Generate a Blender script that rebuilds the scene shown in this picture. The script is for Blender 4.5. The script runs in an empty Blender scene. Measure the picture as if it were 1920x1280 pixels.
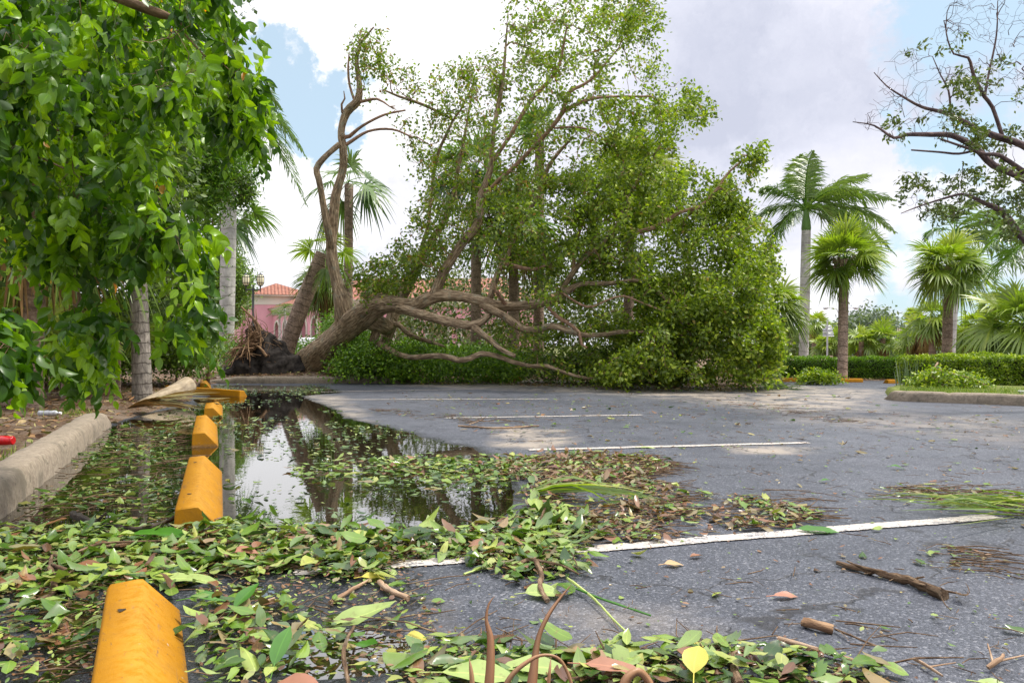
import bpy, math, random
import numpy as np
from mathutils import Vector, noise

C = bpy.context.scene
COL = C.collection
random.seed(11)
R = np.random.default_rng(11)
FP, HC, YH, CX = 1450.0, 0.95, 648.0, 960.0     # focal length in photo pixels, camera height, horizon row, centre column
rad = math.radians

# ------------------------------------------------------------------ camera
cam_d = bpy.data.cameras.new('camera')
cam_d.sensor_width = 36.0
cam_d.lens = FP / 1920 * 36.0
cam_d.clip_start = 0.05
cam_d.clip_end = 5000
cam = bpy.data.objects.new('camera', cam_d)
COL.objects.link(cam)
cam.location = (0, 0, HC)
cam.rotation_euler = (rad(90) + math.atan((YH - 640) / FP), 0, 0)
C.camera = cam

# ------------------------------------------------------------------ exposure, world, sun
C.view_settings.view_transform = 'Standard'
C.view_settings.look = 'None'
C.view_settings.exposure = 0.12
C.view_settings.gamma = 1.0
C.view_settings.use_curve_mapping = False
C.cycles.max_bounces = 8
C.cycles.transparent_max_bounces = 8
C.cycles.sample_clamp_indirect = 4.0

SUN_EL, SUN_AZ = rad(56), rad(82)      # azimuth clockwise from +Y
w = bpy.data.worlds.new('World')
C.world = w
w.use_nodes = True
NT = w.node_tree
for n in list(NT.nodes):
    NT.nodes.remove(n)


class N:
    """small helper for node trees"""
    def __init__(s, nt):
        s.nt = nt

    def new(s, t, **kw):
        n = s.nt.nodes.new(t)
        for k, v in kw.items():
            setattr(n, k, v)
        return n

    def setin(s, n, i, v):
        if v is None:
            return
        if isinstance(v, bpy.types.NodeSocket):
            s.nt.links.new(v, n.inputs[i])
        else:
            n.inputs[i].default_value = v

    def math(s, op, a, b=None, c=None, clamp=False):
        n = s.new('ShaderNodeMath', operation=op, use_clamp=clamp)
        s.setin(n, 0, a); s.setin(n, 1, b)
        if c is not None:
            s.setin(n, 2, c)
        return n.outputs[0]

    def vmath(s, op, a, b=None, out=0):
        n = s.new('ShaderNodeVectorMath', operation=op)
        s.setin(n, 0, a); s.setin(n, 1, b)
        return n.outputs[out]

    def maprange(s, v, a, b, c=0.0, d=1.0, smooth=True):
        n = s.new('ShaderNodeMapRange')
        n.interpolation_type = 'SMOOTHSTEP' if smooth else 'LINEAR'
        s.setin(n, 0, v); s.setin(n, 1, a); s.setin(n, 2, b); s.setin(n, 3, c); s.setin(n, 4, d)
        return n.outputs[0]

    def noise(s, vec, scale, detail=4.0, rough=0.55, dist=0.0, out=0):
        n = s.new('ShaderNodeTexNoise')
        s.setin(n, 'Vector', vec); s.setin(n, 'Scale', scale); s.setin(n, 'Detail', detail)
        s.setin(n, 'Roughness', rough); s.setin(n, 'Distortion', dist)
        return n.outputs[out]

    def mix(s, f, a, b, mode='MIX'):
        n = s.new('ShaderNodeMix', data_type='RGBA', blend_type=mode)
        s.setin(n, 0, f)
        for i, v in ((6, a), (7, b)):
            if isinstance(v, tuple) and len(v) == 3:
                v = (*v, 1)
            s.setin(n, i, v)
        return n.outputs[2]

    def ramp(s, f, stops, interp='LINEAR'):
        n = s.new('ShaderNodeValToRGB')
        cr = n.color_ramp
        cr.interpolation = interp
        cr.elements[0].position = stops[0][0]; cr.elements[0].color = (*stops[0][1], 1)
        cr.elements[1].position = stops[-1][0]; cr.elements[1].color = (*stops[-1][1], 1)
        for p, c in stops[1:-1]:
            e = cr.elements.new(p); e.color = (*c, 1)
        s.setin(n, 0, f)
        return n.outputs[0]

    def attr(s, name, out='Fac'):
        n = s.new('ShaderNodeAttribute', attribute_name=name)
        return n.outputs[out]

    def bump(s, h, strength=0.5, dist=0.01, normal=None):
        n = s.new('ShaderNodeBump')
        s.setin(n, 'Strength', strength); s.setin(n, 'Distance', dist); s.setin(n, 'Height', h)
        if normal is not None:
            s.setin(n, 'Normal', normal)
        return n.outputs[0]


def sky_dir(px, py):
    v = np.array([(px - CX) / FP, 1.0, (YH - py) / FP])
    return v / np.linalg.norm(v)


g = N(NT)
SKYMULT = 1.0
tc = g.new('ShaderNodeTexCoord')
d = g.vmath('NORMALIZE', tc.outputs['Generated'])
sep = g.new('ShaderNodeSeparateXYZ'); NT.links.new(d, sep.inputs[0])
sky = g.new('ShaderNodeTexSky')
sky.sky_type = 'NISHITA'
sky.sun_disc = False
sky.sun_elevation = SUN_EL
sky.sun_rotation = SUN_AZ
sky.air_density = 1.0
sky.dust_density = 1.2
sky.ozone_density = 2.0
# cloud sheet: the direction projected on a high plane so that clouds shrink toward the horizon
zc = g.math('ADD', g.math('MAXIMUM', sep.outputs[2], 0.0), 0.13)
cmb = g.new('ShaderNodeCombineXYZ')
NT.links.new(g.math('DIVIDE', sep.outputs[0], zc), cmb.inputs[0])
NT.links.new(g.math('DIVIDE', sep.outputs[1], zc), cmb.inputs[1])
dw = g.vmath('ADD', d, g.vmath('MULTIPLY', g.vmath('SUBTRACT', g.noise(d, 7.5, 9.0, .66, out=1), (.5, .5, .5)), (.24, .24, .24)))
nz = g.noise(cmb.outputs[0], 1.15, 7.0, 0.56, 0.25)
nz2 = g.noise(d, 5.0, 6.0, 0.55, 0.3)
nz3 = g.noise(d, 17.0, 8.0, 0.62, 0.6)
cov = g.math('ADD', g.math('ADD', g.math('MULTIPLY', nz, 0.40), g.math('MULTIPLY', nz2, 0.35)), g.math('MULTIPLY', nz3, 0.30))
cov = g.math('ADD', g.math('MULTIPLY', g.math('SUBTRACT', cov, 0.525), 1.9), 0.525)
for px, py, rr, amt in ((540, 170, .075, -.62), (500, 95, .045, -.3), (520, -10, .07, .5), (592, 262, .055, -.5), (620, 190, .05, -.25), (515, 130, .022, .4), (560, 330, .05, .2), (1690, 575, .11, -.34), (1630, 530, .06, -.1),
                        (1760, 300, .05, -.2), (1850, 110, .14, -.4), (1720, 300, .04, -.26), (1880, 560, .08, -.2), (1790, 20, .05, -.2),
                        (1580, 500, .05, .12), (1640, 565, .035, .22), (1770, 100, .03, .2), (1420, 200, .22, .22), (700, 60, .16, .3), (560, 400, .08, .2), (1000, 300, .25, .1)):
    dv = sky_dir(px, py)
    dist = g.vmath('DISTANCE', dw, tuple(dv), out=1)
    cov = g.math('ADD', cov, g.maprange(dist, 0.0, rr * 1.45, amt, 0.0))
cmask = g.maprange(cov, 0.16, 0.46)
shade = g.noise(cmb.outputs[0], 0.8, 5.0, 0.5, 0.2)
shade = g.math('ADD', g.math('MULTIPLY', shade, 0.6), g.math('MULTIPLY', g.noise(dw, 3.6, 8.0, 0.62, 0.5), 0.4))
shade = g.math('ADD', g.math('MULTIPLY', g.math('SUBTRACT', shade, 0.5), 1.9), 0.53)
for px, py, rr, amt in ((1420, 220, .24, -.2), (1300, 60, .18, -.1), (640, 60, .25, .3), (520, 330, .12, .25), (1420, 320, .07, .2), (540, 400, .10, .15), (1480, -10, .10, .16), (1640, 240, .08, .05)):
    dv = sky_dir(px, py)
    dist = g.vmath('DISTANCE', dw, tuple(dv), out=1)
    shade = g.math('ADD', shade, g.maprange(dist, 0.0, rr * 1.3, amt, 0.0))
ccol = g.ramp(shade, [(0.20, (0.60, 0.63, 0.76)), (0.40, (0.76, 0.78, 0.90)), (0.56, (0.92, 0.92, 1.0)), (0.78, (1.15, 1.15, 1.18))])
skyc = g.mix(1.0, sky.outputs[0], (0.085, 0.105, 0.105), 'MULTIPLY')
skyc = g.mix(0.55, skyc, (0.86, 1.06, 1.22))    # thin high veil
col = g.mix(cmask, skyc, ccol)
# an overcast sky is several times brighter overhead than near the horizon
boost = g.maprange(sep.outputs[2], 0.38, 1.0, 1.0, 2.7)
cb = g.new('ShaderNodeCombineXYZ')
for i in range(3):
    NT.links.new(boost, cb.inputs[i])
col = g.mix(1.0, col, cb.outputs[0], 'MULTIPLY')
bg = g.new('ShaderNodeBackground')
NT.links.new(col, bg.inputs[0])
bg.inputs[1].default_value = SKYMULT
wo = g.new('ShaderNodeOutputWorld')
NT.links.new(bg.outputs[0], wo.inputs[0])

sd = bpy.data.lights.new('sun', 'SUN')
sd.energy = 4.3
sd.angle = rad(7)
sd.color = (1.0, 0.95, 0.86)
so = bpy.data.objects.new('sun', sd)
COL.objects.link(so)
sv = Vector((math.sin(SUN_AZ) * math.cos(SUN_EL), math.cos(SUN_AZ) * math.cos(SUN_EL), math.sin(SUN_EL)))
so.rotation_euler = sv.to_track_quat('Z', 'Y').to_euler()


# ------------------------------------------------------------------ helpers
def at(px, py, Z):
    return np.array([(px - CX) / FP * Z, Z, HC - (py - YH) / FP * Z])


def G(px, py, z=0.0):
    Z = (HC - z) * FP / (py - YH)
    return np.array([(px - CX) / FP * Z, Z, z])


def tag(o, label=None, cat=None, group=None, kind=None):
    if label: o['label'] = label
    if cat: o['category'] = cat
    if group: o['group'] = group
    if kind: o['kind'] = kind
    return o


def empty(name, loc=(0, 0, 0), label=None, cat=None, group=None):
    o = bpy.data.objects.new(name, None)
    o.empty_display_size = 0.3
    COL.objects.link(o)
    o.location = loc
    return tag(o, label, cat, group)


def link_mesh(name, me, parent=None):
    o = bpy.data.objects.new(name, me)
    COL.objects.link(o)
    if parent is not None:
        o.parent = parent
        o.matrix_parent_inverse.identity()
    return o


def copy_tree(o, parent=None):
    c = o.copy(); COL.objects.link(c); c.parent = parent
    for ch in list(o.children):
        copy_tree(ch, c)
    return c


class MB:
    """collects vertices, faces and attributes, then links them as one mesh object"""
    def __init__(s):
        s.V = []; s.F3 = []; s.F4 = []; s.n = 0
        s.pa = {}; s.fa3 = []; s.fa4 = []

    def add(s, V, F, rnd=0.5, pa=None):
        V = np.asarray(V, float).reshape(-1, 3)
        F = np.asarray(F, int)
        if len(V) == 0 or len(F) == 0:
            return
        r = np.broadcast_to(np.asarray(rnd, float), (len(F),))
        if F.shape[1] == 3:
            s.F3.append(F + s.n); s.fa3.append(r)
        else:
            s.F4.append(F + s.n); s.fa4.append(r)
        for k in set(list(s.pa) + list(pa or {})):
            lst = s.pa.setdefault(k, [])
            have = sum(len(a) for a in lst)
            val = (pa or {}).get(k)
            dim = 3 if k == 'bk' else 1
            if have < s.n:
                lst.append(np.zeros((s.n - have, dim)))
            if val is None:
                val = np.zeros((len(V), dim))
            lst.append(np.asarray(val, float).reshape(len(V), dim))
        s.V.append(V); s.n += len(V)

    def quads(s, V, faces, rnd=0.5):
        f3 = [f for f in faces if len(f) == 3]; f4 = [f for f in faces if len(f) == 4]
        base_done = False
        V = np.asarray(V, float)
        start = s.n
        if f4:
            s.add(V, f4, rnd); base_done = True
        if f3:
            if base_done:
                s.F3.append(np.asarray(f3, int) + start); s.fa3.append(np.full(len(f3), rnd))
            else:
                s.add(V, f3, rnd)

    def build(s, name, mat, parent=None, smooth=False, origin=None):
        me = bpy.data.meshes.new(name)
        V = np.concatenate(s.V)
        if origin is not None:
            V = V - np.asarray(origin)
        F3 = np.concatenate(s.F3) if s.F3 else np.zeros((0, 3), int)
        F4 = np.concatenate(s.F4) if s.F4 else np.zeros((0, 4), int)
        me.vertices.add(len(V)); me.vertices.foreach_set('co', V.astype(np.float32).ravel())
        nl = F3.size + F4.size
        me.loops.add(nl)
        me.loops.foreach_set('vertex_index', np.concatenate([F3.ravel(), F4.ravel()]).astype(np.int32))
        npoly = len(F3) + len(F4)
        me.polygons.add(npoly)
        ls = np.concatenate([np.arange(len(F3)) * 3, F3.size + np.arange(len(F4)) * 4]).astype(np.int32)
        me.polygons.foreach_set('loop_start', ls)
        if smooth:
            me.polygons.foreach_set('use_smooth', np.ones(npoly, bool))
        me.update(calc_edges=True)
        me.validate()
        if len(me.polygons) == npoly:
            fr = np.concatenate(s.fa3 + s.fa4).astype(np.float32)
            a = me.attributes.new('rnd', 'FLOAT', 'FACE'); a.data.foreach_set('value', fr)
        for k, lst in s.pa.items():
            arr = np.concatenate(lst)
            if len(arr) < len(V):
                arr = np.concatenate([arr, np.zeros((len(V) - len(arr), arr.shape[1]))])
            if k == 'bk':
                a = me.attributes.new(k, 'FLOAT_VECTOR', 'POINT'); a.data.foreach_set('vector', arr.astype(np.float32).ravel())
            else:
                a = me.attributes.new(k, 'FLOAT', 'POINT'); a.data.foreach_set('value', arr.astype(np.float32).ravel())
        me.materials.append(mat)
        return link_mesh(name, me, parent)

    def box(s, lo, hi, rnd=0.5):
        x0, y0, z0 = lo; x1, y1, z1 = hi
        V = [(x0, y0, z0), (x1, y0, z0), (x1, y1, z0), (x0, y1, z0), (x0, y0, z1), (x1, y0, z1), (x1, y1, z1), (x0, y1, z1)]
        s.add(V, [(0, 3, 2, 1), (4, 5, 6, 7), (0, 1, 5, 4), (1, 2, 6, 5), (2, 3, 7, 6), (3, 0, 4, 7)], rnd)


def norm(a):
    a = np.asarray(a, float)
    return a / np.maximum(np.linalg.norm(a, axis=-1, keepdims=True), 1e-9)


def catmull(P, step):
    """resample (n,k) control points on a smooth curve"""
    P = np.asarray(P, float)
    if len(P) < 2:
        return P
    Q = np.vstack([2 * P[0] - P[1], P, 2 * P[-1] - P[-2]])
    out = []
    for i in range(1, len(Q) - 2):
        L = np.linalg.norm((Q[i + 1] - Q[i])[:3])
        m = max(1, int(round(L / step)))
        for t in np.arange(m) / m:
            a, b, c, e = Q[i - 1], Q[i], Q[i + 1], Q[i + 2]
            out.append(.5 * (2 * b + (c - a) * t + (2 * a - 5 * b + 4 * c - e) * t * t + (3 * b - a - 3 * c + e) * t ** 3))
    out.append(P[-1])
    return np.array(out)


def tube(mb, P, rr, sides=8, rnd=0.5, lump=0.0, cap=True):
    P = np.asarray(P, float); n = len(P)
    if n < 2:
        return
    rr = np.broadcast_to(np.asarray(rr, float), (n,))
    T = np.gradient(P, axis=0); T = norm(T)
    up = np.array([0, 0, 1.0]) if abs(T[0][2]) < .9 else np.array([1.0, 0, 0])
    u = norm(np.cross(T[0], up)); U = [u]
    for i in range(1, n):
        u = u - T[i] * np.dot(u, T[i]); u = norm(u); U.append(u)
    U = np.array(U); W = np.cross(T, U)
    th = np.arange(sides) / sides * 2 * np.pi
    s = np.concatenate([[0], np.cumsum(np.linalg.norm(np.diff(P, axis=0), axis=1))]) + R.random() * 10
    rad_ = rr[:, None] * np.ones(sides)
    if lump > 0:
        ph = R.random(6) * 6.28
        rad_ = rad_ * (1 + lump * (.5 * np.sin(2 * th[None] + s[:, None] * 1.7 + ph[0]) + .4 * np.sin(3 * th[None] - s[:, None] * 2.9 + ph[1])
                                   + .35 * np.sin(5 * th[None] + s[:, None] * 5.1 + ph[2])))
    ct, st = np.cos(th), np.sin(th)
    V = P[:, None] + rad_[..., None] * (U[:, None] * ct[None, :, None] + W[:, None] * st[None, :, None])
    bk = np.stack([rad_ * ct, rad_ * st, np.repeat(s[:, None], sides, 1)], -1)
    i = np.arange(n - 1)[:, None] * sides; j = np.arange(sides)[None]; k = (j + 1) % sides
    F = np.stack([i + j, i + k, i + sides + k, i + sides + j], -1).reshape(-1, 4)
    V = V.reshape(-1, 3); bk = bk.reshape(-1, 3)
    mb.add(V, F, rnd, {'bk': bk})
    if cap and sides >= 5:
        for e, r0 in ((0, 0), (n - 1, (n - 1) * sides)):
            c = P[e]
            ring = V[r0:r0 + sides]
            VV = np.vstack([ring, c[None]])
            FF = [(a, (a + 1) % sides, sides) for a in range(sides)]
            mb.add(VV, FF, rnd, {'bk': np.vstack([bk[r0:r0 + sides], [[0, 0, s[e]]]])})


def leaf_template(kind):
    if kind == 'lo':
        V = [(0, 0, 0), (.45, -.5, .10), (1, 0, 0), (.45, .5, .10)]
        return np.array(V, float), np.array([(0, 1, 2), (0, 2, 3)])
    if kind == 'mid':
        V = [(0, 0, 0), (.3, -.46, .05), (.3, 0, -.02), (.3, .46, .05), (.7, -.42, .04), (.7, 0, -.02), (.7, .42, .04), (1, 0, 0)]
        F = [(0, 1, 2, 2), (0, 2, 3, 3), (1, 4, 5, 2), (2, 5, 6, 3), (4, 7, 5, 5), (5, 7, 6, 6)]
        F3 = [(0, 1, 2), (0, 2, 3), (1, 4, 2), (4, 5, 2), (2, 5, 3), (5, 6, 3), (4, 7, 5), (5, 7, 6)]
        return np.array(V, float), np.array(F3)
    st = [(0, .02), (.1, .24), (.25, .43), (.42, .5), (.6, .46), (.77, .33), (.9, .15), (1.0, .015)] if kind == 'hi' else \
         [(0, .02), (.12, .13), (.3, .3), (.5, .45), (.68, .5), (.84, .4), (.95, .2), (1.0, .03)]
    V = []
    for x, wd in st:
        V += [(x, -wd, .10 * wd), (x, 0, 0), (x, wd, .10 * wd)]
    F = []
    for i in range(len(st) - 1):
        a = i * 3
        F += [(a, a + 3, a + 4, a + 1), (a + 1, a + 4, a + 5, a + 2)]
    return np.array(V, float), np.array(F)


TPL = {k: leaf_template(k) for k in ('lo', 'mid', 'hi', 'spoon')}
_tv = np.array([(.0, -.04, 0), (.0, .05, 0), (.18, -.30, .04), (.2, 0, 0), (.16, .22, .03), (.40, -.47, .10), (.42, .02, 0), (.38, .40, .05), (.63, -.30, .02), (.58, .03, 0), (.66, .46, .08), (.80, -.12, .0), (.70, .10, 0), (.88, .20, .03)])
TPL['torn'] = (_tv, np.array([(0, 2, 3, 1), (1, 3, 4, 4), (2, 5, 6, 3), (3, 6, 7, 4), (5, 8, 9, 6), (6, 9, 10, 7), (8, 11, 12, 9), (9, 12, 13, 10)])[[0, 2, 3, 4, 5, 6, 7]])


def leaves(mb, pos, dr, nr, L, W, kind='lo', bend=0.0, rnd=None, ruffle=0.0, fold=None):
    n = len(pos)
    if n == 0:
        return
    tv, tf = TPL[kind]
    dr = norm(dr); nr = nr - dr * np.sum(nr * dr, 1, keepdims=True)
    nr = norm(nr); sd_ = np.cross(nr, dr)
    L = np.broadcast_to(L, (n,)); W = np.broadcast_to(W, (n,)); bend = np.broadcast_to(bend, (n,))
    x = tv[:, 0][None]; y = tv[:, 1][None]; z = tv[:, 2][None]
    zz = z * (1 if fold is None else np.broadcast_to(fold, (n,))[:, None]) * W[:, None] * 2 - bend[:, None] * L[:, None] * x ** 2
    if ruffle:
        zz = zz + ruffle * L[:, None] * np.sin(x * 9 + y * 4 + R.random((n, 1)) * 6) * np.abs(y) * 2
    sidebend = (R.random((n, 1)) - .5) * .25
    V = pos[:, None] + dr[:, None] * (L[:, None] * x)[..., None] + sd_[:, None] * (W[:, None] * y + sidebend * L[:, None] * x ** 2)[..., None] + nr[:, None] * zz[..., None]
    F = (np.arange(n) * len(tv))[:, None, None] + tf[None]
    if rnd is None:
        rnd = R.random(n)
    fr = np.repeat(rnd, len(tf))
    ly = np.repeat((np.abs(tv[:, 1]) > .005).astype(float)[None], n, 0)
    mb.add(V.reshape(-1, 3), F.reshape(-1, tf.shape[1]), fr, {'ly': ly.reshape(-1, 1)})


def rdir(n):
    return norm(R.normal(size=(n, 3)))


def in_poly(px, py, poly):
    poly = np.asarray(poly, float)
    inside = np.zeros(px.shape, bool)
    j = len(poly) - 1
    for i in range(len(poly)):
        xi, yi = poly[i]; xj, yj = poly[j]
        c = ((yi > py) != (yj > py)) & (px < (xj - xi) * (py - yi) / (yj - yi + 1e-12) + xi)
        inside ^= c
        j = i
    return inside


def sdist(px, py, poly):
    """signed distance, positive inside"""
    poly = np.asarray(poly, float)
    dm = np.full(px.shape, 1e9)
    for i in range(len(poly)):
        a = poly[i]; b = poly[(i + 1) % len(poly)]
        ab = b - a; L2 = ab @ ab + 1e-12
        t = np.clip(((px - a[0]) * ab[0] + (py - a[1]) * ab[1]) / L2, 0, 1)
        dm = np.minimum(dm, np.hypot(px - a[0] - t * ab[0], py - a[1] - t * ab[1]))
    return np.where(in_poly(px, py, poly), dm, -dm)


def vnoise(x, y, sc, seed=0.0):
    return np.array([noise.noise(Vector((a * sc + seed, b * sc, seed * 1.7))) for a, b in zip(np.ravel(x), np.ravel(y))]).reshape(np.shape(x))


def proj(P):
    P = np.asarray(P)
    return CX + P[..., 0] / P[..., 1] * FP, YH - (P[..., 2] - HC) / P[..., 1] * FP


def sample_vol(poly, z0, z1, n, zmin=0.05, dens=None):
    """points inside a real volume: the outline at the tree's own distance, filled through its depth"""
    poly = np.asarray(poly, float)
    lo, hi = poly.min(0), poly.max(0)
    out = []
    while sum(map(len, out)) < n:
        px = R.uniform(lo[0], hi[0], n * 2); py = R.uniform(lo[1], hi[1], n * 2)
        k = in_poly(px, py, poly)
        px, py = px[k], py[k]
        Z = R.uniform(z0, z1, len(px))
        Zm = (z0 + z1) / 2
        P = np.stack([(px - CX) / FP * Z, Z, HC - (py - YH) / FP * Z], -1)
        P = P[P[:, 2] > zmin]
        out.append(P)
    return np.concatenate(out)[:n]


class Tree:
    def __init__(s, step=.15):
        s.P = np.zeros((60000, 3)); s.D = np.zeros((60000, 3)); s.par = np.full(60000, -1); s.r = np.zeros(60000)
        s.cnt = np.zeros(60000); s.n = 0; s.step = step; s.paths = []

    def _put(s, p, dr, par, r=0.0):
        i = s.n
        s.P[i] = p; s.D[i] = dr; s.par[i] = par; s.r[i] = r; s.n += 1
        return i

    def limb(s, pts, attach=True):
        """pts rows: px, py, Z, radius -> traced limb"""
        A = np.array([[*at(a, b, c), e] for a, b, c, e in pts])
        A[:, 3] *= np.where((A[:, 3] > .05) & (A[:, 3] < .21), .82, 1.0)
        s.limb_w(A, attach)

    def limb_w(s, A, attach=True):
        A = catmull(A, s.step)
        par = -1
        if s.n and attach:
            par = int(np.argmin(np.linalg.norm(s.P[:s.n] - A[0, :3], axis=1)))
        T = norm(np.gradient(A[:, :3], axis=0))
        for k in range(len(A)):
            par = s._put(A[k, :3], T[k], par, max(A[k, 3], .004))

    def grow(s, attr, wiggle=.12, curve=.4, align=.35, lift=0.0):
        d0 = np.array([np.min(np.linalg.norm(s.P[:s.n] - a, axis=1)) for a in attr])
        for a in attr[np.argsort(d0)]:
            v = a - s.P[:s.n]; dd = np.linalg.norm(v, axis=1)
            cs = np.sum(v * s.D[:s.n], 1) / np.maximum(dd, 1e-6)
            cost = dd * (1 + align - align * cs)
            k = int(np.argmin(cost)); L = dd[k]
            if L < s.step * .3:
                continue
            p0 = s.P[k]; m = max(2, int(math.ceil(L / s.step)))
            c = p0 + (s.D[k] * .7 + np.array([0, 0, lift]) + R.normal(size=3) * .15) * L * curve
            par = k; first = s.n; prev = p0
            for i in range(1, m + 1):
                t = i / m
                p = (1 - t) ** 2 * p0 + 2 * t * (1 - t) * c + t * t * a
                if i < m:
                    p = p + R.normal(size=3) * wiggle * s.step
                par = s._put(p, norm(p - prev), par); prev = p
            s.paths.append((first, s.n))

    def radii(s, rtip=.004, expo=.42):
        cnt = np.zeros(s.n)
        haschild = np.zeros(s.n, bool)
        for i in range(s.n):
            if s.par[i] >= 0: haschild[s.par[i]] = True
        for i in range(s.n - 1, -1, -1):
            if not haschild[i]: cnt[i] += 1
            if s.par[i] >= 0: cnt[s.par[i]] += cnt[i]
        s.cnt = cnt
        for i in range(s.n):
            if s.r[i] == 0:
                r_ = rtip * cnt[i] ** expo
                p = s.par[i]
                if p >= 0: r_ = min(r_, s.r[p] * .85)
                s.r[i] = max(r_, rtip * .7)

    def mesh(s, mb, big=12, lump=.06, fine=None, cut=0.0):
        kids = [[] for _ in range(s.n)]
        roots = []
        for i in range(s.n):
            if s.par[i] >= 0: kids[s.par[i]].append(i)
            else: roots.append(i)
        stack = [(r_, -1) for r_ in roots]
        while stack:
            i, par = stack.pop()
            chain = [] if par < 0 else [par]
            rr = [] if par < 0 else [min(s.r[i] * 1.25, s.r[par])]
            while True:
                chain.append(i); rr.append(s.r[i])
                ks = kids[i]
                if not ks: break
                m = max(ks, key=lambda q: s.r[q])
                for q in ks:
                    if q != m: stack.append((q, i))
                i = m
            mr = max(rr)
            sides = big if mr > .12 else 8 if mr > .04 else 5 if mr > .014 else 3
            tube(fine if fine is not None and mr < cut else mb, s.P[chain], rr, sides, R.random(), lump if mr > .03 else 0)

    def leafpos(s, per, spread, last=.7, keep=None):
        pos, dr, idx = [], [], []
        for q, (a, b) in enumerate(s.paths):
            if keep is not None and not keep[q]:
                continue
            m = per if np.isscalar(per) else per[q]
            if m <= 0: continue
            lo = a + int((b - a) * (1 - last))
            k = R.integers(lo, b, m)
            pos.append(s.P[k]); dr.append(s.D[k]); idx.append(np.full(m, q))
        pos = np.concatenate(pos); dr = np.concatenate(dr)
        return pos + R.normal(size=pos.shape) * spread, dr, np.concatenate(idx)


# ------------------------------------------------------------------ materials
MATS = {}


def new_mat(name):
    m = bpy.data.materials.new(name); m.use_nodes = True
    nt = m.node_tree
    for n in list(nt.nodes): nt.nodes.remove(n)
    q = N(nt)
    out = q.new('ShaderNodeOutputMaterial')
    MATS[name] = m
    return m, q, out


def principled(q, out, col, rough=.6, spec=.5, normal=None, metallic=0.0, alpha=None, **kw):
    b = q.new('ShaderNodeBsdfPrincipled')
    if isinstance(col, tuple): col = (*col[:3], 1)
    q.setin(b, 'Base Color', col); q.setin(b, 'Roughness', rough); q.setin(b, 'Specular IOR Level', spec)
    q.setin(b, 'Metallic', metallic)
    if normal is not None: q.setin(b, 'Normal', normal)
    if alpha is not None: q.setin(b, 'Alpha', alpha)
    for k, v in kw.items(): q.setin(b, k, v)
    if out is not None: q.nt.links.new(b.outputs[0], out.inputs[0])
    return b


def mat_leaf(name, stops, trans=.35, rough=.35, tcol=(1.3, 1.5, .45), spec=.5, vein=True, interp='LINEAR', blotch=0.0):
    m, q, out = new_mat(name)
    c = q.ramp(q.attr('rnd'), stops, interp)
    geo = q.new('ShaderNodeNewGeometry')
    n1 = q.noise(geo.outputs['Position'], 9.0, 3.0)
    c = q.mix(1.0, c, q.ramp(n1, [(.3, (.78, .82, .75)), (.7, (1.22, 1.18, 1.2))]), 'MULTIPLY')
    if blotch:
        n2 = q.noise(geo.outputs['Position'], 55.0, 3.0)
        c = q.mix(q.maprange(n2, .56, .68, 0, blotch), c, (.16, .11, .045))
    if vein:
        ly = q.attr('ly')
        vm = q.maprange(ly, 0.0, .13, .55, 0.0)
        vm = q.math('MULTIPLY', vm, 1.0)
        c = q.mix(vm, c, q.mix(1.0, c, (1.7, 1.6, 1.5), 'MULTIPLY'))
    # undersides are paler and duller
    c2 = q.mix(geo.outputs['Backfacing'], c, q.mix(.35, c, (.22, .28, .13)))
    b = principled(q, None, c2, rough, spec)
    t = q.new('ShaderNodeBsdfTranslucent')
    q.setin(t, 0, q.mix(1.0, c, tcol, 'MULTIPLY'))
    mx = q.new('ShaderNodeMixShader'); mx.inputs[0].default_value = trans
    q.nt.links.new(b.outputs[0], mx.inputs[1]); q.nt.links.new(t.outputs[0], mx.inputs[2])
    q.nt.links.new(mx.outputs[0], out.inputs[0])
    return m


def mat_bark(name, c0, c1, c2, scale=14, stretch=.22, bump=.8, lichen=0.0, rough=.85, rings=0.0):
    m, q, out = new_mat(name)
    bk = q.attr('bk', 'Vector')
    v = q.vmath('MULTIPLY', bk, (1, 1, stretch))
    n1 = q.noise(v, scale, 6, .6, .4)
    n2 = q.noise(bk, scale * .25, 4, .55)
    c = q.ramp(n1, [(.3, c0), (.5, c1), (.7, c2)])
    c = q.mix(1.0, c, q.ramp(n2, [(.3, (.72, .7, .68)), (.7, (1.25, 1.22, 1.15))]), 'MULTIPLY')
    if lichen:
        n3 = q.noise(bk, 5.0, 5, .65)
        c = q.mix(q.maprange(n3, .55, .68, 0, lichen), c, (.27, .29, .22))
    h = n1
    if rings:
        sp = q.new('ShaderNodeSeparateXYZ'); q.nt.links.new(bk, sp.inputs[0])
        zz = q.math('ADD', q.math('MULTIPLY', sp.outputs[2], rings), q.math('MULTIPLY', n2, .8))
        fr = q.math('FRACT', zz)
        rg = q.maprange(fr, 0.0, .14, 1.0, 0.0)
        c = q.mix(q.math('MULTIPLY', rg, .55), c, (.10, .09, .07))
        h = q.math('SUBTRACT', n1, q.math('MULTIPLY', rg, .6))
    principled(q, out, c, rough, .25, q.bump(h, bump, .035))
    return m


def mat_simple(name, col, rough=.6, spec=.5, metallic=0.0, var=.15, scale=6.0, bump=0.0, dirt=0.0):
    m, q, out = new_mat(name)
    tc_ = q.new('ShaderNodeTexCoord')
    n1 = q.noise(tc_.outputs['Object'], scale, 5, .6)
    c = q.mix(1.0, (*col, 1), q.ramp(n1, [(.3, (1 - var,) * 3), (.7, (1 + var,) * 3)]), 'MULTIPLY')
    if dirt:
        n2 = q.noise(tc_.outputs['Object'], scale * 3.3, 6, .7)
        c = q.mix(q.maprange(n2, .52, .72, 0, dirt), c, (.08, .06, .04))
    nrm = q.bump(n1, bump, .01) if bump else None
    principled(q, out, c, rough, spec, nrm, metallic)
    return m


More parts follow.
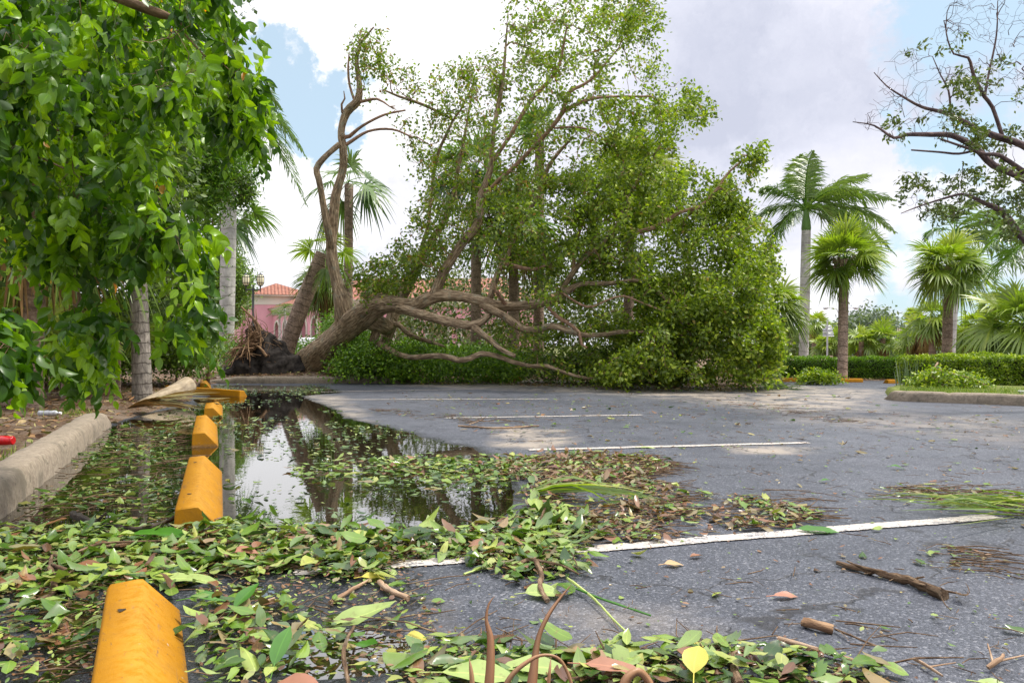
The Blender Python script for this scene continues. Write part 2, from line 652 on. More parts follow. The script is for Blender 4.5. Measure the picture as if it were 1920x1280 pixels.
# leaves
M_FALLEN = mat_leaf('fallen tree leaves', [(0, (.065, .11, .008)), (.35, (.155, .225, .010)), (.62, (.26, .345, .018)), (.8, (.38, .43, .03)), (.9, (.30, .21, .05)), (1, (.22, .12, .045))], .40, .42, vein=False)
M_FRONT = mat_leaf('glossy foreground leaves', [(0, (.014, .050, .006)), (.3, (.048, .125, .007)), (.55, (.13, .26, .008)), (.8, (.22, .38, .010)), (.985, (.30, .46, .012)), (1, (.5, .2, .02))], .46, .32, tcol=(1.7, 1.6, .35), spec=.35)
M_BUSH = mat_leaf('shrub leaves', [(0, (.045, .09, .008)), (.5, (.10, .18, .012)), (1, (.18, .28, .02))], .32, .45, vein=False)
M_LIGHT = mat_leaf('light narrow leaves', [(0, (.06, .15, .01)), (.5, (.12, .25, .015)), (1, (.22, .33, .03))], .4, .45, vein=False)
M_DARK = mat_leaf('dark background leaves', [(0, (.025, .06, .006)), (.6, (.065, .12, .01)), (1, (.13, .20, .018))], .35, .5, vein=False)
M_HEDGE = mat_leaf('hedge leaves', [(0, (.05, .12, .008)), (.5, (.12, .24, .010)), (1, (.25, .40, .015))], .32, .42, vein=False)
M_YHEDGE = mat_leaf('yellow green hedge leaves', [(0, (.06, .12, .008)), (.5, (.19, .28, .012)), (1, (.40, .46, .02))], .32, .42, vein=False)
M_GREY = mat_leaf('grey green leaves', [(0, (.06, .09, .06)), (.5, (.10, .14, .09)), (1, (.16, .2, .12))], .3, .5, vein=False)
M_OLIVE = mat_leaf('dull olive leaves', [(0, (.045, .07, .015)), (.6, (.09, .13, .02)), (1, (.17, .19, .03))], .3, .4, vein=False)
M_FAN = mat_leaf('fan palm blades', [(0, (.08, .14, .014)), (.5, (.20, .28, .025)), (.85, (.36, .40, .05)), (1, (.46, .36, .07))], .36, .40, vein=False)
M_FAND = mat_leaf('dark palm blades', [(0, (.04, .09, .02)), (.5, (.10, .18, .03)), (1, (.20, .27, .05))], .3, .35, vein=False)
M_DEAD = mat_leaf('dead palm blades', [(0, (.11, .065, .03)), (.5, (.22, .13, .05)), (1, (.36, .25, .10))], .2, .7, tcol=(1.2, 1.0, .6), vein=False, spec=.2)
LIT = [(0, (.025, .06, .010)), (.18, (.06, .13, .015)), (.36, (.12, .21, .025)), (.5, (.20, .29, .05)), (.66, (.28, .35, .075)), (.76, (.34, .34, .08)), (.80, (.27, .17, .09)), (.86, (.18, .09, .045)), (.94, (.10, .05, .03)), (1, (.26, .12, .06))]
M_LITTER = mat_leaf('fallen leaves on asphalt', LIT, .15, .27, vein=True, blotch=.45)
M_LITWET = mat_leaf('wet floating leaves', [(0, (.02, .05, .008)), (.4, (.06, .12, .02)), (.75, (.17, .24, .05)), (.9, (.30, .33, .10)), (1, (.15, .08, .03))], .12, .16, vein=True, spec=.6)
M_MULCH = mat_leaf('dry brown litter', [(0, (.07, .035, .02)), (.4, (.17, .09, .045)), (.75, (.30, .17, .08)), (.9, (.36, .27, .14)), (1, (.20, .24, .06))], .08, .75, vein=False, spec=.2)
M_PALELEAF = mat_leaf('pale green underside leaf', [(0, (.24, .33, .08)), (1, (.38, .46, .16))], .2, .45, blotch=.3)
M_GREENLEAF = mat_leaf('deep green leaf', [(0, (.04, .13, .015)), (1, (.08, .22, .02))], .25, .3)
M_BROWNLEAF = mat_leaf('reddish brown leaf', [(0, (.26, .11, .06)), (1, (.42, .20, .13))], .15, .5)
M_YELLOWLEAF = mat_leaf('yellow leaf', [(0, (.45, .40, .06)), (1, (.55, .46, .08))], .2, .5)
M_BLADE = mat_leaf('dry orange brown blades', [(0, (.27, .13, .065)), (1, (.42, .235, .125))], .25, .45, tcol=(1.2, 1, .8), vein=False)
M_GRASS = mat_leaf('grass tufts', [(0, (.07, .13, .015)), (.6, (.16, .24, .02)), (1, (.28, .30, .05))], .3, .6, vein=False)
# bark
B_FALLEN = mat_bark('rough brown bark', (.055, .038, .024), (.27, .195, .125), (.56, .45, .31), 34, .13, 1.0, .5)
B_TWIG = mat_bark('smooth brown branch bark', (.07, .045, .028), (.17, .11, .065), (.26, .18, .12), 30, .3, .5, .2)
B_REDTWIG = mat_bark('reddish brown twigs', (.15, .085, .055), (.31, .19, .13), (.44, .30, .21), 40, .3, .4, .15)
B_BARE = mat_bark('violet brown bare branch bark', (.05, .035, .045), (.11, .075, .08), (.21, .145, .13), 30, .3, .5, .1)
B_DARK = mat_bark('dark wet bark', (.015, .012, .01), (.05, .038, .028), (.11, .085, .06), 20, .25, .8, .3, rough=.5)
B_ROYAL = mat_bark('pale grey ringed palm trunk', (.33, .32, .31), (.44, .43, .42), (.54, .53, .52), 9, .6, .25, 0, rings=3.4)
B_SABAL = mat_bark('grey brown sabal trunk', (.13, .095, .07), (.27, .195, .15), (.40, .31, .25), 20, 1.6, .7, .1, rings=5.0)
B_ROOT = mat_bark('reddish root bark', (.09, .05, .03), (.24, .145, .08), (.38, .26, .16), 40, .2, .6)
B_STICK = mat_bark('fallen stick bark', (.06, .035, .022), (.15, .095, .055), (.28, .20, .13), 60, .25, .8, .25)
B_DRYSTEM = mat_bark('dry tan stem', (.2, .12, .07), (.33, .22, .14), (.46, .35, .25), 60, .1, .4)
B_BOOT = mat_bark('dry grey tan palm sheath', (.20, .155, .10), (.33, .27, .19), (.46, .39, .29), 22, .12, .5, .2)


# asphalt
def make_asphalt():
    m, q, out = new_mat('worn asphalt')
    geo = q.new('ShaderNodeNewGeometry'); P = geo.outputs['Position']
    wet = q.attr('wet'); sand = q.attr('sand')
    fine = q.noise(P, 210, 3, .7)
    vor = q.new('ShaderNodeTexVoronoi', feature='F1'); q.setin(vor, 'Vector', P); q.setin(vor, 'Scale', 120.0)
    stone = q.maprange(vor.outputs['Distance'], .0, .55, 1, 0)
    wn = q.new('ShaderNodeTexWhiteNoise'); q.nt.links.new(vor.outputs['Color'], wn.inputs[0])
    med = q.noise(P, 3.2, 6, .6)
    big = q.noise(P, .42, 5, .6, .4)
    base = q.ramp(wn.outputs[0], [(0, (.036, .041, .052)), (.6, (.068, .075, .093)), (.9, (.108, .116, .138)), (1, (.22, .225, .24))])
    base = q.mix(q.maprange(fine, .35, .65), q.mix(1, base, (.55, .55, .57), 'MULTIPLY'), base)
    base = q.mix(1, base, q.ramp(med, [(.25, (.72, .72, .74)), (.75, (1.32, 1.3, 1.26))]), 'MULTIPLY')
    base = q.mix(1, base, q.ramp(big, [(.3, (.72, .74, .78)), (.7, (1.3, 1.28, 1.24))]), 'MULTIPLY')
    # fine sand and dust washed over it
    sn = q.noise(P, 2.1, 6, .7, .5)
    sm = q.math('MULTIPLY', sand, q.maprange(sn, .35, .65))
    base = q.mix(q.math('MINIMUM', sm, .8), base, (.34, .285, .225))
    # tyre-worn specks of grime
    gr = q.noise(P, 17, 4, .7)
    base = q.mix(q.maprange(gr, .62, .74, 0, .5), base, (.04, .04, .045))
    # cracks
    wv = q.vmath('ADD', P, q.vmath('MULTIPLY', q.noise(P, 2.6, 4, .6, out=1), (.7, .7, 0)))
    ck = q.new('ShaderNodeTexVoronoi', feature='DISTANCE_TO_EDGE'); q.setin(ck, 'Vector', wv); q.setin(ck, 'Scale', .78)
    ckm = q.maprange(ck.outputs[0], .003, .013, 1, 0)
    brk = q.maprange(q.noise(P, 1.35, 3, .6), .42, .50)
    ckm = q.math('MULTIPLY', ckm, brk)
    base = q.mix(q.math('MULTIPLY', ckm, .9), base, (.015, .015, .018))
    dark = q.mix(wet, (1, 1, 1), (.42, .42, .42))
    base = q.mix(1, base, dark, 'MULTIPLY')
    damp = q.maprange(q.noise(P, .9, 4, .6), .42, .62)
    rough = q.math('SUBTRACT', .62, q.math('MULTIPLY', damp, .14))
    rough = q.math('SUBTRACT', rough, q.math('MULTIPLY', wet, .38))
    h = q.math('ADD', q.math('MULTIPLY', stone, .6), q.math('MULTIPLY', fine, .6))
    h = q.math('SUBTRACT', h, q.math('MULTIPLY', ckm, 2.0))
    principled(q, out, base, rough, .5, q.bump(h, .55, .006))
    return m


M_ASPH = make_asphalt()


def make_paint():
    m, q, out = new_mat('worn white line paint')
    geo = q.new('ShaderNodeNewGeometry'); P = geo.outputs['Position']
    n1 = q.noise(P, 60, 5, .75); n2 = q.noise(P, 5, 4, .6)
    f = q.math('ADD', n1, q.math('MULTIPLY', q.math('SUBTRACT', n2, .5), .5))
    c = q.mix(q.maprange(f, .38, .50), (.13, .13, .14), (.56, .51, .45))
    c = q.mix(q.maprange(n2, .35, .7), c, q.mix(1, c, (.82, .78, .74), 'MULTIPLY'))
    edge = q.attr('edge')
    a = q.maprange(q.math('ADD', edge, q.math('MULTIPLY', q.math('SUBTRACT', q.noise(P, 45, 4, .7), .5), 1.6)), .28, .36)
    principled(q, out, c, .6, .4, q.bump(n1, .4, .004), alpha=a)
    return m


M_PAINT = make_paint()


def make_water():
    m, q, out = new_mat('puddle water')
    geo = q.new('ShaderNodeNewGeometry'); P = geo.outputs['Position']
    n1 = q.noise(P, 7, 3, .5); 
    nrm = q.bump(n1, .05, .012)
    b = principled(q, None, (.028, .022, .012), .015, .5, nrm, IOR=1.5)
    tr = q.new('ShaderNodeBsdfTransparent'); tr.inputs[0].default_value = (.62, .52, .36, 1)
    gl = q.new('ShaderNodeBsdfGlossy'); gl.inputs['Roughness'].default_value = .01
    q.nt.links.new(nrm, gl.inputs['Normal'])
    fr = q.new('ShaderNodeFresnel'); fr.inputs['IOR'].default_value = 1.9
    body = q.new('ShaderNodeMixShader'); body.inputs[0].default_value = .45
    q.nt.links.new(b.outputs[0], body.inputs[1]); q.nt.links.new(tr.outputs[0], body.inputs[2])
    mx = q.new('ShaderNodeMixShader')
    q.nt.links.new(q.math('ADD', q.math('MULTIPLY', fr.outputs[0], .72), .28), mx.inputs[0]); q.nt.links.new(body.outputs[0], mx.inputs[1]); q.nt.links.new(gl.outputs[0], mx.inputs[2])
    q.nt.links.new(mx.outputs[0], out.inputs[0])
    return m


M_WATER = make_water()


def make_soil():
    m, q, out = new_mat('mulch and soil')
    geo = q.new('ShaderNodeNewGeometry'); P = geo.outputs['Position']
    n1 = q.noise(P, 22, 6, .75); n2 = q.noise(P, 1.6, 5, .6); n3 = q.noise(P, 70, 3, .7)
    c = q.ramp(n1, [(.3, (.06, .038, .024)), (.5, (.16, .10, .062)), (.7, (.29, .2, .13))])
    c = q.mix(q.maprange(n2, .45, .6, 0, .75), c, q.mix(n3, (.22, .165, .12), (.34, .27, .21)))
    principled(q, out, c, .95, .1, q.bump(q.math('ADD', n1, n3), 1.0, .03))
    return m


M_SOIL = make_soil()


def make_concrete():
    m, q, out = new_mat('weathered concrete kerb')
    geo = q.new('ShaderNodeNewGeometry'); P = geo.outputs['Position']
    n1 = q.noise(P, 26, 6, .7); n2 = q.noise(P, 3.0, 5, .65); n3 = q.noise(P, 140, 2, .6)
    c = q.ramp(n1, [(.3, (.19, .15, .11)), (.55, (.29, .24, .18)), (.75, (.37, .32, .25))])
    c = q.mix(q.maprange(n2, .48, .66, 0, .75), c, (.14, .12, .09))
    n4 = q.noise(P, 9.0, 6, .7, .8)
    c = q.mix(q.maprange(n4, .56, .66, 0, .7), c, (.09, .085, .06))
    c = q.mix(q.maprange(n3, .6, .75, 0, .4), c, (.12, .10, .08))
    principled(q, out, c, .9, .2, q.bump(q.math('ADD', n1, q.math('MULTIPLY', n3, .5)), .6, .01))
    return m


M_CONC = make_concrete()


def make_yellow():
    m, q, out = new_mat('scuffed yellow stop paint')
    tc_ = q.new('ShaderNodeTexCoord'); P = tc_.outputs['Object']
    n1 = q.noise(P, 30, 6, .7); n2 = q.noise(P, 5, 4, .6); n3 = q.noise(q.vmath('MULTIPLY', P, (1, .35, 1)), 48, 5, .75, .8)
    c = q.ramp(n2, [(.3, (.31, .130, .003)), (.7, (.37, .165, .004))])
    c = q.mix(q.maprange(n3, .60, .68, 0, .9), c, (.10, .06, .035))
    n4 = q.noise(P, 2.6, 6, .7, .6)
    c = q.mix(q.maprange(n4, .47, .70, 0, .6), c, (.24, .115, .018))
    n5 = q.noise(q.vmath('MULTIPLY', P, (1, .12, 1)), 20, 5, .7, .3)
    c = q.mix(q.maprange(n5, .60, .70, 0, .65), c, (.12, .085, .06))
    n6 = q.noise(P, 11, 6, .75, .2)
    c = q.mix(q.maprange(n6, .66, .69, 0, .9), c, (.33, .30, .26))
    c = q.mix(q.maprange(n1, .58, .8, 0, .3), c, (.40, .20, .03))
    sp = q.new('ShaderNodeSeparateXYZ'); q.nt.links.new(P, sp.inputs[0])
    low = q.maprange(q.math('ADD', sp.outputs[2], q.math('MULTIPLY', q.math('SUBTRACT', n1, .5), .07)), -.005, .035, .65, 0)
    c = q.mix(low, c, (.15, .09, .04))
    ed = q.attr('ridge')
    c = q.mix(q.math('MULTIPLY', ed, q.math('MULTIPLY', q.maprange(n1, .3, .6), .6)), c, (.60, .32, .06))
    principled(q, out, c, .7, .12, q.bump(q.math('ADD', n1, n3), .25, .006))
    return m


M_YEL = make_yellow()
M_PINK = mat_simple('pink stucco', (.68, .33, .37), .9, .2, var=.1, scale=.6)
M_CREAM = mat_simple('cream stucco trim', (.62, .57, .48), .85, .2, var=.08, scale=.8)
M_BEIGE = mat_simple('beige stucco', (.55, .45, .34), .85, .2, var=.08, scale=.5)
M_GLASSD = mat_simple('dark window glass', (.06, .08, .09), .15, .6, var=.2, scale=.5)
M_BLACK = mat_simple('black painted iron', (.025, .03, .03), .45, .5, var=.2)
M_STEEL = mat_simple('galvanised steel', (.5, .5, .52), .45, .5, .4, var=.1)
M_SIGN = mat_simple('aluminium sign back', (.42, .43, .45), .5, .5, .3, var=.08, scale=2)
M_RED = mat_simple('red sign paint', (.6, .02, .03), .4, .5, var=.1)
M_REDP = mat_simple('shiny red plastic', (.55, .008, .012), .18, .6, var=.15, scale=20)
M_WHITE = mat_simple('white plastic', (.78, .78, .78), .4, .5, var=.05)
M_YPAINT = mat_simple('yellow hydrant paint', (.75, .45, .03), .5, .5)
M_CARW = mat_simple('white car paint', (.75, .76, .78), .2, .6, var=.03)
M_CARB = mat_simple('silver blue car paint', (.38, .44, .52), .25, .6, .3, var=.03)
M_RUB = mat_simple('black rubber', (.02, .02, .02), .8, .3)
M_ROCK = mat_simple('sandy limestone', (.42, .31, .20), .9, .2, var=.3, scale=8, bump=.6)
M_DIRT = mat_simple('black root soil', (.042, .036, .032), .95, .1, var=.8, scale=7, bump=1.0, dirt=.0)
M_SANDP = mat_simple('pale washed sand', (.40, .30, .22), .95, .1, var=.2, scale=5, bump=.4)
M_PVC = mat_simple('crumpled grey plastic', (.35, .36, .38), .4, .5, var=.5, scale=20)


def make_lamp_glass():
    m, q, out = new_mat('frosted lantern glass')
    principled(q, out, (.72, .68, .45), .35, .5)
    return m


M_LANT = make_lamp_glass()


def make_tiles():
    m, q, out = new_mat('terracotta barrel tiles')
    tc_ = q.new('ShaderNodeAttribute', attribute_name='bk')
    sp = q.new('ShaderNodeSeparateXYZ'); q.nt.links.new(tc_.outputs['Vector'], sp.inputs[0])
    a = q.math('ABSOLUTE', q.math('SINE', q.math('MULTIPLY', sp.outputs[0], 3.14159 / .34)))
    rows = q.math('FRACT', q.math('MULTIPLY', sp.outputs[1], 2.2))
    wn = q.noise(tc_.outputs['Vector'], 2.3, 4, .7)
    c = q.ramp(wn, [(.3, (.22, .09, .06)), (.5, (.30, .13, .09)), (.7, (.38, .21, .15))])
    c = q.mix(q.maprange(a, 0, .35, .75, 0), c, (.11, .045, .035))
    c = q.mix(q.maprange(rows, 0, .15, .6, 0), c, (.20, .07, .045))
    principled(q, out, c, .85, .2, q.bump(a, .8, .12))
    return m


M_TILE = make_tiles()
M_GROUND = mat_simple('dry grass ground', (.13, .14, .05), .95, .1, var=.35, scale=.3)
M_CORE = mat_simple('near black hedge core', (.022, .026, .012), .95, .1, var=.5, scale=12, bump=.8)  # near-black: the shade of the hedge interior is in this colour

# ------------------------------------------------------------------ ground
PUD_PX = [(-120, 1040), (-40, 985), (60, 915), (130, 860), (195, 808), (228, 792), (300, 770), (375, 757), (405, 735), (398, 721), (480, 722), (600, 724), (640, 735), (600, 738), (560, 742),
          (594, 755), (625, 767), (644, 783), (681, 790), (750, 806), (822, 827), (884, 838), (905, 850), (940, 870), (957, 905), (962, 930), (947, 961), (915, 986), (862, 1003),
          (775, 1008), (650, 1003), (500, 990), (430, 1000), (330, 1010), (200, 1020), (60, 1035), (-100, 1075)]
PUD = np.array([G(a, b)[:2] for a, b in PUD_PX])
PUD2 = [np.array([G(a, b)[:2] for a, b in pp]) for pp in (
    [(500, 1200), (600, 1175), (700, 1180), (790, 1200), (770, 1235), (660, 1250), (560, 1260), (480, 1240)],
    [(60, 1130), (190, 1120), (195, 1180), (170, 1260), (100, 1300), (20, 1290), (80, 1200)],
    [(420, 1090), (520, 1085), (540, 1110), (430, 1125)])]
yy = [0.35]
while yy[-1] < 70:
    yy.append(yy[-1] + max(.03, yy[-1] * .0085))
yy = np.array(yy)
xx = np.concatenate([-np.geomspace(45, 8.1, 45), np.arange(-8, 2.0, .05), np.arange(2.0, 8, .2), np.geomspace(8, 45, 40)])
X, Y = np.meshgrid(xx, yy)
near = (Y < 24) & (X > -12) & (X < 9)
nzg = np.zeros_like(X); nzf = np.zeros_like(X)
nzg[near] = vnoise(X[near], Y[near], .9, 3.0)
nzf[near] = vnoise(X[near], Y[near], 5.0, 8.0)
s1 = sdist(X, Y, PUD) + nzf * .05 * np.clip(Y / 6, .5, 2)
WL = -.008


def shore(s):
    return np.where(s > 0, WL - np.minimum(.035, s * .09), WL + np.minimum(.008, -s * .02))


Zg = shore(s1)
for P2 in PUD2:
    s2 = sdist(X, Y, P2) + nzf * .07 + nzg * .05
    Zg = np.minimum(Zg, WL + .002 - .012 * np.clip(s2 / .05, -1, 1) * (1 + nzf) + .004)
Zg = Zg + nzf * .0012
wet = np.clip(1 + s1 / .16, 0, 1)
for P2 in PUD2:
    wet = np.maximum(wet, np.clip(1 + (sdist(X, Y, P2) + nzf * .1) / .12, 0, 1) * .9)
pxg, pyg = proj(np.stack([X, Y, Zg], -1))
leftwet = np.clip((880 - pxg) / 200, 0, 1) * np.clip((pyg - 990) / 30, 0, 1)
wet = np.maximum(wet, leftwet * np.clip(.8 + nzg * 1.4, 0, .97))
# washed sand along the far edge, over the mouth of the lot and beside the puddle
sand = np.zeros_like(X)
for poly, sc, amt in (([(740, 722), (1000, 712), (1300, 720), (1470, 722), (1660, 732), (1600, 770), (1480, 775), (1330, 752), (1150, 738), (900, 728)], 1.2, 1.0),
                      ([(930, 800), (1060, 806), (1080, 826), (1010, 842), (930, 835)], .25, 1.0), ([(560, 738), (640, 742), (700, 790), (640, 780)], .3, .7),
                      ([(1350, 835), (1520, 838), (1500, 852), (1380, 850)], .15, .8), ([(1400, 740), (1920, 790), (1900, 830), (1500, 790)], 1.0, .45),
                      ([(820, 1130), (1300, 1140), (1400, 1220), (820, 1230)], .2, .3)):
    pw = np.array([G(a, b)[:2] for a, b in poly])
    sand = np.maximum(sand, amt * np.clip(.5 + sdist(X, Y, pw) / sc, 0, 1))
mb = MB()
ny, nx = X.shape
V = np.stack([X, Y, Zg], -1).reshape(-1, 3)
ii = (np.arange(ny - 1)[:, None] * nx + np.arange(nx - 1)[None])
F = np.stack([ii, ii + 1, ii + nx + 1, ii + nx], -1).reshape(-1, 4)
mb.add(V, F, .5, {'wet': wet.reshape(-1, 1), 'sand': sand.reshape(-1, 1)})
o = mb.build('parking_lot', M_ASPH, smooth=True)
tag(o, 'dark grey cracked asphalt of the empty parking lot', 'parking lot', kind='structure')

# water sheets
mb = MB()


def flat_poly(mb, poly, z):
    import mathutils
    tri = mathutils.geometry.tessellate_polygon([[Vector((p[0], p[1], 0)) for p in poly]])
    V = [(p[0], p[1], z) for p in poly]
    F = []
    for t in tri:
        a, b, c = (np.array(V[i][:2]) for i in t)
        F.append(t if (b[0] - a[0]) * (c[1] - a[1]) - (b[1] - a[1]) * (c[0] - a[0]) > 0 else t[::-1])
    mb.add(V, F)


cpud = PUD.mean(0)
mb.add([(-11, 2.2, WL), (1.0, 2.2, WL), (1.0, 21, WL), (-11, 21, WL)], [(0, 1, 2, 3)])
o = mb.build('puddle_water', M_WATER)
tag(o, 'still brown puddle reflecting sky and the leaning trunk', 'puddle', kind='structure')

# far ground
mb = MB()
mb.add([(-3000, -200, -.14), (3000, -200, -.14), (3000, 4000, -.14), (-3000, 4000, -.14)], [(0, 1, 2, 3)])
tag(mb.build('ground', M_GROUND), 'dry grassy ground stretching beyond the hedges', 'ground', kind='structure')

# soil bank: left of the kerb and behind the far kerb
KL = [G(a, b)[:2] for a, b in ((-150, 1060), (0, 972), (60, 922), (130, 865), (196, 808), (210, 797))]
EDGE = [np.array(p) for p in [(-2.9, .3)] + [tuple(k) for k in KL]] + [G(238, 785)[:2], G(300, 768)[:2], G(366, 750)[:2], G(378, 732)[:2], G(398, 720)[:2], np.array([-7.4, 19.5]),
        np.array([-3.0, 19.7]), G(800, 714)[:2], G(1000, 712)[:2], G(1130, 716)[:2], G(1300, 725)[:2], G(1440, 726)[:2], G(1475, 716)[:2], np.array([8.0, 21.0]), np.array([13.5, 21.0]), np.array([45, 21.0]),
        np.array([45, 68]), np.array([-44, 68]), np.array([-44, .3])]
EDGE = np.array(EDGE)
sx = np.concatenate([-np.geomspace(44, 8.6, 30), np.arange(-8.5, 8, .07), np.geomspace(8, 44, 30)])
sy = [.35]
while sy[-1] < 67:
    sy.append(sy[-1] + max(.09, sy[-1] * .012))
X, Y = np.meshgrid(sx, np.array(sy))
s1 = sdist(X, Y, EDGE)
near = (s1 > -.5) & (Y < 28)
nz1 = np.zeros_like(X)
nz1[near] = vnoise(X[near], Y[near], 1.3, 5.0) * .5 + vnoise(X[near], Y[near], 5.0, 2.0) * .25
kerbed = (Y < 9.6) | ((Y > 18.5) & (X > -7.4) & (X < -3.0))
zs = np.where(kerbed, np.clip((s1 - .10) * 2.0, -.12, .11), np.where(s1 > 0, np.minimum(.10, s1 * .12), s1 * .5)) + nz1 * .05 * np.clip(s1 * 3, 0, 1)
# the island rises under the root plate
zs += .26 * np.exp(-(((X + 5.6) / 2.2) ** 2 + ((Y - 21.4) / 1.6) ** 2))
zs -= .01


def soil_z(x, y):
    i = np.clip(np.searchsorted(sx, x), 1, len(sx) - 1); j = np.clip(np.searchsorted(np.array(sy), y), 1, len(sy) - 1)
    return zs[j, i]


mb = MB(); ny, nx = X.shape
V = np.stack([X, Y, zs], -1).reshape(-1, 3)
ii = (np.arange(ny - 1)[:, None] * nx + np.arange(nx - 1)[None])
F = np.stack([ii, ii + 1, ii + nx + 1, ii + nx], -1).reshape(-1, 4)
ok = (s1 > -.3).reshape(-1)[F].all(1)
mb.add(V, F[ok])
tag(mb.build('planting_bed', M_SOIL, smooth=True), 'brown mulch planting bed along the left and far edge of the lot', 'planting bed', kind='structure')

# right island with thin grass
isl_foot = np.array([G(1657, 748)[:2], G(1690, 752)[:2], G(1800, 756)[:2], G(1920, 761)[:2], G(2300, 780)[:2]])
isl = np.vstack([isl_foot, [[14, 18.5]], [[9.6, 18.5]], [[7.6, 16.0]]])
mb = MB()
gx = np.arange(6, 15, .08); gy = np.arange(9, 19, .08)
Xi, Yi = np.meshgrid(gx, gy); si = sdist(Xi, Yi, isl)
zi = np.clip((si - .10) * 2.0, -.12, .11) + vnoise(Xi, Yi, 2.5, 1.0) * .02
V = np.stack([Xi, Yi, zi], -1).reshape(-1, 3); ny, nx = Xi.shape
ii = (np.arange(ny - 1)[:, None] * nx + np.arange(nx - 1)[None])
F = np.stack([ii, ii + 1, ii + nx + 1, ii + nx], -1).reshape(-1, 4)
ok = (si > -.12).reshape(-1)[F].all(1)
mb.add(V, F[ok])
tag(mb.build('grass_island', mat_simple('thin trodden grass', (.13, .15, .04), .95, .1, var=.4, scale=7, bump=.8), smooth=True), 'low grass strip behind the right kerb', 'lawn', kind='structure')


# kerbs ---------------------------------------------------------------
def kerb(name, foot, width, height, label, side=1, taper=(0.0, 0.0), joints=()):
    """foot: 2D polyline of the road-side foot; side=+1 body lies to the left of travel"""
    Pn = catmull(np.array(foot), .08)
    T = norm(np.gradient(Pn, axis=0)); Nn = np.stack([-T[:, 1], T[:, 0]], -1) * side
    s = np.concatenate([[0], np.cumsum(np.linalg.norm(np.diff(Pn, axis=0), axis=1))]); tot = s[-1]
    prof = [(0, -.06), (0.0, .35), (.03, .72), (.10, .92), (.22, 1.0), (.55, 1.03), (.85, .98), (1.0, .8), (1.0, -.4)]
    V = []; k = len(prof)
    for i in range(len(Pn)):
        h = height
        if taper[0]: h *= min(1, .12 + .88 * math.sin(min(1, s[i] / taper[0]) * math.pi / 2))
        if taper[1]: h *= min(1, .12 + .88 * math.sin(min(1, (tot - s[i]) / taper[1]) * math.pi / 2))
        for j in joints:
            if abs(s[i] - j) < .05: h *= .90
        for a, b in prof:
            jx = .006 * math.sin(s[i] * 9 + a * 5) + .004 * math.sin(s[i] * 23)
            V.append((*(Pn[i] + Nn[i] * (a * width + jx)), b * h + (0.003 * math.sin(s[i] * 7 + a * 3))))
    i = np.arange(len(Pn) - 1)[:, None] * k; j = np.arange(k - 1)[None]
    F = np.stack([i + j, i + j + 1, i + k + j + 1, i + k + j], -1).reshape(-1, 4)
    if side > 0: F = F[:, ::-1]
    mb = MB(); mb.add(V, F)
    for e in (0, (len(Pn) - 1) * k):
        ring = np.array(V[e:e + k]); c = ring.mean(0)
        mb.add(np.vstack([ring, c]), [(a, (a + 1) % k, k) for a in range(k)])
    o = mb.build(name, M_CONC, smooth=True)
    o['kind'] = 'structure'; o['label'] = label; o['category'] = 'kerb'
    return o


kerb('kerb', KL, .26, .19, 'rounded concrete kerb at the lower left ending in the puddle', 1, (0, .5))
kerb('kerb', [(-7.9, 19.4), (-6.5, 19.5), (-4.0, 19.6), (-2.85, 19.65)], .3, .17, 'straight pale kerb in front of the upturned roots', 1, (1.2, .5), (3.3, 4.55))
kerb('kerb', isl_foot, .26, .17, 'broken grey kerb of the right grass strip', 1, (.35, 0), (1.25,))

# stall lines -------------------------------------------------------------
LINES = [((540, 1075), (1875, 968), .12), ((985, 844), (1522, 830), .11), ((830, 784), (1208, 778), .10), ((610, 749.5), (1032, 748), .10), ((600, 735), (916, 729), .10)]
for k, (a, b, wd) in enumerate(LINES):
    A, B = G(*a)[:2], G(*b)[:2]
    T = norm(B - A); Nn = np.array([-T[1], T[0]]); L = np.linalg.norm(B - A)
    m = max(8, int(L / .05))
    V, E = [], []
    for i in range(m + 1):
        p = A + T * L * i / m
        ed = min(1, min(i, m - i) * .5)
        for q_, e_ in ((-.5, 0), (-.35, 1), (.35, 1), (.5, 0)):
            jit = .006 * math.sin(i * .35) + .003 * math.sin(i * 1.3)
            V.append((*(p + Nn * (q_ * wd + jit)), .006)); E.append(e_ * ed)
    F = [(i * 4 + j, i * 4 + 4 + j, i * 4 + 5 + j, i * 4 + j + 1) for i in range(m) for j in range(3)]
    mb = MB(); mb.add(V, F, .5, {'edge': np.array(E).reshape(-1, 1)})
    o = mb.build('parking_line', M_PAINT)
    tag(o, ['nearest worn white stall line running under the leaf pile', 'white stall line beyond the leaf pile', 'third stall line from the camera', 'fourth stall line, reaching the puddle edge',
            'farthest short stall line near the far kerb', 'faint ghost of an older line below the white one'][k], 'parking line', kind='structure')

# ------------------------------------------------------------------ wheel stops
def wheel_stop_mesh():
    prof = [(-.115, -.03), (-.108, .118), (-.098, .131), (-.015, .138), (0.004, .136), (.122, .012), (.128, -.03)]
    ysx = [-.97, -.962, -.94] + list(np.linspace(-.9, .9, 13)) + [.94, .962, .97]
    V = []; rg = []
    for y in ysx:
        e = 1.0
        ins = .012 if abs(y) > .965 else (.004 if abs(y) > .95 else 0)
        for a, b in prof:
            V.append((a * (1 - ins * 4), y, b - (ins if b > 0 else 0))); rg.append(0)
    k = len(prof)
    F = [(i * k + j, i * k + j + 1, i * k + k + j + 1, i * k + k + j) for i in range(len(ysx) - 1) for j in range(k - 1)]
    for i in range(len(ysx)): rg[i * k + 3] = .6; rg[i * k + 4] = .6
    mb = MB(); mb.add(V, F, .5, {'ridge': np.array(rg).reshape(-1, 1)})
    for e in (0, (len(ysx) - 1) * k):
        mb.add(V[e:e + k] + [tuple(np.mean(V[e:e + k], 0))], [(a, (a + 1) % k, k) for a in range(k)])
    return mb


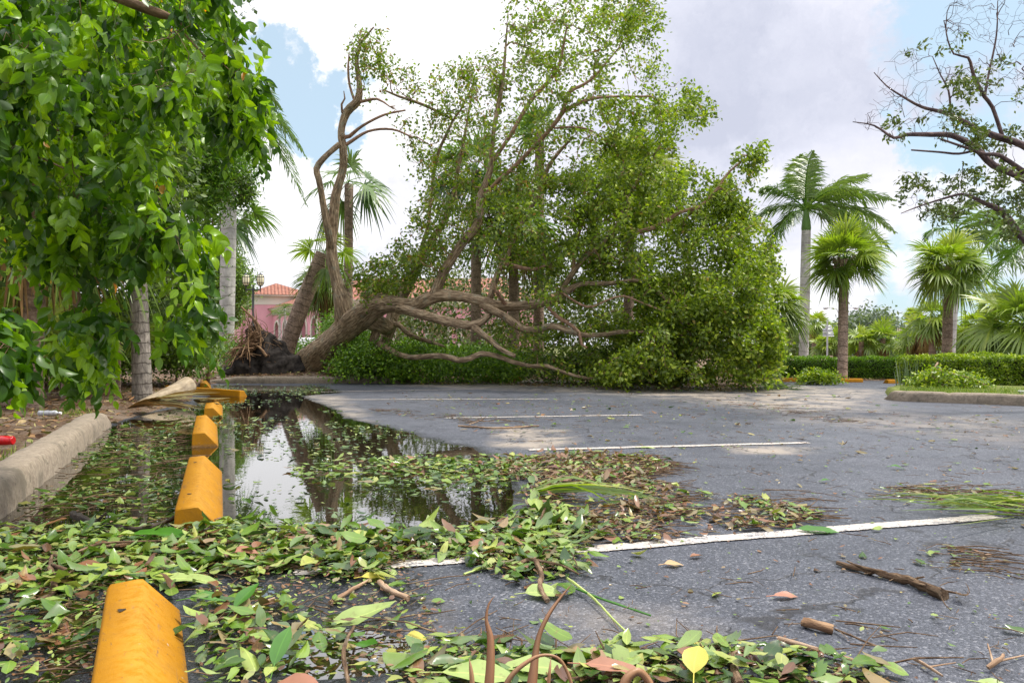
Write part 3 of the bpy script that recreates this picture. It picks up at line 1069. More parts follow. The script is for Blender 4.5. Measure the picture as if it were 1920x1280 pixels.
ws = wheel_stop_mesh().build('wheel_stop', M_YEL)
me_ws = ws.data
# pin holes: small dark discs laid on the top and slope, added below
def dirline(a, b):
    return math.atan2(-(b[0] - a[0]), (b[1] - a[1]))


r1, r1n = (at(267, 1080, 2.73)[:2], np.array([-.898, 1.865]))
stops = [
    ((-0.895, 1.86), .44, 0, 0, 'nearest yellow wheel stop, cut off by the bottom of the picture', 1),
    ((-1.955, 4.875), .362, 0, 0, 'yellow wheel stop standing in the puddle, second from the camera', 1),
    ((-3.27, 8.25), .37, 0, 0, 'third yellow wheel stop, half mirrored in the puddle', 1),
    ((-4.32, 11.2), .36, 0, 0, 'fourth wheel stop with dry palm leaf draped over it', 1),
    ((-5.95, 15.0), 1.15, .10, 0, 'wheel stop knocked askew at the far end of the puddle', 1),
    ((-7.1, 17.9), .38, .0, 0, 'small farthest wheel stop of the left row behind the askew one', 1),
    ((-.25, 20.9), 1.57, 0, .02, 'orange wheel stop half buried under the fallen tree', .55),
    ((7.55, 20.4), 1.5, 0, 0, 'orange wheel stop behind the leafy branch right of the fallen tree', .45),
    ((8.78, 20.2), 1.5, 0, 0, 'orange wheel stop at the foot of the round fan palm', .35),
    ((9.85, 19.6), 1.68, 0, 0, 'orange wheel stop in front of the right hedge', .42)]
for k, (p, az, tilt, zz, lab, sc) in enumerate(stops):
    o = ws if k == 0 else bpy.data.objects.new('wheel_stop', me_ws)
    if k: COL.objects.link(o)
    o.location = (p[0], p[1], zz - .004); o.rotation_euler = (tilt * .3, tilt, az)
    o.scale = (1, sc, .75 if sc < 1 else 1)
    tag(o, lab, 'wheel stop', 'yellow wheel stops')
    if k < 3:       # pin holes as dark discs, the shade of each hole put into the colour
        for hx, hy, hz_, tx in ((-.055, .62, .1365, 0), (.06, .56, .0755, -.81), (-.05, -.62, .1365, 0)):
            hb = MB(); th_ = np.linspace(0, 2 * math.pi, 13)[:-1]
            rr_ = .009 + .0025 * np.sin(th_ * 3 + hy)
            Vh = [(hx + math.cos(a_) * r2 * 1.3 * math.cos(tx), hy + math.sin(a_) * r2 * 1.6, hz_ + math.cos(a_) * r2 * 1.3 * math.sin(tx) + .0012) for a_, r2 in zip(th_, rr_)] + [(hx, hy, hz_ - .002)]
            hb.add(Vh, [(a_, (a_ + 1) % 12, 12) for a_ in range(12)]); hb.build('pin_hole', B_DARK, o)

# ------------------------------------------------------------------ fallen tree
ft = empty('fallen_tree', at(578, 690, 19.8), 'large uprooted tree leaning right with bare black roots and green crown', 'tree')
FT0 = np.array(ft.location)
T = Tree(.16)
T.limb([(548, 716, 21.3, .44), (570, 692, 20.9, .40), (589, 673, 20.6, .375), (614, 650, 20.2, .35), (655, 613, 19.6, .345), (686, 587, 19.1, .30), (712, 571, 18.8, .25), (745, 571, 18.6, .205), (778, 572, 18.5, .185), (802, 560, 18.3, .19), (830, 554, 18.2, .165),
        (870, 557, 18.0, .15), (910, 566, 17.8, .145), (950, 574, 17.6, .135), (1000, 570, 17.4, .12), (1040, 561, 17.3, .11), (1069, 543, 17.2, .085), (1091, 532, 17.1, .06), (1147, 531, 16.9, .05), (1198, 526, 16.8, .045), (1232, 546, 16.7, .035), (1265, 580, 16.6, .03), (1282, 613, 16.6, .02)], False)
T.limb([(648, 600, 19.6, .28), (643, 575, 19.5, .23), (633, 535, 19.6, .205), (625, 496, 19.6, .18), (621, 456, 19.6, .16), (624, 420, 19.6, .15), (629, 367, 19.5, .13), (643, 317, 19.4, .115), (643, 280, 19.3, .13), (639, 247, 19.3, .11), (649, 210, 19.3, .125), (670, 188, 19.2, .12), (674, 160, 19.2, .075), (668, 117, 19.2, .05), (674, 83, 19.2, .035), (700, 50, 19.2, .02)])
T.limb([(621, 462, 19.5, .10), (612, 420, 19.3, .11), (603, 367, 19.2, .10), (597, 335, 19.1, .105), (593, 316, 19.1, .10), (606, 297, 19.1, .09), (636, 270, 19.2, .08)])
T.limb([(664, 187, 19.2, .035), (655, 160, 19.2, .03), (652, 130, 19.1, .03), (654, 98, 19.1, .015)])
T.limb([(678, 190, 19.2, .04), (707, 185, 19.0, .03), (730, 199, 18.9, .015)])
T.limb([(641, 210, 19.2, .03), (640, 195, 19.2, .025), (646, 184, 19.1, .02), (644, 170, 19.1, .01)])
T.limb([(655, 255, 19.3, .05), (680, 235, 19.1, .035), (720, 215, 18.9, .028), (760, 206, 18.8, .02)])
T.limb([(650, 270, 19.3, .05), (690, 246, 19.1, .035), (735, 242, 18.9, .03), (775, 258, 18.8, .02)])
T.limb([(813, 552, 18.3, .15), (827, 521, 18.3, .135), (841, 495, 18.3, .13), (867, 456, 18.2, .12), (889, 429, 18.2, .12), (899, 400, 18.2, .115), (902, 367, 18.2, .11), (919, 320, 18.2, .095), (923, 275, 18.1, .06), (926, 240, 18.0, .055), (934, 200, 18.0, .05), (943, 150, 17.9, .04), (947, 100, 17.9, .03), (951, 45, 17.9, .018)])
T.limb([(925, 300, 18.2, .07), (957, 253, 18.1, .06), (980, 213, 18.0, .055), (1001, 180, 18.0, .05), (1033, 147, 17.9, .04), (1050, 117, 17.9, .035), (1063, 50, 17.8, .02)])
T.limb([(910, 365, 18.2, .07), (935, 338, 17.9, .06), (967, 310, 17.7, .065), (1020, 255, 17.5, .06), (1053, 213, 17.3, .05), (1067, 173, 17.3, .04), (1107, 150, 17.2, .03), (1160, 90, 17.2, .015)])
T.limb([(1058, 207, 17.3, .045), (1100, 187, 17.2, .04), (1140, 181, 17.2, .03), (1220, 180, 17.2, .018)])
T.limb([(1040, 240, 17.4, .03), (1075, 238, 17.2, .025), (1110, 245, 17.1, .022), (1150, 275, 17.0, .014)])
T.limb([(704, 605, 19.4, .22), (730, 612, 20.0, .20), (738, 590, 20.3, .19), (751, 557, 20.5, .18), (766, 532, 20.6, .17), (780, 507, 20.6, .16), (799, 470, 20.7, .14), (816, 440, 20.7, .12), (832, 417, 20.7, .10), (850, 370, 20.6, .08), (858, 320, 20.5, .06), (870, 260, 20.4, .04), (890, 145, 20.3, .02)])
T.limb([(735, 605, 20.2, .18), (722, 640, 20.2, .20), (712, 668, 20.2, .22)])
T.limb([(790, 490, 20.6, .09), (792, 460, 20.4, .08), (803, 420, 20.2, .06), (812, 335, 20.0, .045), (822, 285, 19.9, .04), (836, 253, 19.8, .035), (850, 225, 19.7, .03), (867, 200, 19.7, .025), (885, 160, 19.6, .015)])
T.limb([(850, 225, 19.7, .03), (810, 203, 19.6, .035), (783, 192, 19.5, .035), (747, 180, 19.4, .03), (717, 167, 19.4, .02)])
T.limb([(745, 578, 18.6, .15), (763, 582, 18.3, .13), (794, 591, 18.0, .12), (839, 602, 17.7, .12), (878, 610, 17.5, .115), (897, 606, 17.5, .11), (915, 592, 17.7, .10), (925, 575, 17.9, .10)])
T.limb([(885, 610, 17.5, .095), (903, 624, 17.3, .085), (920, 638, 17.2, .08), (940, 655, 17.1, .07), (966, 668, 17.0, .05)])
T.limb([(905, 572, 17.8, .12), (925, 582, 17.6, .12), (945, 592, 17.4, .12), (962, 605, 17.3, .12), (984, 618, 17.2, .10), (1012, 616, 17.2, .09), (1035, 611, 17.1, .085), (1069, 620, 17.0, .075), (1097, 628, 16.9, .065), (1133, 627, 16.9, .06), (1170, 622, 16.8, .05), (1240, 623, 16.7, .02)])
T.limb([(1024, 571, 17.3, .05), (1046, 595, 17.1, .05), (1062, 604, 17.0, .045), (1085, 622, 16.9, .04), (1090, 645, 16.8, .03), (1100, 652, 16.8, .02)])
T.limb([(700, 640, 19.6, .12), (760, 668, 18.8, .08), (827, 667, 18.0, .075), (861, 675, 17.6, .075), (884, 671, 17.5, .075), (903, 663, 17.4, .075), (931, 667, 17.3, .07), (959, 677, 17.2, .065), (996, 686, 17.2, .055), (1026, 686, 17.1, .045), (1057, 698, 17.0, .035), (1097, 708, 16.9, .025), (1134, 707, 16.9, .02)])
T.limb([(735, 605, 20.1, .09), (752, 612, 19.8, .08), (768, 627, 19.5, .075), (805, 640, 19.2, .05), (835, 650, 19, .03)])
T.limb([(917, 564, 17.8, .10), (929, 525, 17.8, .095), (943, 494, 17.9, .085), (956, 474, 18.0, .08), (967, 437, 18.1, .07), (1000, 380, 18.2, .06), (1030, 310, 18.2, .05), (1070, 260, 18.2, .035)])
T.limb([(1050, 552, 17.3, .08), (1060, 532, 17.3, .075), (1075, 510, 17.3, .075), (1098, 480, 17.3, .07), (1120, 465, 17.4, .06), (1153, 428, 17.4, .05), (1166, 400, 17.4, .045), (1195, 340, 17.4, .035), (1240, 270, 17.4, .02)])
T.limb([(1075, 508, 17.3, .045), (1079, 457, 17.2, .04), (1090, 425, 17.1, .035), (1098, 400, 17.1, .02)])
T.limb([(1160, 450, 17.3, .045), (1178, 441, 17.2, .05), (1210, 432, 17.0, .05), (1240, 420, 16.9, .045), (1277, 397, 16.8, .04), (1310, 388, 16.8, .035), (1340, 360, 16.8, .03), (1370, 320, 16.8, .025), (1400, 298, 16.8, .02), (1435, 281, 16.8, .01)])
T.limb([(945, 494, 17.9, .05), (970, 500, 17.5, .05), (1000, 505, 17.2, .04), (1025, 497, 17.1, .025)])
T.limb([(1040, 540, 17.2, .03), (1100, 575, 16.6, .025), (1140, 562, 16.4, .022), (1170, 555, 16.3, .02), (1210, 570, 16.2, .017), (1260, 590, 16.2, .01)])
T.limb([(952, 576, 17.6, .05), (930, 545, 17.2, .04)])
nl = T.n
# crown volumes
VOL = [
    ([(880, 135), (890, 95), (945, 62), (952, 10), (985, -80), (1060, -90), (1230, -70), (1238, 30), (1222, 75), (1205, 110), (1245, 92), (1268, 130), (1305, 170), (1333, 190), (1328, 228), (1290, 250), (1265, 290), (1200, 330), (1080, 360), (960, 380), (900, 380), (870, 300), (850, 200)], 16.2, 20.2, 520),
    ([(900, 380), (960, 330), (1100, 330), (1250, 300), (1330, 325), (1370, 340), (1400, 380), (1440, 420), (1468, 470), (1450, 560), (1432, 620), (1300, 650), (1130, 620), (1000, 560), (930, 520), (880, 470)], 15.8, 20.0, 520),
    ([(1290, 520), (1430, 480), (1455, 600), (1462, 690), (1455, 722), (1380, 722), (1280, 716), (1130, 712), (1100, 690), (1200, 640)], 15.6, 18.0, 330),
    ([(930, 620), (1100, 600), (1280, 600), (1290, 712), (1130, 710), (1020, 700), (960, 690)], 16.8, 19.5, 130),
    ([(1050, 330), (1200, 300), (1330, 350), (1430, 430), (1445, 560), (1300, 560), (1150, 520), (1060, 450)], 16.5, 19.5, 230),
    ([(740, 255), (800, 220), (860, 220), (900, 380), (880, 470), (820, 530), (750, 545), (665, 560), (660, 520), (720, 480), (770, 430), (780, 330)], 18.0, 21.0, 330),
    ([(650, 95), (690, 40), (722, 60), (735, 105), (720, 180), (680, 190), (655, 160)], 18.8, 19.6, 60),
    ([(725, 150), (762, 112), (785, 150), (783, 190), (740, 185)], 18.8, 19.6, 44),
    ([(790, 205), (815, 140), (850, 115), (890, 115), (880, 230), (820, 250)], 18.6, 20, 60),
    ([(740, 205), (775, 210), (785, 285), (750, 270)], 18.6, 19.2, 10),
    ([(1375, 310), (1400, 268), (1452, 285), (1440, 312), (1400, 350)], 16.4, 17.2, 16)]
att = np.concatenate([sample_vol(p, a, b, n) for p, a, b, n in VOL])
T.grow(att, .25, .45, .5, .1)
T.radii(.0078, .38)
mb = MB(); fine = MB()
T.mesh(mb, 24, .17, fine, .078)
mb.build('trunk', B_FALLEN, ft, True, FT0)
fine.build('branches', B_REDTWIG, ft, True, FT0)
npth = len(T.paths)
ends = np.array([T.P[b - 1] for a, b in T.paths])
epx, epy = proj(ends)
per = R.integers(34, 78, npth)
per = np.where((epx > 1060) & (epy > 250), per * 1.15, per)
per = np.where((epx < 900), per * .8, per)
per = np.where((epy < 330) & (epx < 1130), per * .5, per)
per = np.where((epx < 960), per * .7, per)
per = np.where((epy < 330) & (epx >= 1130), per * .85, per)
per = np.where((epx > 900) & (epx < 1080) & (epy > 560), per * .5, per)
clump = np.array([noise.noise(Vector(e) * .9) for e in ends])
per = (per * np.clip(1 + clump * 1.6, .15, 2)).astype(int)
pos, dr, qi = T.leafpos(per, .105, .8)
keep = pos[:, 2] > .03
pos, dr, qi = pos[keep], dr[keep], qi[keep]
n = len(pos)
print('fallen tree leaves', n, 'nodes', T.n)
brown = np.clip((1250 - proj(pos)[0]) / 500, 0, 1) * np.clip((420 - proj(pos)[1]) / 300, 0, 1)
rn = np.clip(R.random(n) * .78 + R.random(n) ** 3 * .2 + brown * .42 * R.random(n) - (clump[qi] < -.1) * .08, 0, 1)
mb = MB()
rn = np.clip(rn * (1 - .5 * np.clip((1180 - proj(pos)[0]) / 300, 0, 1) * (R.random(n) < .8)) , 0, 1) + (R.random(n) < .14 * np.clip((1200 - proj(pos)[0]) / 300, 0, 1)) * .6
rn = np.clip(rn, 0, 1)
leaves(mb, pos, dr * .5 + rdir(n) * .8 + np.array([.25, 0, -.25]), rdir(n) + np.array([0, -.3, .7]), R.uniform(.07, .13, n), R.uniform(.045, .075, n), 'lo', rnd=rn)
mb.build('crown', M_FALLEN, ft, False, FT0)
# splintered stubs where limbs snapped
for (px_, py_, Z_), dv_ in (((730, 199, 18.9), (.8, .1, -.4)), ((1025, 497, 17.1), (1, -.2, .1)), ((1242, 623, 16.7), (1, 0, 0)), ((930, 545, 17.2), (-.5, -.2, .7)), ((640, 262, 19.1), (.3, -.5, .6))):
    mb = MB(); o_ = at(px_, py_, Z_); dv_ = norm(np.array(dv_))
    for k in range(9):
        d_ = norm(dv_ + R.normal(size=3) * .3); l_ = R.uniform(.06, .22)
        tube(mb, np.array([o_ - d_ * .02, o_ + d_ * l_ * .6, o_ + d_ * l_]), [.014, .009, .001], 4, R.random())
    mb.build('splintered_stub', B_DRYSTEM, ft, False, FT0)
# root plate
mb = MB()
rp = at(500, 672, 20.6)
nu, nv = 48, 26
Vv = []
for j in range(nv):
    t = j / (nv - 1)
    for i in range(nu):
        th = i / nu * 2 * math.pi
        # a leaning cone of torn soil: tall at the back left, running down to the trunk's foot
        top = at(478, 610, 20.6)
        base = np.array([rp[0] + math.cos(th) * 1.02 + .12, rp[1] + math.sin(th) * .75, .12])
        q_ = t ** .8
        hq = (1 - t) ** .62
        p = np.array([top[0] + (base[0] - top[0]) * hq, top[1] + (base[1] - top[1]) * hq, base[2] + (top[2] - base[2]) * t])
        nn = noise.fractal(Vector(p) * 2.2, 1.0, 2.0, 4)
        p = p + np.array([math.cos(th), math.sin(th), .5]) * nn * .34 * (1 - t * .5)
        Vv.append(p)
ii = np.arange(nv - 1)[:, None] * nu; jj = np.arange(nu)[None]; kk = (jj + 1) % nu
Fv = np.stack([ii + jj, ii + kk, ii + nu + kk, ii + nu + jj], -1).reshape(-1, 4)
mb.add(Vv, Fv)
rootp = mb.build('root_plate', M_DIRT, ft, True, FT0)
mb = MB()
rb = MB()
for k in range(150):
    a = at(R.uniform(455, 520), R.uniform(585, 660), R.uniform(20.0, 21.0))
    a = rp + np.array([R.uniform(-.75, .3), R.uniform(-.75, .1), R.uniform(.05, .7)])
    if k < 46:      # bundle of long torn roots fanning down-left
        a = at(R.uniform(474, 492), R.uniform(618, 655), R.uniform(19.8, 20.4)); e = at(R.uniform(405, 470), R.uniform(664, 692), R.uniform(19.4, 20.4))
        e[2] = max(e[2], .14)
        mid = (a + e) / 2 + np.array([-.1, 0, R.uniform(-.12, .16)])
        rr0 = R.uniform(.008, .028)
    elif k < 70:    # uprights by the peak
        a = at(R.uniform(455, 500), R.uniform(630, 660), R.uniform(20.1, 20.6)); e = at(R.uniform(452, 482), R.uniform(575, 620), R.uniform(20.1, 20.7)); mid = (a + e) / 2 + R.normal(size=3) * .06
        rr0 = R.uniform(.008, .022)
    else:
        e = a + R.normal(size=3) * .3; mid = (a + e) / 2 + R.normal(size=3) * .12; rr0 = R.uniform(.004, .012)
    pts = catmull(np.array([a, mid + R.normal(size=3) * .03, e]), .08)
    tube(rb, pts, np.linspace(rr0, rr0 * .4, len(pts)), 5, R.random())
ro = rb.build('torn_roots', B_ROOT, ft, True, FT0)
# pull parts of roots under the plate (sub-part)
ro.parent = rootp
mb = MB()
for a, b, r0 in (((500, 640, 20.4), (452, 575, 20.6), .07), ((488, 650, 20.0), (480, 600, 20.2), .03), ((500, 668, 19.8), (462, 640, 20.0), .04)):
    A_, B_ = at(*a), at(*b)
    pts = catmull(np.array([A_, (A_ + B_) / 2 + np.array([.05, 0, .06]), B_]), .08)
    tube(mb, pts, np.linspace(r0, r0 * .35, len(pts)), 9, .5, .2)
o = mb.build('thick_root', B_ROOT, rootp, True, FT0)


# ------------------------------------------------------------------ palms
def strip(mb, P, Wd, side, rnd):
    """ribbon of blades: P (n,k,3), Wd (n,k), side (n,3)"""
    n, k, _ = P.shape
    A = P - side[:, None] * Wd[..., None]; B = P + side[:, None] * Wd[..., None]
    V = np.stack([A, B], 2).reshape(n, k * 2, 3)
    f = np.array([(2 * i, 2 * i + 1, 2 * i + 3, 2 * i + 2) for i in range(k - 1)])
    F = (np.arange(n) * k * 2)[:, None, None] + f[None]
    mb.add(V.reshape(-1, 3), F.reshape(-1, 4), np.repeat(rnd, k - 1), {'ly': np.ones((n * k * 2, 1))})


def fan_frond(mb, stem, hub, dr, R_, nseg=26, droop=.5, spread=1.95, rnd=.5, wind=(0, 0, 0), tw=0.0):
    """costapalmate leaf: petiole from hub, then pleated segments fanned about the direction dr"""
    dr = norm(dr); up = np.array([0, 0, 1.0]) + R.normal(size=3) * .2
    side = norm(np.cross(dr, up)); nr = norm(np.cross(side, dr))
    ro = R.normal() * .55
    side = norm(side * math.cos(ro) + nr * math.sin(ro)); nr = norm(np.cross(side, dr))
    Lp = R_ * R.uniform(.45, .95)
    t = np.linspace(0, 1, 5)[:, None]
    pet = hub + dr * Lp * t + np.array([0, 0, -1]) * (.22 * Lp * droop) * t ** 2
    tube(stem, pet, np.linspace(.016, .007, 5) * max(.8, R_), 4, .6)
    tip = pet[-1]; d2 = norm(dr + np.array([0, 0, -.5 * droop]))
    nr = norm(np.cross(side, d2))
    th = np.linspace(-spread, spread, nseg) + R.normal(size=nseg) * .03
    dd = d2[None] * np.cos(th)[:, None] + side[None] * np.sin(th)[:, None] + nr[None] * (.22 * np.abs(np.sin(th)))[:, None]
    dd = norm(dd)
    Ls = R_ * (1 - .33 * (np.abs(th) / spread) ** 2) * R.uniform(.9, 1.08, nseg)
    s = np.array([0, .3, .62, .85, 1.0])
    P = tip + dd[:, None] * (Ls[:, None] * s)[..., None]
    dz = (droop * .55 * R.uniform(.5, 1.5, nseg))[:, None] * Ls[:, None] * np.clip(s - .3, 0, 1)[None] ** 1.7 * 1.4
    P[..., 2] -= dz
    P += np.asarray(wind)[None, None] * (Ls[:, None] * s ** 2)[..., None]
    wid = (Ls * 2 * spread / nseg * .25)[:, None] * np.array([.05, .95, .8, .38, .04])[None]
    sv_ = norm(np.cross(dd, nr[None] + R.normal(size=(nseg, 3)) * .25))
    strip(mb, P, wid, sv_, np.clip(rnd + R.normal(size=nseg) * .08, 0, 1))


def fan_palm(name, base, top, rtrunk, R_, nf, label, mat=None, skirt=0, boots=False, wind=(0, 0, 0), nseg=26, group=None, droopy=.6, bend=(0, 0, 0), trunkmat=None, lo=-.6, group_=None, squash=1.0):
    base = np.asarray(base, float); top = np.asarray(top, float)
    e = empty(name, base, label, 'palm tree', group)
    mb = MB()
    mid = (base + top) / 2 + np.asarray(bend, float)
    pts = catmull(np.array([base - [0, 0, .1], mid, top]), max(.12, np.linalg.norm(top - base) / 40))
    rr = rtrunk * (1.0 + .18 * np.exp(-np.linspace(0, 8, len(pts))))
    tube(mb, pts, rr, 14 if rtrunk * FP / base[1] > 3 else 8, .5, .03)
    mb.build('trunk', trunkmat or B_SABAL, e, True, base)
    ax = norm(pts[-1] - pts[-3])
    if boots:
        bb = MB()
        for k in range(70):
            s_ = R.uniform(.0, .55); th = R.uniform(0, 6.28)
            o_ = top - ax * s_ + np.array([math.cos(th), math.sin(th), 0]) * rtrunk * (1.0 + .5 * (1 - s_))
            d_ = np.array([math.cos(th + R.choice([-.5, .5])), math.sin(th), 1.2]); d_ = norm(d_)
            tube(bb, np.array([o_, o_ + d_ * .09, o_ + d_ * .19]), [.035, .028, .012], 4, R.random())
        bb.build('leaf_bases', B_BOOT, e, False, base)
    mb = MB(); st = MB()
    nf = int(nf * 1.25)
    for k in range(nf):
        u = (k + .5) / nf
        if R.random() < .12: continue
        el = math.asin(np.clip(lo + (1.0 - lo) * (1 - u) + R.normal() * .05, -1, 1)) if True else 0
        az = k * 2.39996 + R.normal() * .2
        d_ = np.array([math.cos(az) * math.cos(el), math.sin(az) * math.cos(el), math.sin(el) * squash]) + np.asarray(wind) * .6
        dp = droopy * (.6 + .9 * u) * R.uniform(.6, 1.5)
        fan_frond(mb, st, top + ax * R.uniform(-.05, .1), d_, R_ * .60 * R.uniform(.88, 1.12), nseg, dp, rnd=np.clip(.35 + .3 * math.sin(el) + R.normal() * .12, .05, .8 if u < .85 else 1), wind=np.asarray(wind) * .35)
    cr = mb.build('crown', mat or M_FAN, e, False, base)
    st.build('leaf_stems', M_LIGHT, cr, False, base)
    if skirt:
        mb = MB(); st = MB()
        for k in range(skirt):
            az = k * 2.39996; el = R.uniform(-1.35, -.75)
            d_ = np.array([math.cos(az) * math.cos(el), math.sin(az) * math.cos(el), math.sin(el)])
            fan_frond(mb, st, top - ax * R.uniform(.1, .3), d_, R_ * .5 * R.uniform(.8, 1.05), max(10, nseg // 2), .9, spread=.9, rnd=R.random())
        st.build('dead_stems', M_DEAD, mb.build('dead_skirt', M_DEAD, e, False, base), False, base)
    return e


def feather_frond(mb, st, hub, dr, L, droop, npair, rnd, wind=(0, 0, 0), leaflen=.3):
    dr = norm(dr)
    t = np.linspace(0, 1, 9)
    P = hub + dr * (L * t)[:, None]
    P[:, 2] -= droop * L * t ** 2.2
    P += np.asarray(wind) * (L * t ** 2)[:, None]
    tube(st, P, np.linspace(.03, .006, 9) * max(.7, L / 2.5), 4, .5)
    tt = np.linspace(.14, .99, npair)
    C_ = np.stack([np.interp(tt, t, P[:, i]) for i in range(3)], -1)
    Tn = norm(np.gradient(C_, axis=0))
    sd_ = norm(np.cross(Tn, np.array([0, 0, 1.0])))
    up = np.cross(sd_, Tn)
    for sg in (-1, 1):
        n = npair
        ll = L * leaflen * np.sin(np.clip(tt * 1.05, 0, 1) * math.pi * .86 + .32) * R.uniform(.8, 1.1, n)
        dd = norm(sd_ * sg * .8 + Tn * .55 + up * R.uniform(-.15, .5, (n, 1)) + R.normal(size=(n, 3)) * .1 + np.asarray(wind) * .5)
        s = np.array([0, .45, .8, 1.0])
        Q = C_[:, None] + dd[:, None] * (ll[:, None] * s)[..., None]
        Q[..., 2] -= (ll * R.uniform(.25, .7, n))[:, None] * s ** 2
        wid = np.full((n, 1), L * .0075) * np.array([.5, 1, .7, .05])
        strip(mb, Q, wid, norm(np.cross(dd, up) * .3 + up * .6 + Tn * .6), np.clip(rnd + R.normal(size=n) * .1, 0, 1))


def feather_palm(name, base, top, r0, L, fronds, label, mat=None, wind=(0, 0, 0), npair=46, shaft=1.0, group=None, cut=None, dead=()):
    base = np.asarray(base, float); top = np.asarray(top, float)
    e = empty(name, base, label, 'palm tree', group)
    mb = MB()
    pts = catmull(np.array([base - [0, 0, .1], (base + top) / 2, top]), .25)
    rr = r0 * (1 + .12 * np.sin(np.linspace(0, math.pi, len(pts))))
    tube(mb, pts, rr, 16, .5, .01)
    mb.build('trunk', B_ROYAL, e, True, base)
    if shaft:
        mb = MB()
        P = np.array([top + [0, 0, z] for z in (-.02, .1, .4, .8, 1.0)]) if shaft == 1.0 else np.array([top + [0, 0, z * shaft] for z in (-.02, .1, .4, .8, 1.0)])
        tube(mb, P, np.array([1.0, 1.1, .95, .6, .35]) * r0, 12, .5)
        mb.build('crownshaft', mat_simple('green crownshaft', (.10, .20, .035), .5, .4, var=.1), e, True, base)
    hub = top + np.array([0, 0, shaft * .95])
    mb = MB(); st = MB()
    for az, el, ln, dp in fronds:
        d_ = np.array([math.cos(rad(az)) * math.cos(rad(el)), math.sin(rad(az)) * math.cos(rad(el)), math.sin(rad(el))])
        feather_frond(mb, st, hub, d_, L * ln, dp, npair, np.clip(.5 + .25 * math.sin(rad(el)) + R.normal() * .1, 0, 1), wind)
    cr = mb.build('crown', mat or M_FAND, e, False, base)
    st.build('leaf_stems', M_LIGHT, cr, False, base)
    return e


# right-hand palms
b = at(1506, 712, 27.5); b[2] = 0
feather_palm('royal_palm', b, at(1512, 432, 27.5), .155, 2.9,
             [(178, 42, .95, .42), (165, 20, .8, .5), (120, 75, .95, .2), (100, 60, 1.0, .35), (-120, 68, .95, .25), (40, 50, 1.0, .5), (10, 48, 1.05, .32), (-20, 30, 1.0, .45), (-60, 40, .9, .55), (0, 18, 1.0, .6), (25, 8, .95, .7),
              (-40, 5, .9, .8), (200, -5, .7, .8), (-90, 15, .7, .8), (150, -15, .7, .7), (90, 30, .9, .6), (-10, -20, .8, .7)],
             'tall grey trunked feather palm rising behind the round fan palm', wind=(.15, 0, 0), npair=86, shaft=.8)
b = G(1579, 715.5)
fan_palm('fan_palm', b, at(1583, 487, 21), .125, 1.25, 40, 'round headed fan palm standing clear on the asphalt edge between the hedges', wind=(.12, 0, 0), nseg=30, skirt=0, boots=True, droopy=.55, lo=-.55)
b = at(1774, 700, 22.5); b[2] = 0.05
fan_palm('fan_palm', b, at(1780, 503, 22.5), .135, 1.32, 38, 'fan palm with crisscross leaf bases behind the right hedge', wind=(.10, 0, 0), nseg=28, boots=True, droopy=.75, lo=-.45)
b = at(1778, 700, 26.5); b[2] = 0
feather_palm('royal_palm', b, at(1790, 470, 26.5), .17, 3.0,
             [(175, 20, .55, .5), (120, 60, .7, .3), (60, 60, .8, .3), (10, 25, .95, .55), (-10, 5, 1.0, .6), (-30, 30, .9, .7), (30, 10, .9, .6), (0, -15, .9, .5), (-60, 50, .7, .5), (20, 45, .9, .6)],
             'feather palm bent by wind behind the right fan palm', wind=(.35, 0, -.05), npair=46, shaft=.7)
b = at(1935, 700, 19); b[2] = 0.05
fan_palm('fan_palm', b, at(1925, 612, 19), .15, 1.5, 34, 'low bushy fan palm at the right edge hanging over the hedge', wind=(-.05, 0, 0), nseg=30, droopy=.8, lo=-.4)
b = at(1975, 700, 20); b[2] = 0.05
feather_palm('royal_palm', b, at(1975, 480, 20), .15, 2.4, [(180, 30, .9, .7), (200, 10, .9, .8), (160, 50, .9, .7), (170, 0, .8, .8), (90, 60, .7, .4), (0, 30, .9, .4), (230, 40, .8, .6)],
             'dark feather palm crown drooping in at the right edge', npair=40, shaft=.5)
b = at(1456, 705, 24); b[2] = 0.05
fan_palm('fan_palm', b, at(1452, 572, 24), .15, 1.15, 26, 'wind blown fan palm with brown skirt beside the fallen crown', wind=(.25, 0, -.05), nseg=26, skirt=22, droopy=.9, lo=-.5)
# far palms
far = [(1526, 690, 606, 60, 26, 'small far fan palm beside the grey palm trunk', 8, .2), (1546, 690, 648, 58, 26, 'low far fan palm left of the sign pole', 0, .2), (1568, 690, 640, 58, 30, 'low far fan palm behind the clear standing fan palm', 0, .2),
       (1560, 690, 622, 75, 18, 'far fan palm peeking left behind the clear standing fan palm', 0, .2),
       (1615, 695, 640, 48, 36, 'low far fan palm under the grey green tree', 6, .2), (1655, 695, 634, 48, 40, 'leafy far fan palm left of the lantern post', 8, .2),
       (1674, 690, 600, 120, 13, 'tiny distant thin palm against the sky left of the lantern post', 8, .2), (1711, 690, 590, 95, 19, 'tiny distant thin palm against the sky right of the lantern post', 8, .2),
       (1722, 695, 622, 42, 42, 'far fan palm right of the lantern post with olive leaves', 18, .22), (1748, 695, 596, 40, 44, 'taller far fan palm right of the lantern post', 14, .22),
       (1700, 695, 650, 45, 30, 'short far fan palm behind the lantern post', 10, .2),
       (1832, 695, 618, 38, 48, 'far fan palm between the right fan palms', 16, .22), (1858, 695, 578, 50, 34, 'far fan palm high above the others near the right edge', 8, .2), (1805, 695, 640, 40, 36, 'short far fan palm right of the crisscross trunk', 10, .2)]
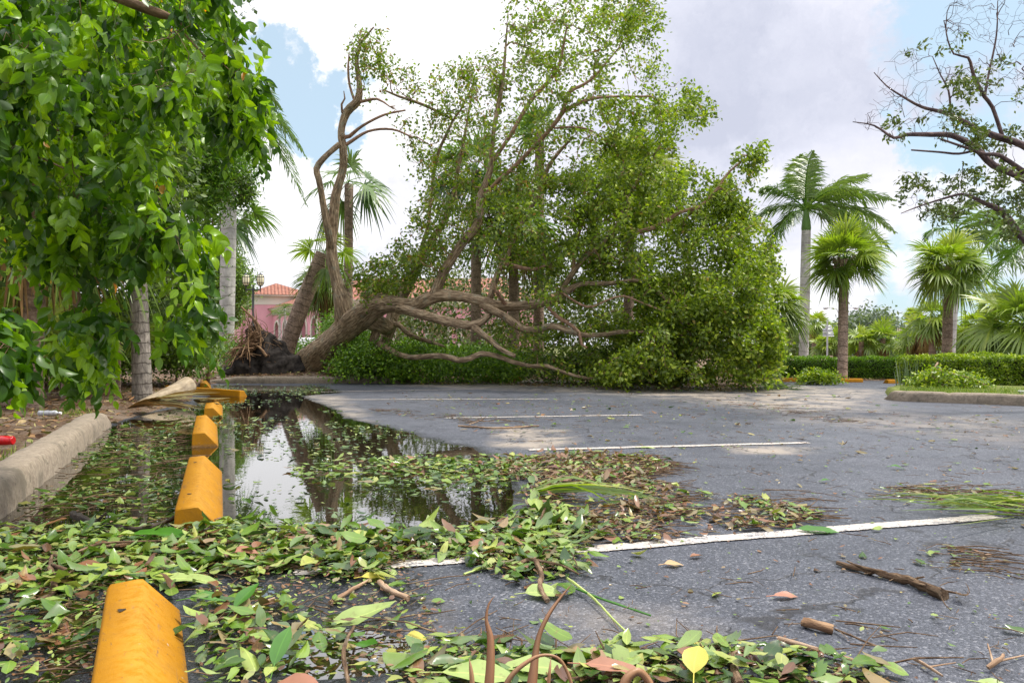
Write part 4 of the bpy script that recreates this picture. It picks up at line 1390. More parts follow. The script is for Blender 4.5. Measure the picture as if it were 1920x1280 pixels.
for px, by, cy, Z, rpx, lab, sk, tr in far:
    b = at(px, by, Z); b[2] = 0
    rr = rpx / FP * Z
    thin = rpx < 20
    fan_palm('far_fan_palm', b, at(px, cy, Z), .16 if not thin else .2, rr * 1.12, 22, lab, nseg=14, skirt=sk, droopy=.8, group='fan palms beyond the hedge', wind=(.1, 0, 0), lo=-.5)

# left side palms
b = at(424, 690, 24); b[2] = 0.1
feather_palm('royal_palm', b, at(431, 262, 24), .205, 3.4,
             [(0, 20, .75, .95), (-15, 5, .7, 1.0), (20, 35, .7, .9), (170, 10, .8, .7), (150, 40, .8, .6), (-60, 30, .7, .8), (60, 50, .7, .6), (-10, -20, .8, .8), (90, 10, .8, .7), (200, -10, .8, .7), (5, 55, .8, .8)],
             'tall pale trunked feather palm with wilted fronds at the left', npair=60, shaft=1.0)
# leaning palm trunk with lost head
lp0 = at(522, 678, 21.2); lp0[2] = .12
fan_palm('leaning_palm', lp0, at(607, 475, 21.2), .215, 1.15, 9, 'leaning fan palm trunk crossing behind the uprooted base', wind=(0, 0, 0), nseg=24, droopy=1.1, lo=-.9, bend=(-.10, 0, -.05), trunkmat=B_SABAL)
b = at(613, 700, 25.5); b[2] = 0
fan_palm('skirted_palm', b, at(607, 520, 25.5), .16, 1.1, 26, 'fan palm with hanging brown skirt between the trunk and the pink building', nseg=24, skirt=26, droopy=1.0, lo=-.9)
b = at(652, 700, 23); b[2] = 0
fan_palm('windblown_palm', b, at(654, 345, 23), .13, 1.75, 8, 'storm torn fan palm with long drooping fronds behind the tall limb', M_FAND, wind=(0, 0, -.05), nseg=26, droopy=1.25, lo=-.6)
b = at(892, 700, 22.5); b[2] = 0
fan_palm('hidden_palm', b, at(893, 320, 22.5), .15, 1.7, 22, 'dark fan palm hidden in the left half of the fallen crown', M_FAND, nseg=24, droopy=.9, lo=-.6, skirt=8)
b = at(1178, 700, 22); b[2] = 0
fan_palm('hidden_palm', b, at(1180, 330, 22), .15, 1.75, 24, 'fan palm poking above the right half of the fallen crown', M_FAN, nseg=24, droopy=.8, lo=-.6, skirt=14, wind=(.15, 0, 0), boots=True)
b = at(965, 700, 23); b[2] = 0
fan_palm('hidden_palm', b, at(962, 420, 23), .15, 1.6, 18, 'low dark fan palm seen through the middle of the fallen crown', M_FAND, nseg=20, droopy=.9, lo=-.6, skirt=8)
b = at(1010, 700, 24); b[2] = 0
fan_palm('hidden_palm', b, at(1012, 250, 24), .15, 1.3, 12, 'spear leaved palm top showing through the upper crown', M_FAND, nseg=20, droopy=.5, lo=0)
# palm trunk behind the foreground leaves
b = at(268, 722, 12.6); b[2] = .08
fan_palm('shaded_palm', b, at(250, 300, 12.6), .14, 1.05, 20, 'grey palm trunk standing in the mulch behind the foreground leaves', M_FAN, nseg=26, droopy=.9, lo=-.7, trunkmat=mat_bark('grey fibrous palm trunk', (.13, .115, .10), (.24, .215, .19), (.34, .31, .28), 26, .3, .7, .2, rings=6))
b = at(60, 690, 10.5); b[2] = .08
fan_palm('understory_palm', b, at(70, 330, 10.5), .13, 1.9, 22, 'yellow green fan palm half hidden at the far left', M_FAN, nseg=26, droopy=.8, lo=-.7, skirt=8)
b = at(428, 700, 26); b[2] = .08
fan_palm('understory_palm', b, at(418, 400, 26), .13, 1.7, 18, 'fan palm with dark fingers beside the pale palm trunk', M_FAND, nseg=24, droopy=.8, lo=-.6)
# small fan seedlings on the mulch
for k, (px, py, Z, rr, lab) in enumerate(((222, 630, 13.5, .9, 'low fan palm seedling beside the grey trunk'), (120, 640, 12.2, .9, 'low fan palm seedling under the foreground branches'), (30, 640, 11.0, .9, 'low fan palm seedling at the left edge'))):
    b = at(px, 700, Z); b[2] = .08
    fan_palm('palm_seedling', b, at(px, py, Z), .04, rr, 13, lab, M_FAN, nseg=22, droopy=.5, lo=-.1)

# thin double palm in front of the building
e = empty('slender_palm', at(534, 690, 55) * np.array([1, 1, 0]), 'slender multi stemmed palm before the pink wall', 'palm tree')
e0 = np.array(e.location); mb = MB(); cm = MB(); st = MB()
for px, tp in ((524, 588), (534, 578), (543, 590)):
    a_ = at(px + 2, 690, 55); a_[2] = 0; t_ = at(px, tp, 55)
    tube(mb, catmull(np.array([a_, (a_ + t_) / 2, t_]), .6), .07, 6, .5)
    for k in range(9):
        az = k * 40 + R.uniform(0, 20); el = R.uniform(0, 60)
        feather_frond(cm, st, t_, [math.cos(rad(az)), math.sin(rad(az)), math.tan(rad(el))], 1.0, .6, 14, R.random(), leaflen=.35)
mb.build('trunk', B_ROYAL, e, True, e0); st.build('leaf_stems', M_LIGHT, cm.build('crown', M_FAND, e, False, e0), False, e0)


# ------------------------------------------------------------------ shrubs, hedges, trees
def leafy_tree(name, base, poly, z0, z1, natt, per, L, W, mat, label, cat='tree', spread=.15, limbs=None, kind='lo', rt=.005, step=.2, droop=-.2, bark=None, stemr=.06, group=None, rnd=None, last=.8, trunkname='trunk', crownname='crown'):
    e = empty(name, base, label, cat, group)
    b0 = np.asarray(base, float)
    t = Tree(step)
    att = sample_vol(poly, z0, z1, natt, .12)
    if limbs:
        for k, l in enumerate(limbs): t.limb(l, k > 0)
    else:
        c = att.mean(0)
        for k in range(3):
            p1 = b0 + (c - b0) * .5 + R.normal(size=3) * .12 * np.linalg.norm(c - b0) * (k > 0)
            t.limb_w(np.array([[*b0, stemr], [*p1, stemr * .6], [*(c + R.normal(size=3) * .3 * np.std(att, axis=0)), stemr * .3]]), k > 0)
    t.grow(att, .25, .4, .4, .05)
    t.radii(rt, .42)
    mb = MB(); t.mesh(mb, 10)
    mb.build(trunkname, bark or B_TWIG, e, True, b0)
    pos, dr, qi = t.leafpos(per, spread, last)
    pos = pos[pos[:, 2] > .03] if False else pos
    n = len(pos)
    mb = MB()
    leaves(mb, pos, dr * .5 + rdir(n) * .8 + np.array([0, 0, droop]), rdir(n) * .7 + np.array([0, -.25, .7]), R.uniform(.75, 1.2, n) * L, R.uniform(.75, 1.2, n) * W, kind, bend=R.uniform(0, .3, n) if kind != 'lo' else 0.0, rnd=None if rnd is None else rnd(pos))
    mb.build(crownname, mat, e, kind == 'hi', b0)
    return e


def hedge(name, p0, p1, width, height, label, mat, n, L=.05, rough=.06, cat='hedge', z0=.0):
    p0 = np.array([*p0, z0]); p1 = np.array([*p1, z0]); v = p1 - p0; Lh = np.linalg.norm(v); t = v / Lh; s = np.array([-t[1], t[0], 0])
    e = empty(name, p0, label, cat)
    mb = MB()
    # lumpy solid core, its near-black colour stands in for shade inside the hedge
    m = max(8, int(Lh / .15)); prof = [(-.42, 0), (-.46, .5), (-.40, .86), (0, .9), (.40, .86), (.46, .5), (.42, 0)]
    V = []
    for i in range(m + 1):
        for a, b_ in prof:
            q_ = p0 + t * (Lh * i / m * .99 + .005) + s * a * width * .94 + np.array([0, 0, b_ * height])
            q_ = q_ + R.normal(size=3) * .015
            V.append(q_)
    k = len(prof)
    F = [(i * k + j, i * k + j + 1, i * k + k + j + 1, i * k + k + j) for i in range(m) for j in range(k - 1)]
    mb.add(V, F)
    for q_ in (0, m * k): mb.add(V[q_:q_ + k], [(0, 1, 5), (0, 5, 6)]); mb.add(V[q_:q_ + k], [(1, 2, 4, 5)]); mb.add(V[q_:q_ + k], [(2, 3, 4)])
    mb.build('dark_core', M_CORE, e, False, p0)
    # leaves on front, back, top, ends
    u = R.uniform(0, Lh, n); f = R.random(n)
    side = np.where(f < .45, -1, np.where(f < .6, 1, 0))
    hz = np.where(side != 0, R.uniform(.0, 1, n) * height, height + 0 * f)
    off = np.where(side != 0, side * width * .5, R.uniform(-.5, .5, n) * width)
    bumpy = np.array([noise.noise(Vector((a * 1.6, b_ * 2.5, c_ * 2 + 7))) for a, b_, c_ in zip(u, hz, off)])
    bumpf = np.array([noise.noise(Vector((a * 6, b_ * 6, c_ * 6 + 3))) for a, b_, c_ in zip(u, hz, off)])
    dpt = R.exponential(.035, n)
    ends_ = R.random(n) < .10 + .2 / Lh
    u = np.where(ends_, np.where(R.random(n) < .5, -.03, Lh + .03) + R.normal(size=n) * .03, u)
    off = np.where(ends_, R.uniform(-.5, .5, n) * width, off); hz = np.where(ends_, R.uniform(0, 1, n) * height, hz)
    out = s[None] * side[:, None] + np.array([0, 0, 1.0])[None] * (side == 0)[:, None]
    pos = p0 + t * u[:, None] + s * off[:, None] + np.array([0, 0, 1]) * hz[:, None] + out * (bumpy * rough * 1.3 + bumpf * rough * .6 - dpt + .02)[:, None]
    pos[:, 2] = np.maximum(pos[:, 2], z0 + .02)
    mb = MB()
    dr = out * .5 + rdir(n) * .8 + np.array([0, 0, .25])
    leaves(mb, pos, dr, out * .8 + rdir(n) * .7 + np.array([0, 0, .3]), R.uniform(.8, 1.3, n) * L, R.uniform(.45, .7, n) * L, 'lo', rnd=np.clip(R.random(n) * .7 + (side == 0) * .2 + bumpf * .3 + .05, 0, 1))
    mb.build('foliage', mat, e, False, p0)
    return e


hedge('hedge', (7.0, 21.9), (9.05, 21.9), .7, .60, 'clipped hedge between the fallen crown and the round fan palm', M_HEDGE, 9000)
hedge('hedge', (9.25, 21.8), (11.3, 21.6), .7, .60, 'clipped hedge right of the round fan palm behind the orange stop', M_HEDGE, 9000)
hedge('hedge', (8.75, 17.2), (12.9, 16.4), .8, .60, 'yellow topped hedge along the right kerb strip', M_YHEDGE, 19000, .055, .08, z0=.1)
hedge('hedge', (-6.0, 27.5), (1.0, 27.5), 1.0, .85, 'distant hedge line between the leaning trunk and the pink building', M_HEDGE, 9000, .07, .12)
# rough ground vine mound in front of the fallen limbs
vine_poly = [(612, 700), (625, 668), (660, 655), (700, 650), (760, 648), (820, 652), (860, 655), (930, 650), (960, 665), (990, 690), (1000, 706), (900, 706), (800, 708), (640, 708)]
leafy_tree('ivy_mound', at(780, 708, 19.8), vine_poly, 18.9, 21.2, 520, 44, .085, .06, M_HEDGE, 'leafy green ivy mound spreading under the leaning trunk', 'shrub', .14, rt=.004, step=.15, droop=0, trunkname='stems', crownname='foliage')
low_poly = [(960, 690), (1010, 670), (1100, 665), (1200, 660), (1290, 650), (1300, 716), (1140, 708), (1000, 704)]
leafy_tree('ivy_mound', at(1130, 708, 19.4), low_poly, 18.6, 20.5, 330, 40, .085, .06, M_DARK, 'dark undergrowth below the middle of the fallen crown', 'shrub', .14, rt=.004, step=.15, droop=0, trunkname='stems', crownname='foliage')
# bushes behind the root plate and along the left bank
def shrub(px, by, poly, z0, z1, natt, per, L, mat, label, spread=.18, kind='lo', W=None):
    return leafy_tree('shrub', at(px, by, (z0 + z1) / 2) * np.array([1, 1, 0]) + np.array([0, 0, .05]), poly, z0, z1, natt, per, L, W or L * .55, mat, label, 'shrub', spread, kind=kind, rt=.004, step=.2, droop=0, trunkname='stems', crownname='foliage', stemr=.03)


shrub(470, 690, [(405, 680), (410, 650), (430, 630), (465, 640), (500, 650), (560, 652), (600, 640), (640, 600), (700, 610), (700, 690)], 22.5, 25, 260, 46, .10, M_LIGHT, 'bright bush row behind the torn roots')
shrub(330, 690, [(270, 690), (280, 600), (320, 560), (380, 590), (405, 620), (400, 680), (360, 690)], 16, 18, 200, 60, .09, M_BUSH, 'green bush between the grey trunk and the pale palm trunk')
shrub(150, 700, [(-60, 705), (-60, 560), (60, 520), (180, 560), (250, 600), (250, 698), (150, 700)], 14.5, 18.5, 420, 60, .10, M_BUSH, 'dark thicket behind the foreground branches')
shrub(640, 640, [(600, 690), (610, 600), (640, 590), (690, 600), (700, 640), (660, 690)], 22, 24, 110, 46, .09, M_LIGHT, 'light bush seen under the skirted palm')
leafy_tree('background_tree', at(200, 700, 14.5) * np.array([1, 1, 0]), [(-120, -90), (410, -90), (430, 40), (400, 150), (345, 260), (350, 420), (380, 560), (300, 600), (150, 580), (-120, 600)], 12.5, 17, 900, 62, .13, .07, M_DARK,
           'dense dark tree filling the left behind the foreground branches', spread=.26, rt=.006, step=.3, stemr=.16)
leafy_tree('background_tree', at(390, 700, 19) * np.array([1, 1, 0]), [(330, 260), (350, 230), (400, 215), (450, 235), (466, 290), (460, 345), (420, 372), (395, 400), (350, 400), (330, 330)], 16.5, 18.5, 260, 60, .14, .035, M_LIGHT,
           'bright narrow leaved tree in front of the pale palm trunk', spread=.2, rt=.005, step=.25, stemr=.05)
leafy_tree('background_tree', at(440, 690, 46) * np.array([1, 1, 0]), [(395, 470), (440, 455), (450, 490), (478, 515), (462, 560), (445, 600), (400, 620), (370, 560)], 43, 48, 240, 70, .20, .12, M_BUSH,
           'small tree behind the lantern post', spread=.25, rt=.008, step=.35, stemr=.1)
leafy_tree('dead_sprig', at(480, 500, 16.8), [(445, 330), (475, 325), (480, 370), (450, 385)], 16.6, 17.2, 24, 24, .10, .05, M_DARK,
           'small dark sprig of leaves hanging beside the pale palm trunk', 'branch', .08, limbs=[[(400, 300, 17.2, .02), (430, 330, 17, .015), (460, 350, 16.8, .01)]], step=.1, trunkname='stem', crownname='foliage')
leafy_tree('background_tree', at(1608, 690, 70) * np.array([1, 1, 0]), [(1584, 690), (1588, 628), (1600, 606), (1632, 600), (1662, 612), (1680, 640), (1690, 690)], 66, 74, 240, 60, .42, .2, M_GREY,
           'airy grey green tree on the skyline right of the clear standing fan palm', spread=.7, rt=.02, step=.8, stemr=.2)
leafy_tree('background_tree', at(1500, 690, 80) * np.array([1, 1, 0]), [(1440, 690), (1445, 660), (1500, 645), (1560, 655), (1700, 655), (1830, 650), (1940, 640), (1940, 690)], 76, 90, 260, 70, .5, .3, M_OLIVE,
           'low olive tree line far beyond the hedges', spread=1.2, rt=.02, step=1.2, stemr=.2)
leafy_tree('background_tree', at(820, 690, 34) * np.array([1, 1, 0]), [(700, 640), (720, 560), (800, 500), (900, 480), (1000, 470), (1100, 480), (1200, 500), (1330, 520), (1420, 560), (1420, 660), (1300, 690), (900, 650)], 24, 30, 420, 46, .15, .09, M_OLIVE,
           'tree standing behind the fallen crown', spread=.35, rt=.008, step=.4, stemr=.12)

# ------------------------------------------------------------------ foreground tree (left)
fg = empty('overhanging_tree', (-4.2, 4.6, .1), 'glossy leaved tree overhanging the left of the lot', 'tree')
f0 = np.array(fg.location)
T = Tree(.09)
T.limb_w(np.array([[-4.2, 4.6, 0.1, .12], [-4.15, 4.6, 1.3, .10], [-3.9, 4.6, 2.4, .08], [-3.4, 4.5, 2.9, .06], [-2.6, 4.3, 3.0, .04], [-1.9, 4.2, 2.75, .025]]), False)
T.limb([(-60, 120, 4.6, .045), (0, 205, 4.6, .034), (27, 240, 4.6, .032), (43, 283, 4.6, .028), (58, 333, 4.6, .024), (62, 400, 4.6, .018), (120, 470, 4.6, .012), (150, 560, 4.5, .008)])
T.limb([(30, 243, 4.6, .012), (75, 247, 4.5, .009), (140, 240, 4.4, .006)])
T.limb([(45, 285, 4.6, .010), (80, 298, 4.5, .007), (150, 330, 4.4, .005)])
T.limb_w(np.array([[-4.1, 4.6, .7, .05], [-3.5, 4.0, 1.0, .03], [*at(-60, 600, 3.3), .015], [*at(10, 640, 3.3), .008]]))
FGV = [([(-60, -60), (405, -60), (425, 40), (390, 60), (430, 100), (430, 125), (400, 140), (425, 205), (400, 215), (350, 225), (290, 245), (260, 290), (290, 350), (320, 400), (280, 430), (250, 470), (120, 470), (60, 380), (-60, 330)], 3.8, 5.3, 230),
       ([(60, 380), (250, 380), (315, 370), (370, 440), (385, 465), (350, 485), (300, 480), (200, 490), (60, 470)], 3.9, 4.9, 60),
       ([(335, 510), (360, 540), (370, 590), (372, 620), (345, 610), (330, 560)], 4.0, 4.6, 12),
       ([(110, 560), (200, 590), (205, 650), (195, 680), (150, 690), (120, 640)], 4.0, 4.6, 24),
       ([(-60, 550), (15, 575), (35, 620), (30, 665), (5, 690), (-60, 700)], 3.0, 3.4, 20),
       ([(-60, 20), (60, 10), (90, 100), (70, 190), (-60, 200)], 3.3, 3.9, 30),
       ([(425, 70), (488, 105), (485, 135), (440, 150), (400, 130)], 4.2, 4.7, 12), ([(420, 170), (470, 185), (495, 230), (470, 245), (430, 232)], 4.2, 4.7, 10)]
T.grow(np.concatenate([sample_vol(p, a, b_, n) for p, a, b_, n in FGV]), .3, .4, .35, .15)
T.radii(.0022, .42)
mb = MB(); T.mesh(mb, 12)
mb.build('trunk', B_TWIG, fg, True, f0)
# leaves hang in rows along the twig ends
pos, dr, L, W, rn_ = [], [], [], [], []
for a, b_ in T.paths:
    tw = T.P[b_ - 1]; td = norm(T.P[b_ - 1] - T.P[max(a, b_ - 4)] + np.array([0, 0, -.05]))
    base_r = R.random() ** 1.7  # cluster tone skewed dark, putting the crown's inner shade into leaf colour
    for sh in range(3):
        t2 = norm(td + rdir(1)[0] * (.9 if sh else .25) + np.array([0, 0, -.35]))
        sdv = norm(np.cross(t2, R.normal(size=3)))
        m = R.integers(6, 12); ln = R.uniform(.12, .24)
        p0 = tw + R.normal(size=3) * .05
        for k in range(m):
            u_ = (k + .5) / m
            p = p0 + t2 * ln * u_ + np.array([0, 0, -.25 * ln * u_ * u_])
            dd = norm(sdv * (.9 if k % 2 else -.9) * (1 - .5 * u_) + t2 * .6 + np.array([0, 0, -.55]) + R.normal(size=3) * .28)
            pos.append(p); dr.append(dd); L.append(R.uniform(.055, .10) * (1.1 - .35 * u_)); W.append(R.uniform(.48, .66)); rn_.append(np.clip(base_r * .7 + u_ * .12 + R.random() * .18, 0, .98))
pos, dr, L, W, rn_ = map(np.array, (pos, dr, L, W, rn_))
rn_[R.random(len(rn_)) < .0015] = 1.0
n = len(pos); print('front leaves', n)
mb = MB()
leaves(mb, pos, dr, norm(rdir(n) * 1.2 + np.array([.3, -.35, .55])), L, W * L, 'hi', R.uniform(0, .6, n), rn_, .02, R.uniform(.5, 3, n))
mb.build('crown', M_FRONT, fg, True, f0)
# second layer of the same kind further back
leafy_tree('overhanging_tree', np.array([-5.6, 7.2, .1]), [(-100, -60), (370, -60), (380, 120), (370, 220), (290, 280), (300, 370), (240, 450), (100, 470), (-100, 500)], 6.0, 8.2, 330, 40, .085, .05, M_FRONT,
           'second glossy leaved tree just behind the overhanging one, mostly in shade', spread=.12, kind='mid', rt=.003, step=.15, droop=-.6, stemr=.07)

# ------------------------------------------------------------------ bare storm-stripped tree (right)
bt = empty('storm_stripped_tree', (9.0, 11.2, .1), 'nearly leafless branches reaching in from the upper right', 'tree')
t0 = np.array(bt.location)
T = Tree(.11)
T.limb([(2125, 778, 11.2, .22), (2115, 600, 11.2, .19), (2060, 470, 11.2, .16), (2000, 390, 11.1, .11), (1920, 335, 11.0, .065), (1864, 310, 11.0, .05), (1830, 277, 11.0, .045), (1787, 254, 10.9, .038), (1747, 252, 10.9, .034), (1700, 252, 10.8, .026), (1677, 258, 10.8, .02), (1640, 235, 10.8, .012), (1600, 228, 10.8, .006)], False)
T.limb([(2030, 420, 11.2, .10), (1980, 320, 11.3, .08), (1920, 273, 11.3, .06), (1874, 257, 11.3, .05), (1830, 240, 11.3, .04), (1780, 213, 11.2, .032), (1730, 200, 11.2, .022), (1693, 180, 11.2, .016), (1663, 160, 11.2, .01), (1640, 135, 11.2, .006)])
T.limb([(1882, 258, 11.3, .03), (1862, 200, 11.3, .028), (1847, 180, 11.2, .027), (1827, 140, 11.2, .024), (1817, 107, 11.1, .02), (1790, 100, 11.1, .014), (1776, 60, 11.1, .01), (1778, 20, 11.1, .006)])
T.limb([(1834, 280, 11.0, .02), (1800, 288, 10.9, .018), (1763, 285, 10.9, .015), (1710, 281, 10.8, .012)])
T.limb([(1925, 325, 11.0, .04), (1873, 290, 10.8, .03), (1850, 289, 10.8, .025), (1770, 262, 10.7, .014)])
T.limb([(2060, 520, 11.2, .11), (1980, 490, 11.0, .08), (1922, 450, 10.9, .055), (1900, 423, 10.9, .05), (1880, 397, 10.9, .045), (1840, 377, 10.8, .03), (1807, 364, 10.8, .022), (1770, 372, 10.7, .015), (1723, 387, 10.7, .01), (1690, 400, 10.7, .005)])
T.limb([(1848, 182, 11.2, .02), (1853, 150, 11.3, .018), (1870, 67, 11.3, .012), (1873, 0, 11.3, .006)])
T.limb([(1980, 320, 11.3, .06), (1940, 180, 11.4, .045), (1912, 110, 11.4, .03), (1900, 77, 11.4, .025), (1880, 40, 11.4, .018), (1860, 0, 11.4, .008)])
T.limb([(1784, 215, 11.2, .018), (1780, 170, 11.1, .014), (1765, 140, 11.1, .01), (1750, 105, 11.1, .006)])
T.limb([(1700, 252, 10.8, .012), (1697, 220, 10.8, .009), (1692, 200, 10.8, .005)])
T.limb([(1830, 277, 11.0, .02), (1795, 310, 10.9, .012), (1740, 330, 10.8, .008), (1700, 320, 10.8, .004)])
BV = [([(1640, 130), (1680, 100), (1760, 60), (1778, -20), (1860, -60), (1990, -60), (1990, 230), (1860, 180), (1780, 190), (1700, 180), (1650, 165)], 10.2, 12.0, 520),
      ([(1600, 225), (1650, 165), (1720, 180), (1800, 210), (1900, 240), (1990, 250), (1990, 330), (1880, 300), (1760, 260), (1680, 260), (1640, 255)], 10.3, 11.8, 240),
      ([(1690, 330), (1740, 325), (1800, 330), (1860, 300), (1990, 330), (1990, 500), (1900, 450), (1830, 400), (1740, 420), (1690, 400)], 10.2, 11.8, 230)]
parts = [sample_vol(p, a, b_, n) for p, a, b_, n in BV]
T.grow(np.concatenate(parts), .16, .5, .6, .45)
T.radii(.0029, .42)
mb = MB(); T.mesh(mb, 12, .08)
mb.build('trunk', B_BARE, bt, True, t0)
ends = np.array([T.P[b_ - 1] for a, b_ in T.paths]); ex, ey = proj(ends)
cl = np.array([noise.noise(Vector(e) * 1.5 + Vector((4, 1, 2))) for e in ends])
leafy = ((ey > 310) & (cl > -.12)) | ((ex > 1870) & (ey > 110) & (cl > .12)) | ((ey > 140) & (ey <= 310) & (cl > .2)) | (R.random(len(ex)) < .02)
pos, dr, qi = T.leafpos(17, .04, .35, leafy)
n = len(pos); mb = MB()
leaves(mb, pos, dr * .7 + rdir(n) * .8 + np.array([0, 0, -.1]), rdir(n) + np.array([0, 0, .6]), R.uniform(.06, .10, n), R.uniform(.028, .042, n), 'lo', rnd=R.random(n))
mb.build('crown', M_OLIVE, bt, False, t0)

# ------------------------------------------------------------------ pink building
FD = norm(np.array([-.571, 1.0]))            # the arcade wing recedes to the left
c1 = at(600, 640, 62)[:2]                    # near corner of the wing
Lw = 20.0
c0 = c1 + FD * Lw
nrm_ = np.array([-FD[1], FD[0]]) * 1.0       # towards the left/outside
if nrm_ @ (-c1) < 0: nrm_ = -nrm_
pb = empty('pink_building', (c0[0], c0[1], 0), 'pink stucco building with arcade and terracotta roofs beyond the roots', 'building')
b0 = np.array(pb.location)


def arch_wall(mb, a, b, h, arches, thick=.3, z0=0.0, nrmv=None):
    """wall between 2D points a-b with arched openings: list of (s0, s1, sill, spring height)"""
    a = np.asarray(a); b = np.asarray(b); t = norm(b - a); L = np.linalg.norm(b - a); nn = np.array([t[1], -t[0]])
    def quad(s0, z0_, s1, z1_):
        p = [np.array([*(a + t * s), z]) for s, z in ((s0, z0_), (s1, z0_), (s1, z1_), (s0, z1_))]
        mb.add(p, [(0, 1, 2, 3)])
    cur = 0
    for s0, s1, sill, spring in arches:
        quad(cur, z0, s0, h)
        r_ = (s1 - s0) / 2; cx = (s0 + s1) / 2
        if sill > z0: quad(s0, z0, s1, sill)
        ns = 10
        for k in range(ns):
            th0, th1 = math.pi - k * math.pi / ns, math.pi - (k + 1) * math.pi / ns
            x0, z0_, x1, z1_ = cx + r_ * math.cos(th0), spring + r_ * math.sin(th0), cx + r_ * math.cos(th1), spring + r_ * math.sin(th1)
            p = [np.array([*(a + t * s), z]) for s, z in ((x0, z0_), (x1, z1_), (x1, h), (x0, h))]
            mb.add(p, [(0, 1, 2, 3)])
            q_ = [np.array([*(a + t * x0), z0_]), np.array([*(a + t * x1), z1_]), np.array([*(a + t * x1 - nn * thick), z1_]), np.array([*(a + t * x0 - nn * thick), z0_])]
            mb.add(q_, [(0, 1, 2, 3)])
        for s in (s0, s1):
            q_ = [np.array([*(a + t * s), sill]), np.array([*(a + t * s), spring]), np.array([*(a + t * s - nn * thick), spring]), np.array([*(a + t * s - nn * thick), sill])]
            mb.add(q_, [(0, 1, 2, 3)])
        cur = s1
    quad(cur, z0, L, h)
    return t, nn


def arch_trim(mb, a, b, s0, s1, sill, spring, w_=.22, d_=.12, cols=True):
    a = np.asarray(a); t = norm(np.asarray(b) - a); nn = np.array([t[1], -t[0]])
    r_ = (s1 - s0) / 2; cx = (s0 + s1) / 2
    ang = np.linspace(math.pi, 0, 15)
    pts = [(s0, sill)] + [(cx + r_ * math.cos(q_), spring + r_ * math.sin(q_)) for q_ in ang] + [(s1, sill)]
    V = []
    for k, (x, z) in enumerate(pts):
        if 0 < k < len(pts) - 1: ox, oz = (x - cx) / r_, (z - spring) / r_
        else: ox, oz = (-1, 0) if k == 0 else (1, 0)
        for w2, dd in ((0, -.02), (0, d_), (w_, d_), (w_, -.02)):
            V.append(np.array([*(a + t * (x + ox * w2) + nn * dd), z + oz * w2]))
    F = [(i * 4 + j, i * 4 + (j + 1) % 4, i * 4 + 4 + (j + 1) % 4, i * 4 + 4 + j) for i in range(len(pts) - 1) for j in range(4)]
    mb.add(V, F)


def slab(mb, a, b, z0, z1, depth, out=0.0, ext=0.0):
    a = np.asarray(a); b = np.asarray(b); t = norm(b - a); nn = np.array([t[1], -t[0]])
    a = a - t * ext; b = b + t * ext
    c = [a + nn * out, b + nn * out, b - nn * depth, a - nn * depth]
    V = [np.array([*p, z]) for z in (z0, z1) for p in c]
    mb.add(V, [(0, 3, 2, 1), (4, 5, 6, 7), (0, 1, 5, 4), (1, 2, 6, 5), (2, 3, 7, 6), (3, 0, 4, 7)])


def roof_quad(mb, p):
    p = [np.asarray(q_, float) for q_ in p]
    u = norm(p[1] - p[0]); v = p[-1] - p[0]; v = norm(v - u * (v @ u))
    bk = [[(q_ - p[0]) @ u, (q_ - p[0]) @ v, 0] for q_ in p]
    mb.add(p, [tuple(range(len(p)))], .5, {'bk': np.array(bk)})


wall = MB(); trim = MB(); roof = MB(); dark = MB()
EH = 4.45      # eave height
# which side faces the camera: normal (t.y,-t.x) for direction a->b must point to camera
A_, B_ = c0, c1
t_ = norm(B_ - A_); nn_ = np.array([t_[1], -t_[0]])
if nn_ @ (-A_) < 0: A_, B_ = B_, A_
Lx = np.linalg.norm(B_ - A_)
arches = []
s = 1.2
while s + 1.5 < Lx:
    arches.append((s, s + 1.7, .5, 2.35)); s += 3.3
arch_wall(wall, A_, B_, EH - .55, arches)
trims = []
t_ = norm(B_ - A_); nn_ = np.array([t_[1], -t_[0]])
slab(trim, A_, B_, EH - .55, EH, .4, .06)
slab(trim, A_, B_, EH, EH + .14, .6, .42)
slab(dark, A_ - nn_ * 1.2, B_ - nn_ * 1.2, 0, EH, .1)
e0_ = [np.array([*(A_ + nn_ * .5), EH + .143]), np.array([*(B_ + nn_ * .5), EH + .143]), np.array([*(B_ - nn_ * 5), EH + 2.4]), np.array([*(A_ - nn_ * 5), EH + 2.4])]
roof_quad(roof, e0_)
o = wall.build('arcade_wall', M_PINK, pb, False, b0)
for (s0, s1, sl, sp) in arches:
    tm = MB(); arch_trim(tm, A_, B_, s0, s1, sl, sp)
    for s_ in (s0 - .06, s1 + .06):
        c_ = A_ + t_ * s_ + nn_ * .12
        tube(tm, np.array([[*c_, .5], [*c_, 1.7]]), .13, 8)
    tm.build('arch_surround', M_CREAM, o, False, b0)
# frontal wing, running right behind the fallen tree
D0 = c1 + np.array([.3, -1.2]); D1 = at(1010, 640, 60)[:2]
wall2 = MB(); arches2 = [(1.2, 3.8, .3, 2.3)] + [(s_, s_ + 1.5, .8, 2.2) for s_ in np.arange(6.0, 15.5, 2.6)]
arch_wall(wall2, D0, D1, EH - .5, arches2)
slab(trim, D0, D1, EH - .5, EH - .05, .4, .05)
slab(trim, D0, D1, EH - .05, EH + .08, .6, .4)
slab(trim, D0, D1, 0, .45, .1, .08)
slab(dark, D0 + [0, 1.2], D1 + [0, 1.2], 0, EH - .1, .1)
roof_quad(roof, [[*(D0 + [-.4, -.5]), EH + .083], [*(D1 + [.4, -.5]), EH + .083], [*(D1 + [-3, 5]), EH + 2.2], [*(D0 + [3, 5]), EH + 2.2]])
o2 = wall2.build('long_wall', M_PINK, pb, False, b0)
